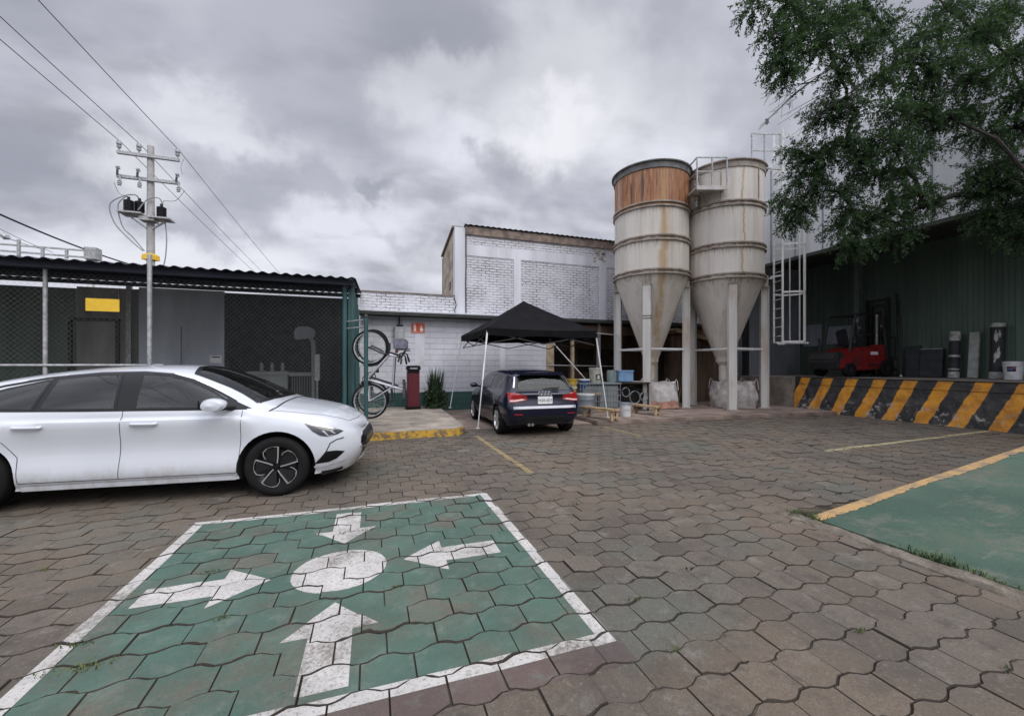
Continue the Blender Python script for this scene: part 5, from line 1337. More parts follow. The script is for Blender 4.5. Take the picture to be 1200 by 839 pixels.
def signs():
    p = at(118, 357, 6.92); o = thing('yellow_sign', 'plain yellow board wired to the chain link fence of the compound', 'sign', (p.x, 8.85, p.z-.11))
    m = MB(); m.box((0,0,.11),(.455,.012,.22)); m.build('board', M['yellow_sign'], o, local=True, bevel=.004)
    m = MB()
    for z in (-.005,.225): m.box((0,0,z),(.465,.018,.012))
    m.build('frame', M['dark_steel'], o, local=True)
    m = MB()
    for x in (-.2,.2): m.cyl((x,.012,.20),(x,.035,.26),.004,6)
    m.build('hanger', M['dark_steel'], o, local=True)
    p = at(489, 385, 13.55); o = thing('extinguisher_sign', 'small orange fire extinguisher sign on the white wall', 'sign', (p.x, WY-.015, p.z-.17))
    m = MB(); m.box((0,0,.17),(.42,.012,.34)); m.build('plate', M['orange_sign'], o, local=True)
    m = MB(); y = -.008
    def q(x0,z0,x1,z1): m.box(((x0+x1)/2,y,(z0+z1)/2),(x1-x0,.003,z1-z0))
    q(-.19,.02,-.01,.03); q(-.19,.31,-.01,.32); q(.02,.31,.19,.32); q(.02,.02,.19,.03)
    # extinguisher figure on the left, flame on the right
    m.prism([(-.135,.06),(-.065,.06),(-.065,.21),(-.085,.24),(-.115,.24),(-.135,.21)], 0, .003, Matrix(((1,0,0,0),(0,0,1,y),(0,1,0,0),(0,0,0,1))))
    q(-.115,.243,-.085,.265); q(-.155,.267,-.07,.282)
    m.prism([(.07,.06),(.14,.06),(.165,.12),(.15,.19),(.125,.16),(.115,.27),(.075,.20),(.05,.13)], 0, .003, Matrix(((1,0,0,0),(0,0,1,y),(0,1,0,0),(0,0,0,1))))
    m.build('symbol', M['white_flat'], o, local=True)
    m = MB(); m.box((0,-.007,.17),(.44,.004,.012)); m.build('divider', M['orange_sign'], o, local=True)
    # extinguisher cabinet
    g = at(484, 479, 12.5); o = thing('extinguisher_cabinet', 'tall narrow dark red fire cabinet with a black hood by the plant', 'cabinet', (g.x, g.y, .17))
    m = MB(); m.box((0,0,.62),(.36,.34,1.10)); m.build('case', M['red_box'], o, local=True, bevel=.02)
    m = MB(); m.box((0,-.18,.62),(.27,.012,.92)); m.build('door', M['red_box'], o, local=True, bevel=.005)
    m = MB(); m.box((0,-.01,1.24),(.42,.42,.16)); m.box((0,-.02,1.13),(.40,.38,.06)); m.build('hood', M['gloss_black'], o, local=True, bevel=.03)
    m = MB(); m.box((0,0,.035),(.44,.40,.07)); m.build('plinth', M['rubber'], o, local=True, bevel=.01)
    m = MB(); m.box((0,-.225,1.235),(.22,.004,.035)); m.build('label_strip', M['galv'], o, local=True)
    p = at(467, 393, 13.5); o = thing('electric_box', 'grey electric box with a conduit on the white wall above the bicycle', 'electric box', (p.x, WY-.1, p.z-.25))
    m = MB(); m.box((0,0,.3),(.30,.18,.48)); m.build('case', M['porcelain'], o, local=True, bevel=.015)
    m = MB(); m.cyl((0,.02,.54),(0,.02,1.02),.025,10); m.box((0,-.02,.52),(.22,.14,.06)); m.build('conduit', M['dark_steel'], o, local=True)
    m = MB(); m.box((0,-.095,.26),(.2,.01,.28)); m.build('cover', M['galv'], o, local=True, bevel=.004)
signs()
# ------------------------------------------------------------------ canopy tent
def tent():
    c0 = W(-.6,10.0); r = thing('canopy_tent', 'black pop up canopy tent on thin white legs over the navy car', 'tent', (c0.x+1.5, c0.y+1.5, 0))
    H = 1.52; zt, zv, zp = 2.42, 2.24, 3.36
    cor = [Vector((-H,-H,0)), Vector((H,-H,0)), Vector((H,H,0)), Vector((-H,H,0))]
    m = MB(); N = 14
    # four panels, slightly hollow between ridge lines
    for k in range(4):
        a, b = cor[k], cor[(k+1)%4]; vs = []
        for i in range(N+1):
            t = i/N
            for j in range(N+1):
                s = j/N; p = (a+(b-a)*s)*(1-t)
                z = zt+(zp-zt)*t - .07*math.sin(math.pi*min(1,t*1.02))*(.35+.65*math.sin(math.pi*s)) - .03*math.sin(math.pi*s)*(1-t) + (.010*math.sin(s*17+k*2+t*6)+.008*math.sin(s*31-t*11+k))*math.sin(math.pi*s)*(1-t*.5)*min(1,t*5)
                vs.append(Vector((p.x,p.y,z)))
        m.add(vs, [(i*(N+1)+j, i*(N+1)+j+1, (i+1)*(N+1)+j+1, (i+1)*(N+1)+j) for i in range(N) for j in range(N)])
    top = m.build('canopy', M['black_fabric'], r, local=True, smooth=True)
    m = MB()
    for k in range(4):
        a, b = cor[k], cor[(k+1)%4]; vs = []; n = 24
        for j in range(n+1):
            s = j/n; p = a+(b-a)*s; nrm = Vector(((b-a).y, -(b-a).x, 0)).normalized()
            wv = .012*math.sin(s*21+k)+.01*math.sin(s*47)
            zz = zt-.03*math.sin(math.pi*s)
            vs += [Vector((p.x,p.y,zz)), p*1.004+nrm*wv+Vector((0,0,zv-.012*math.sin(s*9+k)-.02*math.sin(math.pi*s)))]
        m.add(vs, [(2*j,2*j+2,2*j+3,2*j+1) for j in range(n)])
    m.build('valance', M['black_fabric'], r, local=True, smooth=True, recalc=False)
    feet = [W(-.8,9.6,.02), W(2.57,11.0,.10), W(3.35,13.6,.03), W(-1.93,12.75,.175)]
    for k, f in enumerate(feet):
        fl = f - r.location; tp = cor[k]*.985 + Vector((0,0,zt-.03))
        d = (tp-fl); mid = fl + d*.48
        m = MB(); m.bar(fl+Vector((0,0,.01)), mid+d*.03, .022); m.bar(mid, tp, .032); leg = m.build('leg', M['white_steel'], r, local=True)
        m = MB(); m.box(fl+Vector((0,0,.006)),(.09,.09,.012)); m.build('foot', M['white_steel'], leg, local=True)
    m = MB()
    for k in range(4):
        a, b = cor[k]*.97, cor[(k+1)%4]*.97; h = (a+b)/2
        for p, q in ((a,h),(h,b)):
            m.bar(p+Vector((0,0,zt-.10)), q+Vector((0,0,zt-.38)), .016,.026); m.bar(p+Vector((0,0,zt-.38)), q+Vector((0,0,zt-.10)), .016,.026)
    m.build('truss', M['dark_steel'], r, local=True)
    # strap to the silo leg
    a = cor[1]+Vector((0,0,zt-.06)); b = W(3.72,14.35,2.55)-r.location
    m = MB(); m.bar(a, b, .04, .012); m.build('tie_strap', M['white_steel'], r, local=True)
tent()

# ------------------------------------------------------------------ silos
def tank(name, label, u, d, rings, rim, skin_m, top_dark):
    c = W(u, d, .09); r = thing(name, label, 'silo', (c.x, c.y, 0), 0, 'storage silos'); RR = 1.205
    zr = rings[-1]
    m = MB(); m.lathe([(.0,rim+.30),(.5,rim+.22),(RR-.04,rim),(RR,rim-.02),(RR,zr),(RR-.02,zr-.02)], 72); m.build('tank', skin_m, r, local=True, smooth=True)
    m = MB(); m.lathe([(RR-.01,zr+.01),(.27,1.80),(.24,1.74),(.24,1.62),(.14,1.5),(.14,1.02),(.12,1.02)], 64); m.build('hopper', skin_m, r, local=True, smooth=True)
    for z in rings:
        m = MB(); 
        for dz in (0,.13) if z != zr else (0,.12):
            m.lathe([(RR-.005,z+dz-.028),(RR+.055,z+dz-.022),(RR+.055,z+dz+.022),(RR-.005,z+dz+.028)], 72)
        m.build('ring', M['silo_ring'], r, local=True, smooth=True)
    m = MB(); m.lathe([(RR-.005,rim-.20),(RR+.03,rim-.19),(RR+.04,rim-.02),(RR+.10,rim+.0),(RR+.10,rim+.035),(RR-.1,rim+.07)], 72); m.build('rim', M['silo_rim'] if top_dark else M['silo_ring'], r, local=True, smooth=True)
    offs = [(-.47,-1.02),(1.02,-.47),(-1.02,.47),(.47,1.02)] if top_dark else [(-.27,-1.06),(1.16,-.40),(-.78,.62),(.5,1.02)]
    for ox, oy in offs:
        p = Vector((ox*CA+oy*SA, -ox*SA+oy*CA, 0))*.99
        rot = Matrix.Rotation(math.atan2(p.y,p.x), 3, 'Z')
        m = MB(); 
        # H section leg
        for s in (-1,1): m.box(p+rot@Vector((s*.105,0,2.07)), (.022,.235,3.96), rot)
        m.box(p+Vector((0,0,2.07)), (.19,.12,3.96), rot)
        leg = m.build('leg', M['silo_leg'], r, local=True, bevel=.004)
        m = MB()
        for s in (-1,1): m.box(p+rot@Vector((.02,s*.07,4.24)), (.16,.018,.40), rot)
        m.box(p+Vector((0,0,4.055)), (.28,.28,.02), rot); m.build('bracket', M['silo_ring'], leg, local=True)
        m = MB(); m.box(p+Vector((0,0,.10)), (.36,.36,.03), rot); m.build('base_plate', M['silo_ring'], leg, local=True)
    P = [Vector((ox*CA+oy*SA, -ox*SA+oy*CA, 2.03))*1 for ox, oy in offs]
    for a, b in ((0,1),(0,2),(2,3),(1,3)):
        q, w = P[a]*.99, P[b]*.99; q.z = w.z = 2.03; dd = (w-q).normalized()*.12
        m = MB(); m.bar(q+dd, w-dd, .055,.06); m.build('brace', M['white_steel'], r, local=True)
    # filler pipe down the tank
    m = MB(); a = R(-62); x, y = (RR+.07)*math.cos(a), (RR+.07)*math.sin(a)
    return r, RR
sa, RR = tank('storage_silo', 'rust topped cement silo, the left of the two tall silos', 4.75, 14.0, (6.5,5.45,4.4), 7.88, M['silo_a'], True)
sb, RR = tank('storage_silo', 'cream cement silo without the rusty band, nearer the caged ladder', 7.17, 13.9, (6.5,5.2,4.25), 7.86, M['silo_b'], False)
def silo_extras():
    # gooseneck and clamp on the rusty one
    m = MB(); p = Vector((0,0,0)); f = Vector((-.47*CA-1.02*SA, .47*SA-1.02*CA, 0))*.99
    for z in (2.98,3.06): m.lathe([(.15,z-.012),(.175,z-.012),(.175,z+.012),(.15,z+.012)], 4, Matrix.Translation((f.x,f.y,0)) @ Matrix.Rotation(math.atan2(f.y,f.x)+R(45),4,'Z'), close=True)
    m.build('leg_strap', M['dark_steel'], sa, local=True)
    # vertical conduits on the cream tank
    for u in (.55, -.62):
        v = -math.sqrt((RR+.02)**2-u*u); x, y = u*CA+v*SA, -u*SA+v*CA
        m = MB(); m.cyl((x,y,6.7),(x,y,7.8),.016,8); m.build('conduit', M['silo_ring'], sb, local=True)
    # dome vent and valve
    m = MB(); m.lathe([(0,8.25),(.09,8.2),(.12,8.1),(.12,7.85)], 16, Matrix.Translation((-.45,-.3,-.02))); m.build('vent', M['silo_rim'], sb, local=True, smooth=True)
    for s_, dz in ((sa,0),(sb,0)):
        m = MB(); m.cyl((0,0,.55),(0,0,1.02),.13,16); m.box((.0,0,.85),(.42,.12,.10)); m.build('outlet_valve', M['galv'], s_, local=True, smooth=False)
    # pipe run bridging the gap, with elbows
    g = W(5.95,13.2,0)-sa.location
    m = MB()
    m.tube([Vector((g.x,g.y,7.75)),Vector((g.x,g.y,7.35)),Vector((g.x,g.y,6.9)),Vector((g.x,g.y,6.6))],.05,10); m.build('filler_pipe', M['galv'], sa, local=True, smooth=True)
    m = MB()
    for z in (7.55,7.3,7.05,6.85): m.lathe([(0,z-.05),(.085,z-.05),(.085,z+.03),(0,z+.03)], 12, Matrix.Translation((g.x,g.y,0)))
    m.build('pipe_flange', M['silo_ring'], sa, local=True)
    # catwalk between the tops, fixed to the cream silo
    q = W(6.15,12.95,0)-sb.location; rot = Matrix.Rotation(-YAW,3,'Z')
    m = MB(); m.box(q+Vector((0,0,6.98)),(.95,.75,.05),rot); m.box(q+rot@Vector((0,-.38,6.94)),(.95,.03,.12),rot)
    cw = m.build('catwalk', M['silo_leg'], sb, local=True)
    m = MB()
    for x in (-.46,0,.46): m.bar(q+rot@Vector((x,-.36,7.0)), q+rot@Vector((x,-.36,7.9)), .032)
    for x in (-.46,): m.bar(q+rot@Vector((x,.36,7.0)), q+rot@Vector((x,.36,7.9)), .032); m.bar(q+rot@Vector((x,-.36,7.88)), q+rot@Vector((x,.36,7.88)), .032); m.bar(q+rot@Vector((x,-.36,7.45)), q+rot@Vector((x,.36,7.45)), .026)
    m.bar(q+rot@Vector((-.46,-.36,7.88)), q+rot@Vector((.46,-.36,7.88)), .034); m.bar(q+rot@Vector((-.46,-.36,7.45)), q+rot@Vector((.46,-.36,7.45)), .028)
    m.build('guard_rail', M['galv'], cw, local=True)
    m = MB(); m.bar(q+rot@Vector((-.2,.0,6.95)), q+rot@Vector((.3,.35,6.4)), .05); m.build('strut', M['silo_ring'], cw, local=True)
    # rail round the top of the cream silo on the ladder side
    m = MB(); Q = [W(7.62,13.02,0)-sb.location, W(8.10,13.14,0)-sb.location, W(8.66,13.22,0)-sb.location]
    for k, q_ in enumerate(Q): m.bar(q_+Vector((0,0,7.80)), q_+Vector((0,0,8.86+.05*k)), .034)
    for z_ in (8.86, 8.32):
        m.bar(Q[0]+Vector((0,0,z_)), Q[1]+Vector((0,0,z_+.05)), .034); m.bar(Q[1]+Vector((0,0,z_+.05)), Q[2]+Vector((0,0,z_+.10)), .034)
    m.bar(Q[1]+Vector((0,0,7.82)), Q[2]+Vector((0,0,7.82)), .05)
    m.build('guard_rail', M['galv'], sb, local=True)
silo_extras()
def ladder():
    o = W(8.74,13.45,0); r = thing('caged_ladder', 'white caged ladder climbing the right side of the cream silo', 'ladder', (o.x,o.y,2.2), -YAW)
    z0, z1 = .05, 6.6
    def h(z): return z-2.2
    for y in (-.22,.22):
        m = MB(); m.bar((0,y,z0),(0,y,z1+.35),.055,.03); m.build('stile', M['white_steel'], r, local=True)
    z = .25
    while z < z1: m = MB(); m.cyl((0,-.21,z),(0,.21,z),.013,8); m.build('rung', M['white_steel'], r, local=True, smooth=True); z += .3

    def hoop(z):
        pts = [Vector((0,-.24,z))] + [Vector((.42+.40*math.cos(a), .38*math.sin(a), z)) for a in [R(-90+180*k/14) for k in range(15)]] + [Vector((0,.24,z))]
        m = MB()
        for a, b in zip(pts[:-1], pts[1:]): m.bar(a, b, .012, .055)
        m.build('cage_hoop', M['white_steel'], r, local=True)
    for z in (.06,1.66,3.2,4.7,5.8,6.65): hoop(z)
    for a in (-62,-20,20,62):
        m = MB(); m.bar((.42+.40*math.cos(R(a)), .38*math.sin(R(a)), .06),(.42+.40*math.cos(R(a)), .38*math.sin(R(a)), 6.65),.045,.014,(1,0,0)); m.build('cage_bar', M['white_steel'], r, local=True)
    for z in (2.2,4.6):
        m = MB()
        for y in (-.2,.2): m.bar((0,y,z),(-.24,y*.9+.2,z),.045)
        m.build('stand_off', M['white_steel'], r, local=True)
    m = MB(); m.bar((.02,-.25,.0),(-.18,-.3,.0),.07); m.bar((-.2,-.24,.02),(.84,-.20,.02),.05); m.build('bottom_bar', M['white_steel'], r, local=True)
ladder()

# ------------------------------------------------------------------ forklift on the dock
def forklift():
    p = at(1003, 440, 14.3); r = thing('forklift', 'red forklift parked on the loading dock with its mast to the right', 'forklift', (p.x, p.y, DZ+.005), -YAW+R(12))
    # +x towards the mast
    Xz = Matrix(((1,0,0,0),(0,0,1,0),(0,1,0,0),(0,0,0,1)))
    m = MB(); m.prism([(-1.35,.28),(-1.30,.62),(-.55,.98),(.0,1.03),(.28,1.03),(.34,.70),(.75,.66),(.80,.24),(-.9,.22)], -.52, .52, Xz); m.build('chassis', M['forklift_red'], r, local=True, bevel=.05)
    m = MB(); m.prism([(-1.46,.24),(-1.52,.55),(-1.42,.80),(-1.1,.86),(-1.0,.30)], -.5, .5, Xz); m.build('counterweight', M['dark_steel'], r, local=True, bevel=.05)
    m = MB(); m.box((.40,-.40,.72),(.34,.26,.75)); m.build('side_cowl', M['forklift_red'], r, local=True, bevel=.03)
    for x, rr in ((-.92,.24),(.62,.30)):
        for y in (-.50,.50):
            m = MB(); m.lathe([(.09,-.09),(rr-.03,-.09),(rr,-.06),(rr,.06),(rr-.03,.09),(.09,.09)], 28, Matrix.Translation((x,y,rr)) @ Matrix.Rotation(R(90),4,'X')); w = m.build('wheel', M['rubber'], r, local=True, smooth=True)
            m = MB(); m.lathe([(0,-.06),(.10,-.07),(.10,.07),(0,.06)], 16, Matrix.Translation((x,y,rr)) @ Matrix.Rotation(R(90),4,'X')); m.build('rim', M['dark_steel'], w, local=True)
    m = MB()
    for k in range(5): m.box((-.62+.0,-.525,.42+.06*k),(.34,.012,.022))
    m.build('side_vent', M['dark_steel'], r, local=True)
    m = MB(); m.box((.02,-.56,.42),(.42,.10,.04)); m.box((.02,-.56,.26),(.36,.08,.03)); m.build('step', M['dark_steel'], r, local=True)
    m = MB(); m.box((.10,-.528,.80),(.30,.008,.10)); m.build('side_decal', M['white_flat'], r, local=True)
    m = MB(); m.tube([(-1.2,.3,.85),(-1.2,.3,1.25),(-1.24,.3,1.32)],.035,8); m.build('exhaust', M['dark_steel'], r, local=True)
    for y in (-.1,.1):
        m = MB(); m.tube([(.88,y,.5),(.9,y,1.6),(.94,y,2.3),(1.0,y,2.1),(1.02,y,1.2)],.014,6); m.build('hose', M['rubber'], r, local=True, smooth=True)
    for y in (-.38,.38):
        m = MB(); m.lathe([(0,0),(.05,0),(.055,.03),(0,.05)], 12, Matrix.Translation((.62,y,1.75)) @ Matrix.Rotation(R(90),4,'Y')); m.build('work_lamp', M['lamp_clear'], r, local=True)
    # overhead guard
    for y in (-.46,.46):
        m = MB(); m.tube([(-.85,y,.86),(-.72,y,1.6),(-.60,y,2.06),(-.4,y,2.12),(.45,y,2.16),(.52,y,2.08),(.66,y,1.2),(.70,y,.68)], .038, 8); m.build('guard_post', M['dark_steel'], r, local=True, smooth=True)
    m = MB()
    for k in range(7): m.box((-.5+.16*k,0,2.13+.006*k),(.045,.92,.03))
    m.build('overhead_guard', M['dark_steel'], r, local=True)
    m = MB(); m.box((-.35,0,1.10),(.46,.46,.12)); m.bar((-.52,0,1.10),(-.66,0,1.62),.44,.10,(0,1,0)); m.build('seat', M['saddle'], r, local=True, bevel=.04)
    m = MB(); c = Vector((.14,0,1.42)); t = Matrix.Translation(c) @ Matrix.Rotation(R(-38),4,'Y')
    m.lathe([(.18+.016*math.cos(a),.016*math.sin(a)) for a in [R(60*i) for i in range(6)]], 24, t, close=True); m.cyl(c, (.32,0,1.08), .025, 8); m.build('steering_wheel', M['saddle'], r, local=True, smooth=True)
    # mast: pairs of channels, chains, carriage, forks
    mast = MB()
    for y in (-.34,.34): mast.box((.95,y,1.42),(.15,.07,2.65))
    for z in (.35,1.5,2.68): mast.box((.96,0,z),(.09,.62,.10))
    mast.build('mast', M['dark_steel'], r, local=True, bevel=.006)
    m = MB()
    for y in (-.24,.24): m.box((1.0,y,1.35),(.10,.06,2.4))
    for z in (.45,2.5): m.box((1.0,0,z),(.07,.42,.09))
    m.build('inner_mast', M['dark_steel'], r, local=True)
    m = MB(); m.cyl((.92,0,.2),(.92,0,2.2),.045,10); m.build('lift_cylinder', M['galv'], r, local=True, smooth=True)
    m = MB(); 
    for z in (.25,.62): m.box((1.10,0,z),(.05,1.0,.10))
    for k in range(6): m.box((1.10,-.45+.18*k,1.0),(.03,.03,.7))
    m.box((1.10,0,1.36),(.035,.98,.04)); m.build('carriage', M['dark_steel'], r, local=True)
    for y in (-.3,.3):
        m = MB(); m.box((1.15,y,.36),(.05,.11,.66)); m.box((1.68,y,.055),(1.08,.11,.04)); m.build('fork', M['dark_steel'], r, local=True)
    m = MB(); m.lathe([(0,0),(.07,0),(.07,.05),(0,.06)], 14, Matrix.Translation((-.52,-.40,1.9)) @ Matrix.Rotation(R(90),4,'Y')); m.build('work_lamp', M['galv'], r, local=True)
    m = MB(); m.cyl((-.15,.28,1.03),(-.15,.28,1.35),.09,12); m.build('gas_bottle', M['plastic_grey'], r, local=True, smooth=True)
forklift()

# ------------------------------------------------------------------ things leaning on the green wall
def dock_goods():
    xb = 17.53; z0 = DZ+.004
    def yat(px, X):  # where a sight line meets the wall line
        k = (px-600)/480; d = X/(SA+CA*k); return -k*d*SA + d*CA
    def lean(name, label, cat, px, w, th, h, mat, tilt=.10, roll=False, bands=(), mats=None, grp=None):
        y = yat(px, xb-.2); r = thing(name, label, cat, (xb-.06-th/2-h*tilt, y, z0), 0, grp)
        top = Vector((h*tilt,0,h))
        if roll:
            m = MB(); m.cyl((0,0,0),top,w/2,20); m.build('roll', mat, r, local=True, smooth=True)
            for (a,b,q) in bands:
                m = MB(); m.tube([top*a,top*b],[w/2+.006]*2,20); m.build('wrap', M[q], r, local=True, smooth=True)
            m = MB(); m.cyl(top*.999,top*1.004,w*.2,14); m.build('core', M['under'], r, local=True)
        else:
            m = MB(); m.bar((0,0,th*tilt),top,w,th,(1,0,0)); m.build('board', mat, r, local=True, bevel=.006)
            m = MB(); m.bar(top*.97+Vector((-th*.55,0,0)), top*.995+Vector((-th*.55,0,0)), w*.98,.012,(1,0,0)); m.build('edge_strip', M['board_grey'] if mats else mat, r, local=True)
        return r
    lean('dark_board', 'narrow dark board leaning by the corner of the green wall', 'board', 1068, .40, .05, 1.05, M['board_dark'])
    lean('dark_board', 'wide dark board with a pale top edge leaning on the green wall', 'board', 1091, .58, .10, .95, M['board_dark'], mats=1)
    lean('wrapped_roll', 'dark roll with thin white bands and a white top, left of the pale plank', 'roll', 1119, .25, .25, 1.45, M['board_dark'], .06, True, ((.80,1.,'roll_white'),(.45,.49,'roll_white'),(.17,.20,'roll_white'),(0,.13,'roll_white')))
    lean('pale_plank', 'pale grey plank standing upright against the green wall', 'plank', 1141, .22, .09, 1.40, M['board_grey'])
    r = lean('wrapped_roll', 'fat dark roll with ragged white patches beside the white pail', 'roll', 1170, .30, .30, 1.62, M['board_dark'], .05, True, ((.93,1.,'roll_white'),(0,.12,'roll_white')))
    RB = .155
    for (z, h, a, w) in ((1.22,.34,-.2,.30),(1.30,.2,.25,.2),(.62,.30,-.25,.24),(.75,.34,.15,.26)):
        m = MB(); vs = [Vector((RB*math.cos(R(200)+a)+.05*z, RB*math.sin(R(200)+a), z))]
        for i in range(14):
            an = 2*math.pi*i/14; k = random.uniform(.65,1.15); aa = R(200)+a+w*k*math.cos(an); zz = z+h*.55*k*math.sin(an)
            vs.append(Vector((RB*math.cos(aa)+.05*zz, RB*math.sin(aa), zz)))
        m.add(vs, [(0,i+1,(i+1)%14+1) for i in range(14)])
        m.build('torn_wrap', M['roll_white'], r, local=True, smooth=True, recalc=False)
    y = yat(1192, xb-.5); b = thing('paint_pail', 'white paint pail with a red and blue label at the end of the dock', 'pail', (xb-.7, y, z0))
    m = MB(); m.lathe([(0,0),(.17,0),(.20,.46),(.205,.46),(.205,.50),(.0,.51)], 28); m.build('pail', M['plastic_white'], b, local=True, smooth=True)
    m = MB()
    for (a0,a1,za,zb,q) in ((R(165),R(215),.22,.36,0),):
        vs=[]
        for i in range(9):
            a=a0+(a1-a0)*i/8
            for z in (za,zb): vs.append(((.172+.065*z+.003)*math.cos(a),(.172+.065*z+.003)*math.sin(a),z))
        m.add(vs,[(2*i,2*i+2,2*i+3,2*i+1) for i in range(8)])
    m.build('label_patch', M['red_box'], b, local=True, recalc=False)
    m = MB(); vs=[]
    for i in range(9):
        a=R(170)+R(30)*i/8
        for z in (.25,.30): vs.append(((.172+.065*z+.006)*math.cos(a),(.172+.065*z+.006)*math.sin(a),z))
    m.add(vs,[(2*i,2*i+2,2*i+3,2*i+1) for i in range(8)]); m.build('label_stripe', M['plastic_blue'], b, local=True, recalc=False)
    m = MB(); pts=[(.20*math.cos(a),.20*math.sin(a),.44-.14*math.sin((a-R(90))*1.0)) for a in [R(90)+R(180)*i/12 for i in range(13)]]; m.tube(pts,.006,6); m.build('handle', M['galv'], b, local=True)
    y = yat(1056, xb-.3); o = thing('long_pole', 'long thin dark pole leaning at an angle in the corner of the bay', 'pole', (xb-.5, y-.1, z0)); m = MB(); m.cyl((0,0,0),(.42,.35,2.9),.028,10); m.build('shaft', M['dark_steel'], o, local=True, smooth=True); m = MB(); m.cyl((0,0,0),(.01,.009,.07),.04,10); m.build('ferrule', M['galv'], o, local=True)
dock_goods()

# ------------------------------------------------------------------ clutter below the silos
def lathe_obj(name, label, cat, loc, prof, mat, grp=None, lid=None, handle=None, stripe=None, n=28):
    r = thing(name, label, cat, loc, 0, grp)
    m = MB(); m.lathe(prof, n); m.build('body', mat, r, local=True, smooth=True)
    rt, zt = prof[-2]
    if lid: m = MB(); m.lathe([(rt,zt-.03),(rt+.012,zt-.03),(rt+.012,zt+.012),(0,zt+.016)], n); m.build('lid', lid, r, local=True)
    if stripe:
        z0, z1, q = stripe; rr = max(p[0] for p in prof)+.003
        m = MB(); m.lathe([(rr,z0),(rr,z1)], n); m.build('label_band', q, r, local=True, smooth=True, recalc=False)
    if handle:
        m = MB(); m.tube([((rt+.01)*math.cos(a), (rt+.01)*math.sin(a), zt-.05-.12*max(0,math.sin(a-R(180)))) for a in [R(180)+R(180)*i/12 for i in range(13)]], .006, 6); m.build('handle', M['galv'], r, local=True)
    return r
def pail_prof(r, h): return [(0,0),(r*.86,0),(r*.88,.02),(r,h-.05),(r+.01,h-.05),(r+.01,h),(0,h)]
def clutter():
    z = .09
    def G(px, d): p = at(px, 428, d); return p.x, p.y
    # steel worktop carrying pails
    x, y = G(700, 12.75); t = thing('pallet_crate', 'grey wire sided crate standing between the pails by the tent leg', 'crate', (x,y,z), -YAW)
    m = MB(); m.box((0,0,.06),(1.25,.9,.10)); m.build('base', M['wood'], t, local=True)
    m = MB()
    for k in range(14): m.box((-.60+.0923*k,-.43,.48),(.014,.014,.72)); m.box((-.60+.0923*k,.43,.48),(.014,.014,.72))
    for zz in (.14,.32,.50,.68,.84): m.box((0,-.43,zz),(1.24,.016,.016)); m.box((0,.43,zz),(1.24,.016,.016)); m.box((-.61,0,zz),(.016,.88,.016)); m.box((.61,0,zz),(.016,.88,.016))
    m.build('cage', M['plastic_grey'], t, local=True)
    m = MB(); m.box((0,0,.86),(1.27,.92,.03)); m.build('top', M['plastic_grey'], t, local=True)
    m = MB(); m.box((0,-.02,.46),(1.12,.76,.66)); m.build('liner', M['transformer'], t, local=True, bevel=.03)
    zt = z+.875
    x, y = G(669.5, 12.4); s = thing('stand', 'low timber stand behind the navy car holding the yellow and blue pails', 'stand', (x+.2,y,z), -YAW)
    m = MB(); m.box((.1,.1,.55),(1.2,.5,.05)); m.build('top', M['wood'], s, local=True)
    for a in (-.42,.62):
        for b in (-.1,.3): m = MB(); m.box((a,b,.26),(.08,.08,.53)); m.build('leg', M['dark_brown'], s, local=True)
    x, y = G(669.5, 12.4); lathe_obj('yellow_pail', 'dirty yellow pail on the stand right behind the navy car', 'pail', (x,y,z+.58), pail_prof(.165,.42), M['plastic_yellow'], 'pails and buckets', None, True, (.12,.2,M['plastic_cream']))
    x, y = G(684, 12.5); lathe_obj('blue_pail', 'blue pail with a white rim between the yellow pail and the cream pail', 'pail', (x,y,z+.58), pail_prof(.165,.40), M['plastic_blue'], 'pails and buckets', M['plastic_white'], True)
    x, y = G(686, 12.0); lathe_obj('grey_drum', 'pale grey drum standing on the ground below the blue pail', 'drum', (x,y,z), [(0,0),(.24,0),(.25,.02),(.25,.18),(.262,.2),(.25,.22),(.25,.40),(.262,.42),(.25,.44),(.25,.56),(0,.57)], M['plastic_grey'], None, M['plastic_white'])
    x, y = G(697.5, 12.6); o = lathe_obj('cream_pail', 'cream pail with a black and white emblem on top of the wire crate', 'pail', (x,y,zt), pail_prof(.185,.46), M['plastic_cream'], 'pails and buckets', None, True)
    f = Vector((-SA,-CA,0)); sx = Vector((CA,-SA,0))
    m = MB(); c = f*.19+sx*.06+Vector((0,0,.18)); m.box(c,(.13,.012,.16),Matrix.Rotation(-YAW,3,'Z')); m.build('emblem_panel', M['ink'], o, local=True)
    m = MB(); c = f*.197+sx*.06; rz = Matrix.Rotation(-YAW,3,'Z'); m.box(c+Vector((0,0,.20)),(.05,.006,.05),rz); m.box(c+Vector((0,0,.14)),(.08,.006,.03),rz); m.build('emblem', M['white_flat'], o, local=True)
    x, y = G(716, 12.7); lathe_obj('olive_can', 'small dark can beside the cream pail on the wire crate', 'can', (x,y,zt), [(0,0),(.13,0),(.13,.36),(.12,.38),(0,.38)], M['green_steel'])
    # pale blue crate on a dark rack
    x, y = G(735, 12.9); k = thing('hose_rack', 'dark rack hung with coiled hoses beside the silo leg', 'rack', (x+.05,y,z), -YAW)
    m = MB()
    for a in (-.45,.55):
        for b in (-.2,.25): m.box((a,b,.42),(.05,.05,.84))
    m.box((.05,0,.86),(1.1,.55,.04)); m.box((.05,.24,.45),(1.1,.02,.78)); m.build('frame', M['dark_brown'], k, local=True)
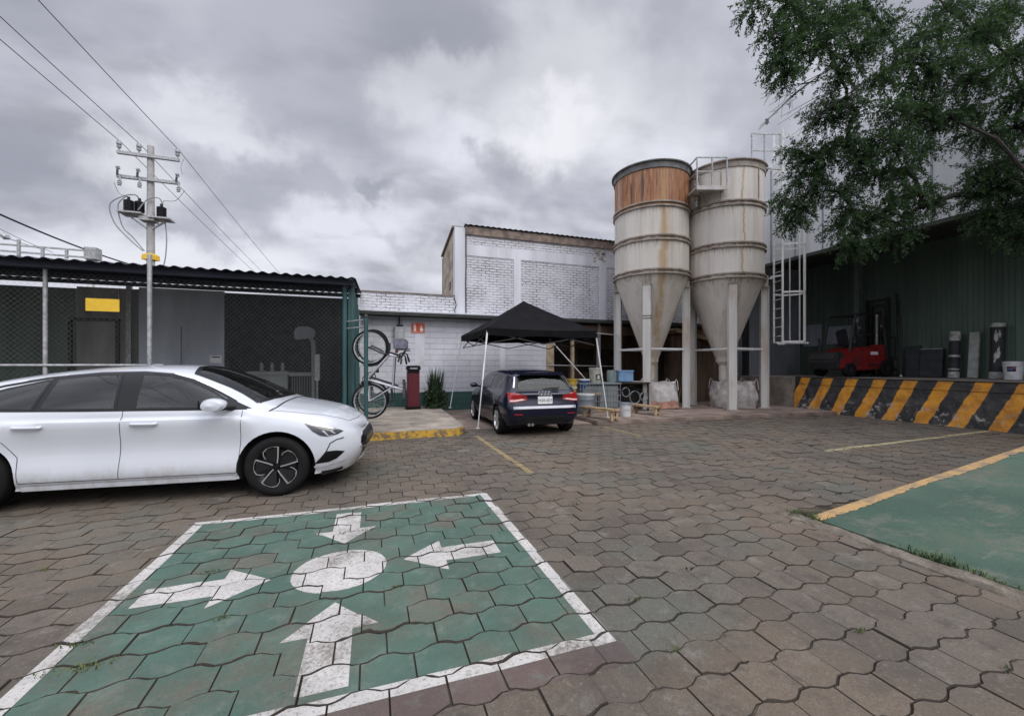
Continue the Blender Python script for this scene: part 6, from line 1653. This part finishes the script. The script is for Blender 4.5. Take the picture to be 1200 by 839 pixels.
    for i in range(6):
        m = MB(); rr = random.uniform(.10,.17); cx = -.3+.14*i; cz = random.uniform(.40,.62); N = 20
        m.tube([(cx+rr*math.cos(a), -.24-.012*a/3+random.uniform(-.012,.012), cz+rr*1.2*math.sin(a)) for a in [R(360)*2*j/(2*N) for j in range(2*N)]], .015, 6); m.build('hose', M['plastic_grey'] if i % 2 else M['rubber'], k, local=True, smooth=True)
    x, y = G(732, 12.85); c = thing('blue_crate', 'pale blue plastic box on the dark hose rack', 'box', (x,y,z+.885), -YAW)
    m = MB(); m.box((0,0,.18),(.46,.34,.34)); m.build('box', M['plastic_lblue'], c, local=True, bevel=.02)
    m = MB(); m.box((0,0,.345),(.50,.38,.04)); m.build('lid', M['plastic_lblue'], c, local=True, bevel=.008)
    x, y = G(733, 11.35); o = lathe_obj('white_bucket', 'dirty white bucket with a dark rim on the apron between two benches', 'bucket', (x,y,z), pail_prof(.16,.36), M['plastic_white'], 'pails and buckets', M['plastic_grey'], True)
    # timber benches
    def bench(label, pa, pb, legs):
        c = (pa+pb)/2; r = thing('timber_bench', label, 'bench', (c.x,c.y,z), 0, 'low timber benches'); c.z = z
        a, b = pa-c, pb-c
        m = MB(); m.bar(a,b,.26,.055); m.build('plank', M['wood'], r, local=True, bevel=.006)
        d = (b-a).normalized(); n = Vector((-d.y,d.x,0))
        for t in legs:
            p = a+(b-a)*t; p.z = 0
            m = MB()
            for s in (-.09,.09): q = p+n*s; m.bar(q, q+Vector((0,0,(a.z+b.z)/2-.03)), .06)
            m.bar(p-n*.12+Vector((0,0,.08)), p+n*.12+Vector((0,0,.08)), .03,.05); m.build('leg', M['wood'], r, local=True)
    bench('long timber bench beside the navy car and the tent leg', at(684,428,11.4)*1+Vector((0,0,-1.5+.34)), at(722,428,10.35)+Vector((0,0,-1.5+.36)), (.12,.94))
    bench('short timber bench in front of the silo leg by the white bucket', at(741,428,12.15)+Vector((0,0,-1.5+.34)), at(772,428,11.45)+Vector((0,0,-1.5+.32)), (.1,.95))
    # bulk bags
    def bag(name, label, px, d, w, dp, h, mat, skirt=None, seed=0):
        x, y = G(px, d); r = thing(name, label, 'bulk bag', (x,y,z), -YAW, 'bulk bags under the silos'); rnd = random.Random(seed)
        m = MB(); n, k = 40, 12; vs = []
        for j in range(k+1):
            t = j/k
            bul = 1 + .10*math.sin(math.pi*min(1,t*1.1)) - .05*t
            for i in range(n):
                a = 2*math.pi*i/n; ca, sa_ = math.cos(a), math.sin(a); e = .55
                px_ = math.copysign(abs(ca)**e, ca)*w/2; py_ = math.copysign(abs(sa_)**e, sa_)*dp/2
                cr_ = 1 + .03*math.sin(7*a+t*9+seed)+.02*rnd.uniform(-1,1)
                vs.append((px_*bul*cr_, py_*bul*cr_, h*t + .02*math.sin(5*a+seed)*(t > .3) + .015*rnd.uniform(-1,1)*(0<t)))
        fs = [(j*n+i, j*n+(i+1)%n, (j+1)*n+(i+1)%n, (j+1)*n+i) for j in range(k) for i in range(n)]
        vs.append((0,0,h*.93)); fs += [(k*n+i, k*n+(i+1)%n, len(vs)-1) for i in range(n)]
        m.add(vs, fs); b = m.build('sack', mat, r, local=True, smooth=True)
        for sx_ in (-1,1):
            for sy_ in (-1,1): m = MB(); m.tube([(sx_*w*.36,sy_*dp*.42,h*.93),(sx_*w*.42,sy_*dp*.47,h+.10),(sx_*w*.47,sy_*dp*.40,h+.03),(sx_*w*.50,sy_*dp*.40,h*.7)],.016,6); m.build('lifting_loop', mat, r, local=True, smooth=True)
        m = MB(); 
        for yy in (-.35,0,.35): m.box((0,yy*dp,-.03),(w*1.05,.10,.09))
        m.build('pallet', M['dark_brown'], r, local=True)
        if skirt:
            m = MB(); vs = []
            for j in range(5):
                for i in range(n): a = 2*math.pi*i/n; ca, sa_ = math.cos(a), math.sin(a); vs.append((math.copysign(abs(ca)**.6,ca)*w*(.60-.02*j+.015*rnd.uniform(-1,1)), math.copysign(abs(sa_)**.6,sa_)*dp*(.60-.02*j+.015*rnd.uniform(-1,1)), .02+.075*j+.02*math.sin(4*a)))
            m.add(vs, [(j*n+i, j*n+(i+1)%n, (j+1)*n+(i+1)%n, (j+1)*n+i) for j in range(4) for i in range(n)]); m.build('lower_cover', skirt, r, local=True, smooth=True, recalc=False)
    bag('bulk_bag', 'white woven bulk bag with a reddish lower cover under the rusty silo', 772, 13.6, 1.02, .85, .86, M['bag'], M['bag_red'], 3)
    bag('bulk_bag', 'dusty grey bulk bag on a pallet under the cream silo', 859, 13.9, 1.28, .95, .86, M['bag_dirty'], None, 8)
    x, y = G(748, 13.7); o = thing('white_slab', 'white sheet lying over boards behind the rusty silo leg', 'sheet', (x,y,z), -YAW); m = MB(); m.box((0,0,.40),(.55,.5,.8)); m.build('boards', M['dark_brown'], o, local=True); m = MB(); m.box((0,-.02,.84),(.72,.62,.07)); m.build('sheet', M['bag'], o, local=True, bevel=.03)
    # poles leaning in the store
    for i, (px, lb) in enumerate(((792,'dark timber pole leaning inside the store behind the rusty silo'),)):
        x, y = G(px, 15.2); o = thing('leaning_timber', lb, 'pole', (x,y,z)); m = MB(); m.bar((0,0,0),(.55,.1,2.3),.08,.08); m.build('pole', M['brown'], o, local=True); m = MB(); m.bar((.1,.0,.0),(.62,.13,2.0),.05,.05); m.build('batten', M['wood'], o, local=True)
clutter()
# ------------------------------------------------------------------ bicycle and rack
def bike(pos, label, frame_m, fork_m, bag=True, turn=-14):
    p = pos
    r = thing('bicycle', label, 'bicycle', (p.x, p.y, p.z), 0, 'bicycles hanging on the rack')
    # local: x forward, z up, origin at the rear axle; turned so that forward points up and the saddle side points right
    r.rotation_euler = (Matrix.Rotation(R(turn),3,'Z') @ Matrix(((0,0,1),(0,-1,0),(1,0,0)))).to_euler()
    wb, rr = 1.06, .345
    def wheel(x, name):
        T = Matrix.Translation((x,0,0)) @ Matrix.Rotation(R(90),4,'X')
        w = bpy.data.objects.new('wheel', None); COL.objects.link(w); w.parent = r
        m = MB(); m.lathe([(rr-.018+.024*math.cos(a), .024*math.sin(a)) for a in [R(60*i) for i in range(6)]], 48, T, close=True); m.build('tyre', M['rubber'], w, local=True, smooth=True)
        m = MB(); m.lathe([(rr-.055,-.012),(rr-.03,-.014),(rr-.03,.014),(rr-.055,.012)], 48, T, close=True); m.build('rim', M['galv'], w, local=True, smooth=True)
        m = MB()
        for k in range(24):
            a = 2*math.pi*k/24; s = .02*(1 if k%2 else -1); b = a+(.5 if k%4<2 else -.5)
            m.bar((x+.02*math.cos(b),s,.02*math.sin(b)),(x+(rr-.05)*math.cos(a),0,(rr-.05)*math.sin(a)),.0035)
        m.build('spokes', M['galv'], w, local=True)
        m = MB(); m.cyl((x,-.05,0),(x,.05,0),.022,10); m.build('hub', M['dark_steel'], w, local=True)
    wheel(0,'w'); wheel(wb,'w')
    bb = Vector((.43,0,-.06)); st = Vector((.28,0,.44)); ht = Vector((.88,0,.52)); hb = Vector((.92,0,.38))
    m = MB(); m.tube([bb,st+Vector((-.03,0,.10))],.021,10); m.tube([hb,bb],.026,10); m.tube([ht+Vector((.005,0,-.04)),st],.021,10); m.tube([hb,ht],.026,10)
    for y in (-.06,.06): m.tube([bb,(0,y,0)],.014,8); m.tube([st,(0,y,0)],.013,8)
    m.build('frame', frame_m, r, local=True, smooth=True)
    m = MB()
    for y in (-.05,.05): m.tube([(.925,y,.36),(.96,y,.2),(wb,y,0)],.014,8)
    m.tube([(.925,-.05,.36),(.925,.05,.36)],.018,8); m.build('fork', fork_m, r, local=True, smooth=True)
    m = MB(); m.tube([ht,(.86,0,.62),(.92,0,.64)],.016,8); m.tube([(.80,-.30,.66),(.90,-.2,.65),(.92,0,.64),(.90,.2,.65),(.80,.30,.66)],.013,8)
    for s in (-1,1): m.tube([(.86,s*.22,.655),(.74,s*.32,.66)],.02,8)
    m.tube([(.92,0,.64),(1.0,.05,.72),(1.0,.1,.80)],.012,6); m.build('handlebar', M['dark_steel'], r, local=True, smooth=True)
    m = MB(); m.tube([st+Vector((-.03,0,.10)),st+Vector((-.06,0,.22))],.013,8); post = m.build('seat_post', M['galv'], r, local=True)
    m = MB(); vs = []
    for i, (x, w, z) in enumerate(((.40,.02,.66),(.32,.03,.68),(.22,.05,.68),(.14,.09,.685),(.08,.10,.69))):
        for y, dz in ((-1,-.03),(-.7,.01),(0,.02),(.7,.01),(1,-.03)): vs.append((x-.02,y*w,z+dz))
    m.add(vs, [(i*5+j,i*5+j+1,i*5+5+j+1,i*5+5+j) for i in range(4) for j in range(4)]+[(4,3,2,1,0),(20,21,22,23,24)]); m.build('saddle', M['saddle'], r, local=True, smooth=True)
    if bag: m = MB(); m.box((1.12,0,.60),(.22,.24,.26)); m.build('bag', M['bikebag'], r, local=True, bevel=.03)
    m = MB(); m.tube([(.0,.07,.02),(-.1,.07,.40),(.0,.07,.44),(.25,.07,.42)],.008,6); m.tube([(.0,-.07,.02),(-.1,-.07,.40),(.0,-.07,.44),(.25,-.07,.42)],.008,6); m.build('carrier', M['dark_steel'], r, local=True)
    m = MB(); m.lathe([(.085,-.004),(.10,-.004),(.10,.004),(.085,.004)], 28, Matrix.Translation((bb.x,-.05,bb.z)) @ Matrix.Rotation(R(90),4,'X'), close=True)
    for a in (R(40),R(220)): m.bar((bb.x,-.07,bb.z),(bb.x+.17*math.cos(a),-.07,bb.z+.17*math.sin(a)),.018)
    m.build('crank', M['dark_steel'], r, local=True)
    m = MB()
    for a,s in ((R(40),-.11),(R(220),.11)): m.box((bb.x+.17*math.cos(a),s,bb.z+.17*math.sin(a)),(.09,.09,.025))
    m.build('pedals', M['dark_steel'], r, local=True)
    m = MB()
    for x0 in (wb,):
        pts = [(x0+(rr+.02)*math.cos(a),0,(rr+.02)*math.sin(a)) for a in [R(80+10*k) for k in range(13)]]
        m.tube(pts,.016,6)
    m.build('mudguard', M['dark_steel'], r, local=True)
    m = MB(); m.box((.98,0,.52),(.05,.06,.06)); m.build('lamp', M['tail_red'], r, local=True, bevel=.01)
bike(at(433.5, 470, 8.12), 'silver bicycle with a grey handlebar bag hanging upright on the teal rack', M['silver_frame'], M['dark_steel'])
bike(at(437, 466, 8.45), 'dark framed bicycle hanging behind the silver one on the teal rack', M['board_dark'], M['dark_steel'], False, -24)
def bike_rack():
    # rack post in front, with arms from the shelter
    q = at(429, 428, 8.0); k = thing('bike_rack', 'teal pole with two arms holding up the bicycles at the shelter corner', 'rack', (q.x,q.y-.08,.0))
    g = -.02 if q.y < 8.62 else .17
    m = MB(); m.cyl((0,0,0),(0,0,2.42),.04,12); m.build('pole', M['teal'], k, local=True, smooth=True)
    m = MB(); m.lathe([(0,0),(.04,0),(.045,.02),(0,.08)], 12, Matrix.Translation((0,0,2.42))); m.build('cap', M['dark_steel'], k, local=True)
    for z in (2.38,2.24):
        m = MB(); m.tube([(0,0,z),(-.42,.55,z)],.016,8); m.build('arm', M['galv'], k, local=True)
    m = MB(); m.tube([(0,0,2.0),(.02,.03,1.98),(.04,.07,2.02),(.04,.07,2.1)],.012,8); m.build('hook', M['galv'], k, local=True)
bike_rack()
# ------------------------------------------------------------------ plant
def plant():
    g = at(510, 480, 12.75); r = thing('spiky_plant', 'dark spiky bushy plant growing beside the red fire cabinet', 'plant', (g.x, g.y, .17))
    m = MB()
    for _ in range(190):
        a = random.uniform(0,6.28); rad = random.uniform(0,.20); x, y = rad*math.cos(a), rad*math.sin(a)*.8
        L = random.uniform(.7,1.35); lean = random.uniform(.0,.28); d = Vector((math.cos(a),math.sin(a)*.7,0)); s = Vector((-math.sin(a+random.uniform(-1,1)),math.cos(a),0)).normalized()*random.uniform(.012,.022)
        p0 = Vector((x,y,0)); p1 = p0+d*lean*.35+Vector((0,0,L*.55)); p2 = p0+d*lean+Vector((0,0,L))
        m.add([p0-s,p0+s,p1+s,p1-s,p2],[(0,1,2,3),(3,2,4)])
    m.build('leaves', M['plant_dark'], r, local=True, recalc=False)
    m = MB()
    for _ in range(900):
        a = random.uniform(0,6.28); rad = .40*math.sqrt(random.random()); z = random.uniform(.02,.72)*(1-.35*rad/.4); c = Vector((rad*math.cos(a),rad*math.sin(a)*.75,z))
        n = Vector((random.gauss(0,1),random.gauss(0,1),random.gauss(0,1))).normalized(); t = n.orthogonal().normalized(); s = random.uniform(.02,.045); b = n.cross(t)
        m.add([c-t*s*1.7,c+b*s*.6,c+t*s*1.7,c-b*s*.6],[(0,1,2,3)])
    m.build('undergrowth', M['plant_dark'], r, local=True, recalc=False)
    m = MB(); 
    for k in range(7): a = k*.9; m.tube([(.08*math.cos(a),.08*math.sin(a),0),(.16*math.cos(a),.14*math.sin(a),.5)],.012,6)
    m.build('stem', M['bark'], r, local=True)
plant()
# ------------------------------------------------------------------ pole, wires, gantry
PX, PY = -8.72, 21.0
def pole():
    r = thing('utility_pole', 'tall concrete utility pole with two crossarms standing behind the shelter', 'utility pole', (PX,PY,0))
    m = MB(); m.tube([(0,0,0),(0,0,5),(0,0,10.6)],[.17,.145,.115],16); m.build('pole', M['conc_pole'], r, local=True, smooth=True)
    def ins(m, x, y, z, s=1.):
        m.lathe([(0,0),(.03,0),(.03,.10*s),(.07,.12*s),(.08,.2*s),(.055,.22*s),(.09,.26*s),(.085,.36*s),(.05,.42*s),(0,.43*s)], 14, Matrix.Translation((x,y,z)))
    XA = (-.98,-.33,.98)
    for z, L in ((10.12,2.08),(9.15,2.1)):
        m = MB(); m.box((0,-.15,z),(L,.12,.12)); arm = m.build('crossarm', M['galv'], r, local=True)
    for x in XA:
        m = MB(); ins(m, x, -.15, 10.18); m.build('insulator', M['porcelain'], r, local=True, smooth=True)
    for x in (-.98,-.33,.98):
        m = MB(); m.bar((x-.03,-.22,9.2),(x+.12,-.5,9.42),.07); m.bar((x+.04,-.24,9.2),(x+.14,-.34,8.82),.06); m.lathe([(.0,0),(.075,.01),(.05,.04),(.08,.07),(.05,.10),(.08,.13),(0,.15)], 12, Matrix.Translation((x+.10,-.40,9.32)) @ Matrix.Rotation(R(35),4,'X')); m.lathe([(.0,0),(.07,.01),(.05,.05),(.075,.09),(.05,.13),(.07,.17),(0,.2)], 12, Matrix.Translation((x+.10,-.34,8.72)))
        m.build('cutout', M['porcelain'], r, local=True)
    m = MB(); m.box((-.52,-.15,7.66),(.78,.7,.06)); m.box((.43,-.15,7.56),(.72,.6,.06)); m.bar((-.75,-.2,7.66),(-.1,-.1,7.15),.06); m.bar((.7,-.2,7.56),(.1,-.1,7.15),.06); m.box((0,-.15,7.5),(.5,.45,.16)); m.build('platform', M['galv'], r, local=True)
    for x, y, z in ((-.60,-.30,7.70),(-.33,-.10,7.75),(.43,-.15,7.60)):
        m = MB(); m.lathe([(0,0),(.10,0)]+[(q,.05+.06*i+dz) for i in range(7) for q, dz in ((.165,0),(.165,.035),(.12,.04),(.12,.058))]+[(.05,.5),(.05,.6),(0,.61)], 16, Matrix.Translation((x,y,z))); m.build('surge_arrester', M['gloss_black'], r, local=True, smooth=False)
    m = MB()
    def loop(pts, rad=.022):
        m.tube([q[0] for q in spline_rows([[Vector(p)] for p in pts], 6)], rad, 6)
    loop([(-.33,-.10,8.33),(-.45,-.2,8.45),(-.8,-.3,8.3),(-1.18,-.35,7.9),(-1.05,-.3,7.2),(-.6,-.2,6.6),(-.2,-.15,6.2)])
    loop([(-.60,-.30,8.28),(-.7,-.3,8.3),(-.92,-.35,7.9),(-.8,-.3,7.1),(-.5,-.2,6.7),(-.15,-.15,6.2)])
    loop([(.47,-.15,8.2),(.35,-.2,8.42),(.0,-.25,8.3),(-.3,-.3,7.8)])
    loop([(.55,-.15,7.5),(.62,-.2,6.6),(.5,-.2,5.6),(.1,-.2,5.35)])
    m.build('cable_loop', M['transformer'], r, local=True, smooth=True)
    m = MB()
    loop([(1.3,-.35,8.8),(1.0,-.35,8.35),(.6,-.3,8.3),(.5,-.2,8.25)],.010); loop([(-1.05,-.35,8.8),(-.9,-.3,8.4),(-.68,-.3,8.35)],.010); loop([(1.2,-.15,10.2),(1.15,-.3,9.8),(1.25,-.4,9.45)],.010); m.build('jumper', M['wire_grey'], r, local=True)
    m = MB(); m.lathe([(.13,0),(.30,.02),(.28,.22),(.13,.30)], 4, Matrix.Translation((0,0,5.85)) @ Matrix.Rotation(R(20),4,'Z')); m.build('bracket', M['yellow_sign'], r, local=True)
    # lines run past the yard in both directions
    for i, (x, lb) in enumerate(zip(XA, ('overhead wire from the left end of the top crossarm','overhead wire from the middle insulator of the top crossarm','overhead wire from the right end of the top crossarm'))):
        pts = []
        for k in range(25):
            t = k/24; y = 21-46*t; z = 10.60 + .55*t - .9*4*t*(1-t)*.5; pts.append((PX+x, y, z))
        for k in range(1,25):
            t = k/24; pts.insert(0, (PX+x, 21+55*t-.15*(k==0), 10.60 - 1.2*4*t*(1-t)*.5 - 1.2*t))
        m = MB(); m.tube(pts, .013, 6); tag(m.build('overhead_wire', M['wire_grey']), lb, 'wire', 'overhead wires on the pole')
    # heavier cable to the shelter, thinner service lines
    a, b = at(-60, 224, 8.4), at(160, 312, 15.0)
    def sag(a, b, s, n=20): return [a+(b-a)*(k/n)-Vector((0,0,s*4*(k/n)*(1-k/n))) for k in range(n+1)]
    m = MB(); m.tube(sag(a,b,.12), .022, 6); tag(m.build('service_cable', M['wire']), 'thick black cable sloping down to the shelter roof at far left', 'cable')
    for (pa, pb, lb) in (((-40,247),(62,296),'upper thin service wire crossing the rooftop railing'),((-40,258),(52,293),'lower thin service wire crossing the rooftop railing')):
        m = MB(); m.tube(sag(at(*pa,17.5),at(*pb,22.0),.1), .012, 6); tag(m.build('service_wire', M['wire_grey']), lb, 'wire', 'thin service wires')
    # steel gantry beyond the roof
    g0 = at(0, 300, 17.0); r = thing('steel_gantry', 'white steel railing gantry rising above the shelter roof at far left', 'gantry', (g0.x, 15.9, 0))
    def gp(px, py): 
        k = (px-600)/480; d = 15.9/(CA-SA*k); return at(px,py,d)-r.location
    m = MB()
    for ya, yb in ((285.5,294.5),(292.5,302.5)): m.bar(gp(-150,ya-11), gp(108,yb), .045,.045)
    for px, y0, y1 in ((-60,279,303),(22,281,300),(50,291,302),(78,293,303)): m.bar(gp(px,y0),gp(px,y1),.06)
    m.build('railing', M['galv'], r, local=True)
    m = MB(); m.box(gp(109,298),(.30,.3,.36)); m.build('end_box', M['galv'], r, local=True, bevel=.01)
    for px in (-60, 106):
        t = gp(px,300); m = MB(); m.bar((t.x,t.y,0),(t.x,t.y,t.z),.14); m.build('post', M['white_steel'], r, local=True)
    a = gp(-8,268); m = MB(); m.tube([a, a+Vector((.28,0,-.22)), a+Vector((.36,0,-.26))],[.05,.09,.03],8); m.tube([a+Vector((.36,0,-.26)), gp(21,283)],.02,6); m.build('lamp_arm', M['galv'], r, local=True)
pole()

# ------------------------------------------------------------------ the tree hanging in at the right
def tree():
    base = Vector((12.75, 3.75, 0)); rnd = random.Random(11)
    r = thing('hanging_tree', 'large dark feathery tree hanging over the loading dock at right', 'tree', tuple(base))
    crown = [ # (px, py, depth, radius)
        (882,6,6.6,.22),(902,14,6.5,.25),(921,4,6.6,.25),(908,40,6.6,.20),(914,72,6.6,.26),(930,52,6.7,.30),(925,85,6.6,.20),(950,30,6.8,.32),(968,52,6.6,.30),(945,6,6.9,.3),
        (985,22,6.7,.34),(1000,62,6.9,.34),(985,92,7.0,.26),(1012,10,7.2,.36),(1035,38,7.0,.34),(1060,14,7.0,.36),(1062,72,7.2,.36),(1030,92,7.1,.28),(1085,42,7.3,.40),(1085,98,7.1,.38),(1110,12,7.4,.42),(1112,70,7.0,.40),(1145,40,7.2,.45),(1140,92,7.1,.42),(1175,18,7.3,.45),(1185,70,7.1,.45),(1200,110,7.0,.45),(1165,125,7.0,.40),(1128,132,7.3,.36),
        (965,138,7.2,.22),(978,128,7.1,.24),(1003,128,7.0,.24),(1025,130,7.2,.28),(1048,128,7.0,.30),(1075,132,7.2,.36),(1098,142,7.3,.34),(1152,158,7.1,.32),(1190,150,7.1,.40),
        (936,176,7.4,.20),(950,188,7.4,.24),(958,205,7.3,.22),(972,180,7.2,.26),(934,212,7.5,.14),(992,165,7.1,.27),(1008,190,7.2,.28),(1030,165,7.1,.30),(1028,205,7.3,.28),(1052,170,7.1,.28),(1060,200,7.3,.26),(1082,175,7.4,.22),(1050,232,7.3,.26),(1078,226,7.3,.22),(1093,238,7.3,.14),
        (918,238,7.6,.17),(936,246,7.6,.20),(928,260,7.6,.16),(946,268,7.6,.16),(952,228,7.5,.16),(985,226,7.4,.26),(1000,246,7.4,.26),(985,268,7.4,.24),(1012,268,7.4,.26),(1030,255,7.4,.24),(1000,290,7.5,.24),(1022,292,7.5,.24),(1050,278,7.5,.20),(1062,255,7.4,.22),
        (1142,206,7.2,.20),(1160,200,7.1,.26),(1182,190,7.0,.30),(1150,228,7.2,.24),(1178,222,7.1,.30),(1200,215,7.0,.34),(1195,250,7.0,.32),(1170,254,7.2,.26),(1150,258,7.3,.16),(1190,280,7.1,.26),
        # outside the picture to the right and above, behind
        (1250,20,7.6,.6),(1290,90,7.6,.6),(1250,150,7.4,.5),(1310,170,7.8,.6),(1270,230,7.5,.5),(1330,40,8.2,.7),(1120,-60,8.2,.6),(1030,-50,8.0,.55),(1200,-70,8.4,.7),(1290,-60,8.6,.7),(960,-35,7.8,.4),(1340,240,8.0,.5),
        (1380,120,9.0,.7),(1250,-140,9.2,.7),(1140,-140,9.0,.6),(1420,20,9.4,.7),(1160,30,8.8,.4),(1210,100,8.6,.5),(1180,160,8.4,.35),
    ]
    C = [(at(px,py,d*1.22), rad*1.0) for px,py,d,rad in crown]
    trunk = [base, base+Vector((.05,0,1.2)), base+Vector((.0,-.05,2.6)), base+Vector((-.1,.05,3.9))]
    top = trunk[-1]
    nodes = [dict(p=trunk[0],par=None),dict(p=trunk[1],par=0),dict(p=trunk[2],par=1),dict(p=trunk[3],par=2)]
    # main limbs fan out of the fork
    for (tx,ty,tz,n) in ((-1.6,-.4,6.2,3),(-3.3,.6,5.4,4),(-.8,-1.8,6.6,3),(.9,-.6,6.8,3),(.6,1.0,6.4,3),(-1.2,1.4,6.8,3)):
        par = 3; e = base+Vector((tx,ty,tz))
        for k in range(1,n+1):
            t = k/n; p = top.lerp(e,t)+Vector((rnd.uniform(-.12,.12),rnd.uniform(-.12,.12),.25*math.sin(math.pi*t)))
            nodes.append(dict(p=p,par=par)); par = len(nodes)-1
    order = sorted(range(len(C)), key=lambda i: (C[i][0]-top).length)
    ends = []
    for i in order:
        c, rad = C[i]
        if i < 87 and rnd.random() < .10: continue
        best = min(range(3,len(nodes)), key=lambda j: (nodes[j]['p']-c).length + .28*(nodes[j]['p']-top).length)
        a = nodes[best]['p']; L = (c-a).length; n = max(2, int(L/.4)); par = best
        for k in range(1,n+1):
            t = k/n; p = a.lerp(c,t)+Vector((rnd.uniform(-.06,.06),rnd.uniform(-.06,.06),.10*L*math.sin(math.pi*t)))
            if k == n: p = c.copy()
            nodes.append(dict(p=p,par=par)); par = len(nodes)-1
        ends.append((par, rad))
    kids = [0]*len(nodes)
    for n_ in range(len(nodes)-1,-1,-1):
        kids[n_] += 1
        if nodes[n_]['par'] is not None: kids[nodes[n_]['par']] += kids[n_]
    tot = kids[0]
    rad_ = [max(.006, .105*(k/tot)**.55) for k in kids]
    tm = MB(); bm_ = MB()
    tm.tube([n['p'] for n in nodes[:4]], [.26,.22,.20,.19], 14)
    for i in range(4,len(nodes)):
        q = nodes[i]['par']; bm_.tube([nodes[q]['p'],nodes[i]['p']], [min(rad_[q],rad_[i]*1.25),rad_[i]], 6 if rad_[i] < .05 else 10, cap=False)
    tm.build('trunk', M['bark'], r, smooth=True)
    # twigs and leaves
    lm = MB(); vs, fs = lm.v, lm.f
    def leafspray(p, d, L):
        """a drooping twig set with small narrow leaves"""
        n = max(6, int(L/.019)); pts = []; q = p.copy(); dd = d.copy()
        for k in range(n):
            dd = (dd + Vector((rnd.gauss(0,.05),rnd.gauss(0,.05),-.075))).normalized(); q = q + dd*(L/n); pts.append((q.copy(), dd.copy()))
        for q, dd in pts:
            for _ in range(2):
                s = dd.cross(Vector((rnd.gauss(0,1),rnd.gauss(0,1),rnd.gauss(0,1)))).normalized()
                ld = (dd*.55+s*.9+Vector((0,0,-.15))).normalized(); l = rnd.uniform(.035,.085); w = ld.cross(Vector((rnd.gauss(0,1),rnd.gauss(0,1),rnd.gauss(0,1)))).normalized()*l*.17
                o = len(vs); vs.extend([q-w*.4, q+ld*l*.5-w, q+ld*l, q+ld*l*.5+w]); fs.append([o,o+1,o+2,o+3]); lm.mi.append(0)
        return [q for q,_ in pts]
    for end, rad in ends:
        c = nodes[end]['p']; nt = int(32 + 450*rad*rad)
        for _ in range(nt):
            v = Vector((rnd.gauss(0,1),rnd.gauss(0,1),rnd.gauss(0,.8))).normalized()
            st = c + v*rad*rnd.uniform(.0,.75)
            d = (v + Vector((-.15,-.1,.15))).normalized(); L = rnd.uniform(.20,.55)*(.75+.5*rad)
            pts = leafspray(st, d, L)
            if rnd.random() < .35: bm_.tube([c, c.lerp(st,.6)+Vector((0,0,.02)), st, pts[len(pts)//2], pts[-1]], [.006,.005,.004,.003,.002], 4, cap=False)
    # long bare drooping twigs
    for (px,py,d,px2,py2) in ((965,85,8.1,890,150),(985,75,8.1,905,128),(995,100,8.2,912,140),(960,95,8.1,893,118),(1010,100,8.4,930,160),(975,100,8.2,940,150),(1005,85,8.3,985,160)):
        a, b = at(px,py,d), at(px2,py2,d*.98); mid = a.lerp(b,.5)+Vector((0,0,.06))
        for _ in range(2):
            j = Vector((rnd.uniform(-.1,.1),rnd.uniform(-.1,.1),rnd.uniform(-.1,.1)))
            bm_.tube([a, mid+j*.4, b+j], [.009,.006,.003], 4, cap=False)
            for t in (.3,.5,.7,.85):
                p = a.lerp(b+j,t); bm_.tube([p, p+Vector((rnd.uniform(-.25,.05),rnd.uniform(-.1,.1),rnd.uniform(-.25,-.02)))],[.004,.002],4,cap=False)
                if rnd.random() < .25: leafspray(p, Vector((-.5,0,-.5)).normalized(), .12)
    bm_.build('limbs', M['bark'], r, smooth=True, recalc=False)
    lm.build('crown', M['leaf'], r, recalc=False)
    print('leaf faces', len(lm.f))
tree()
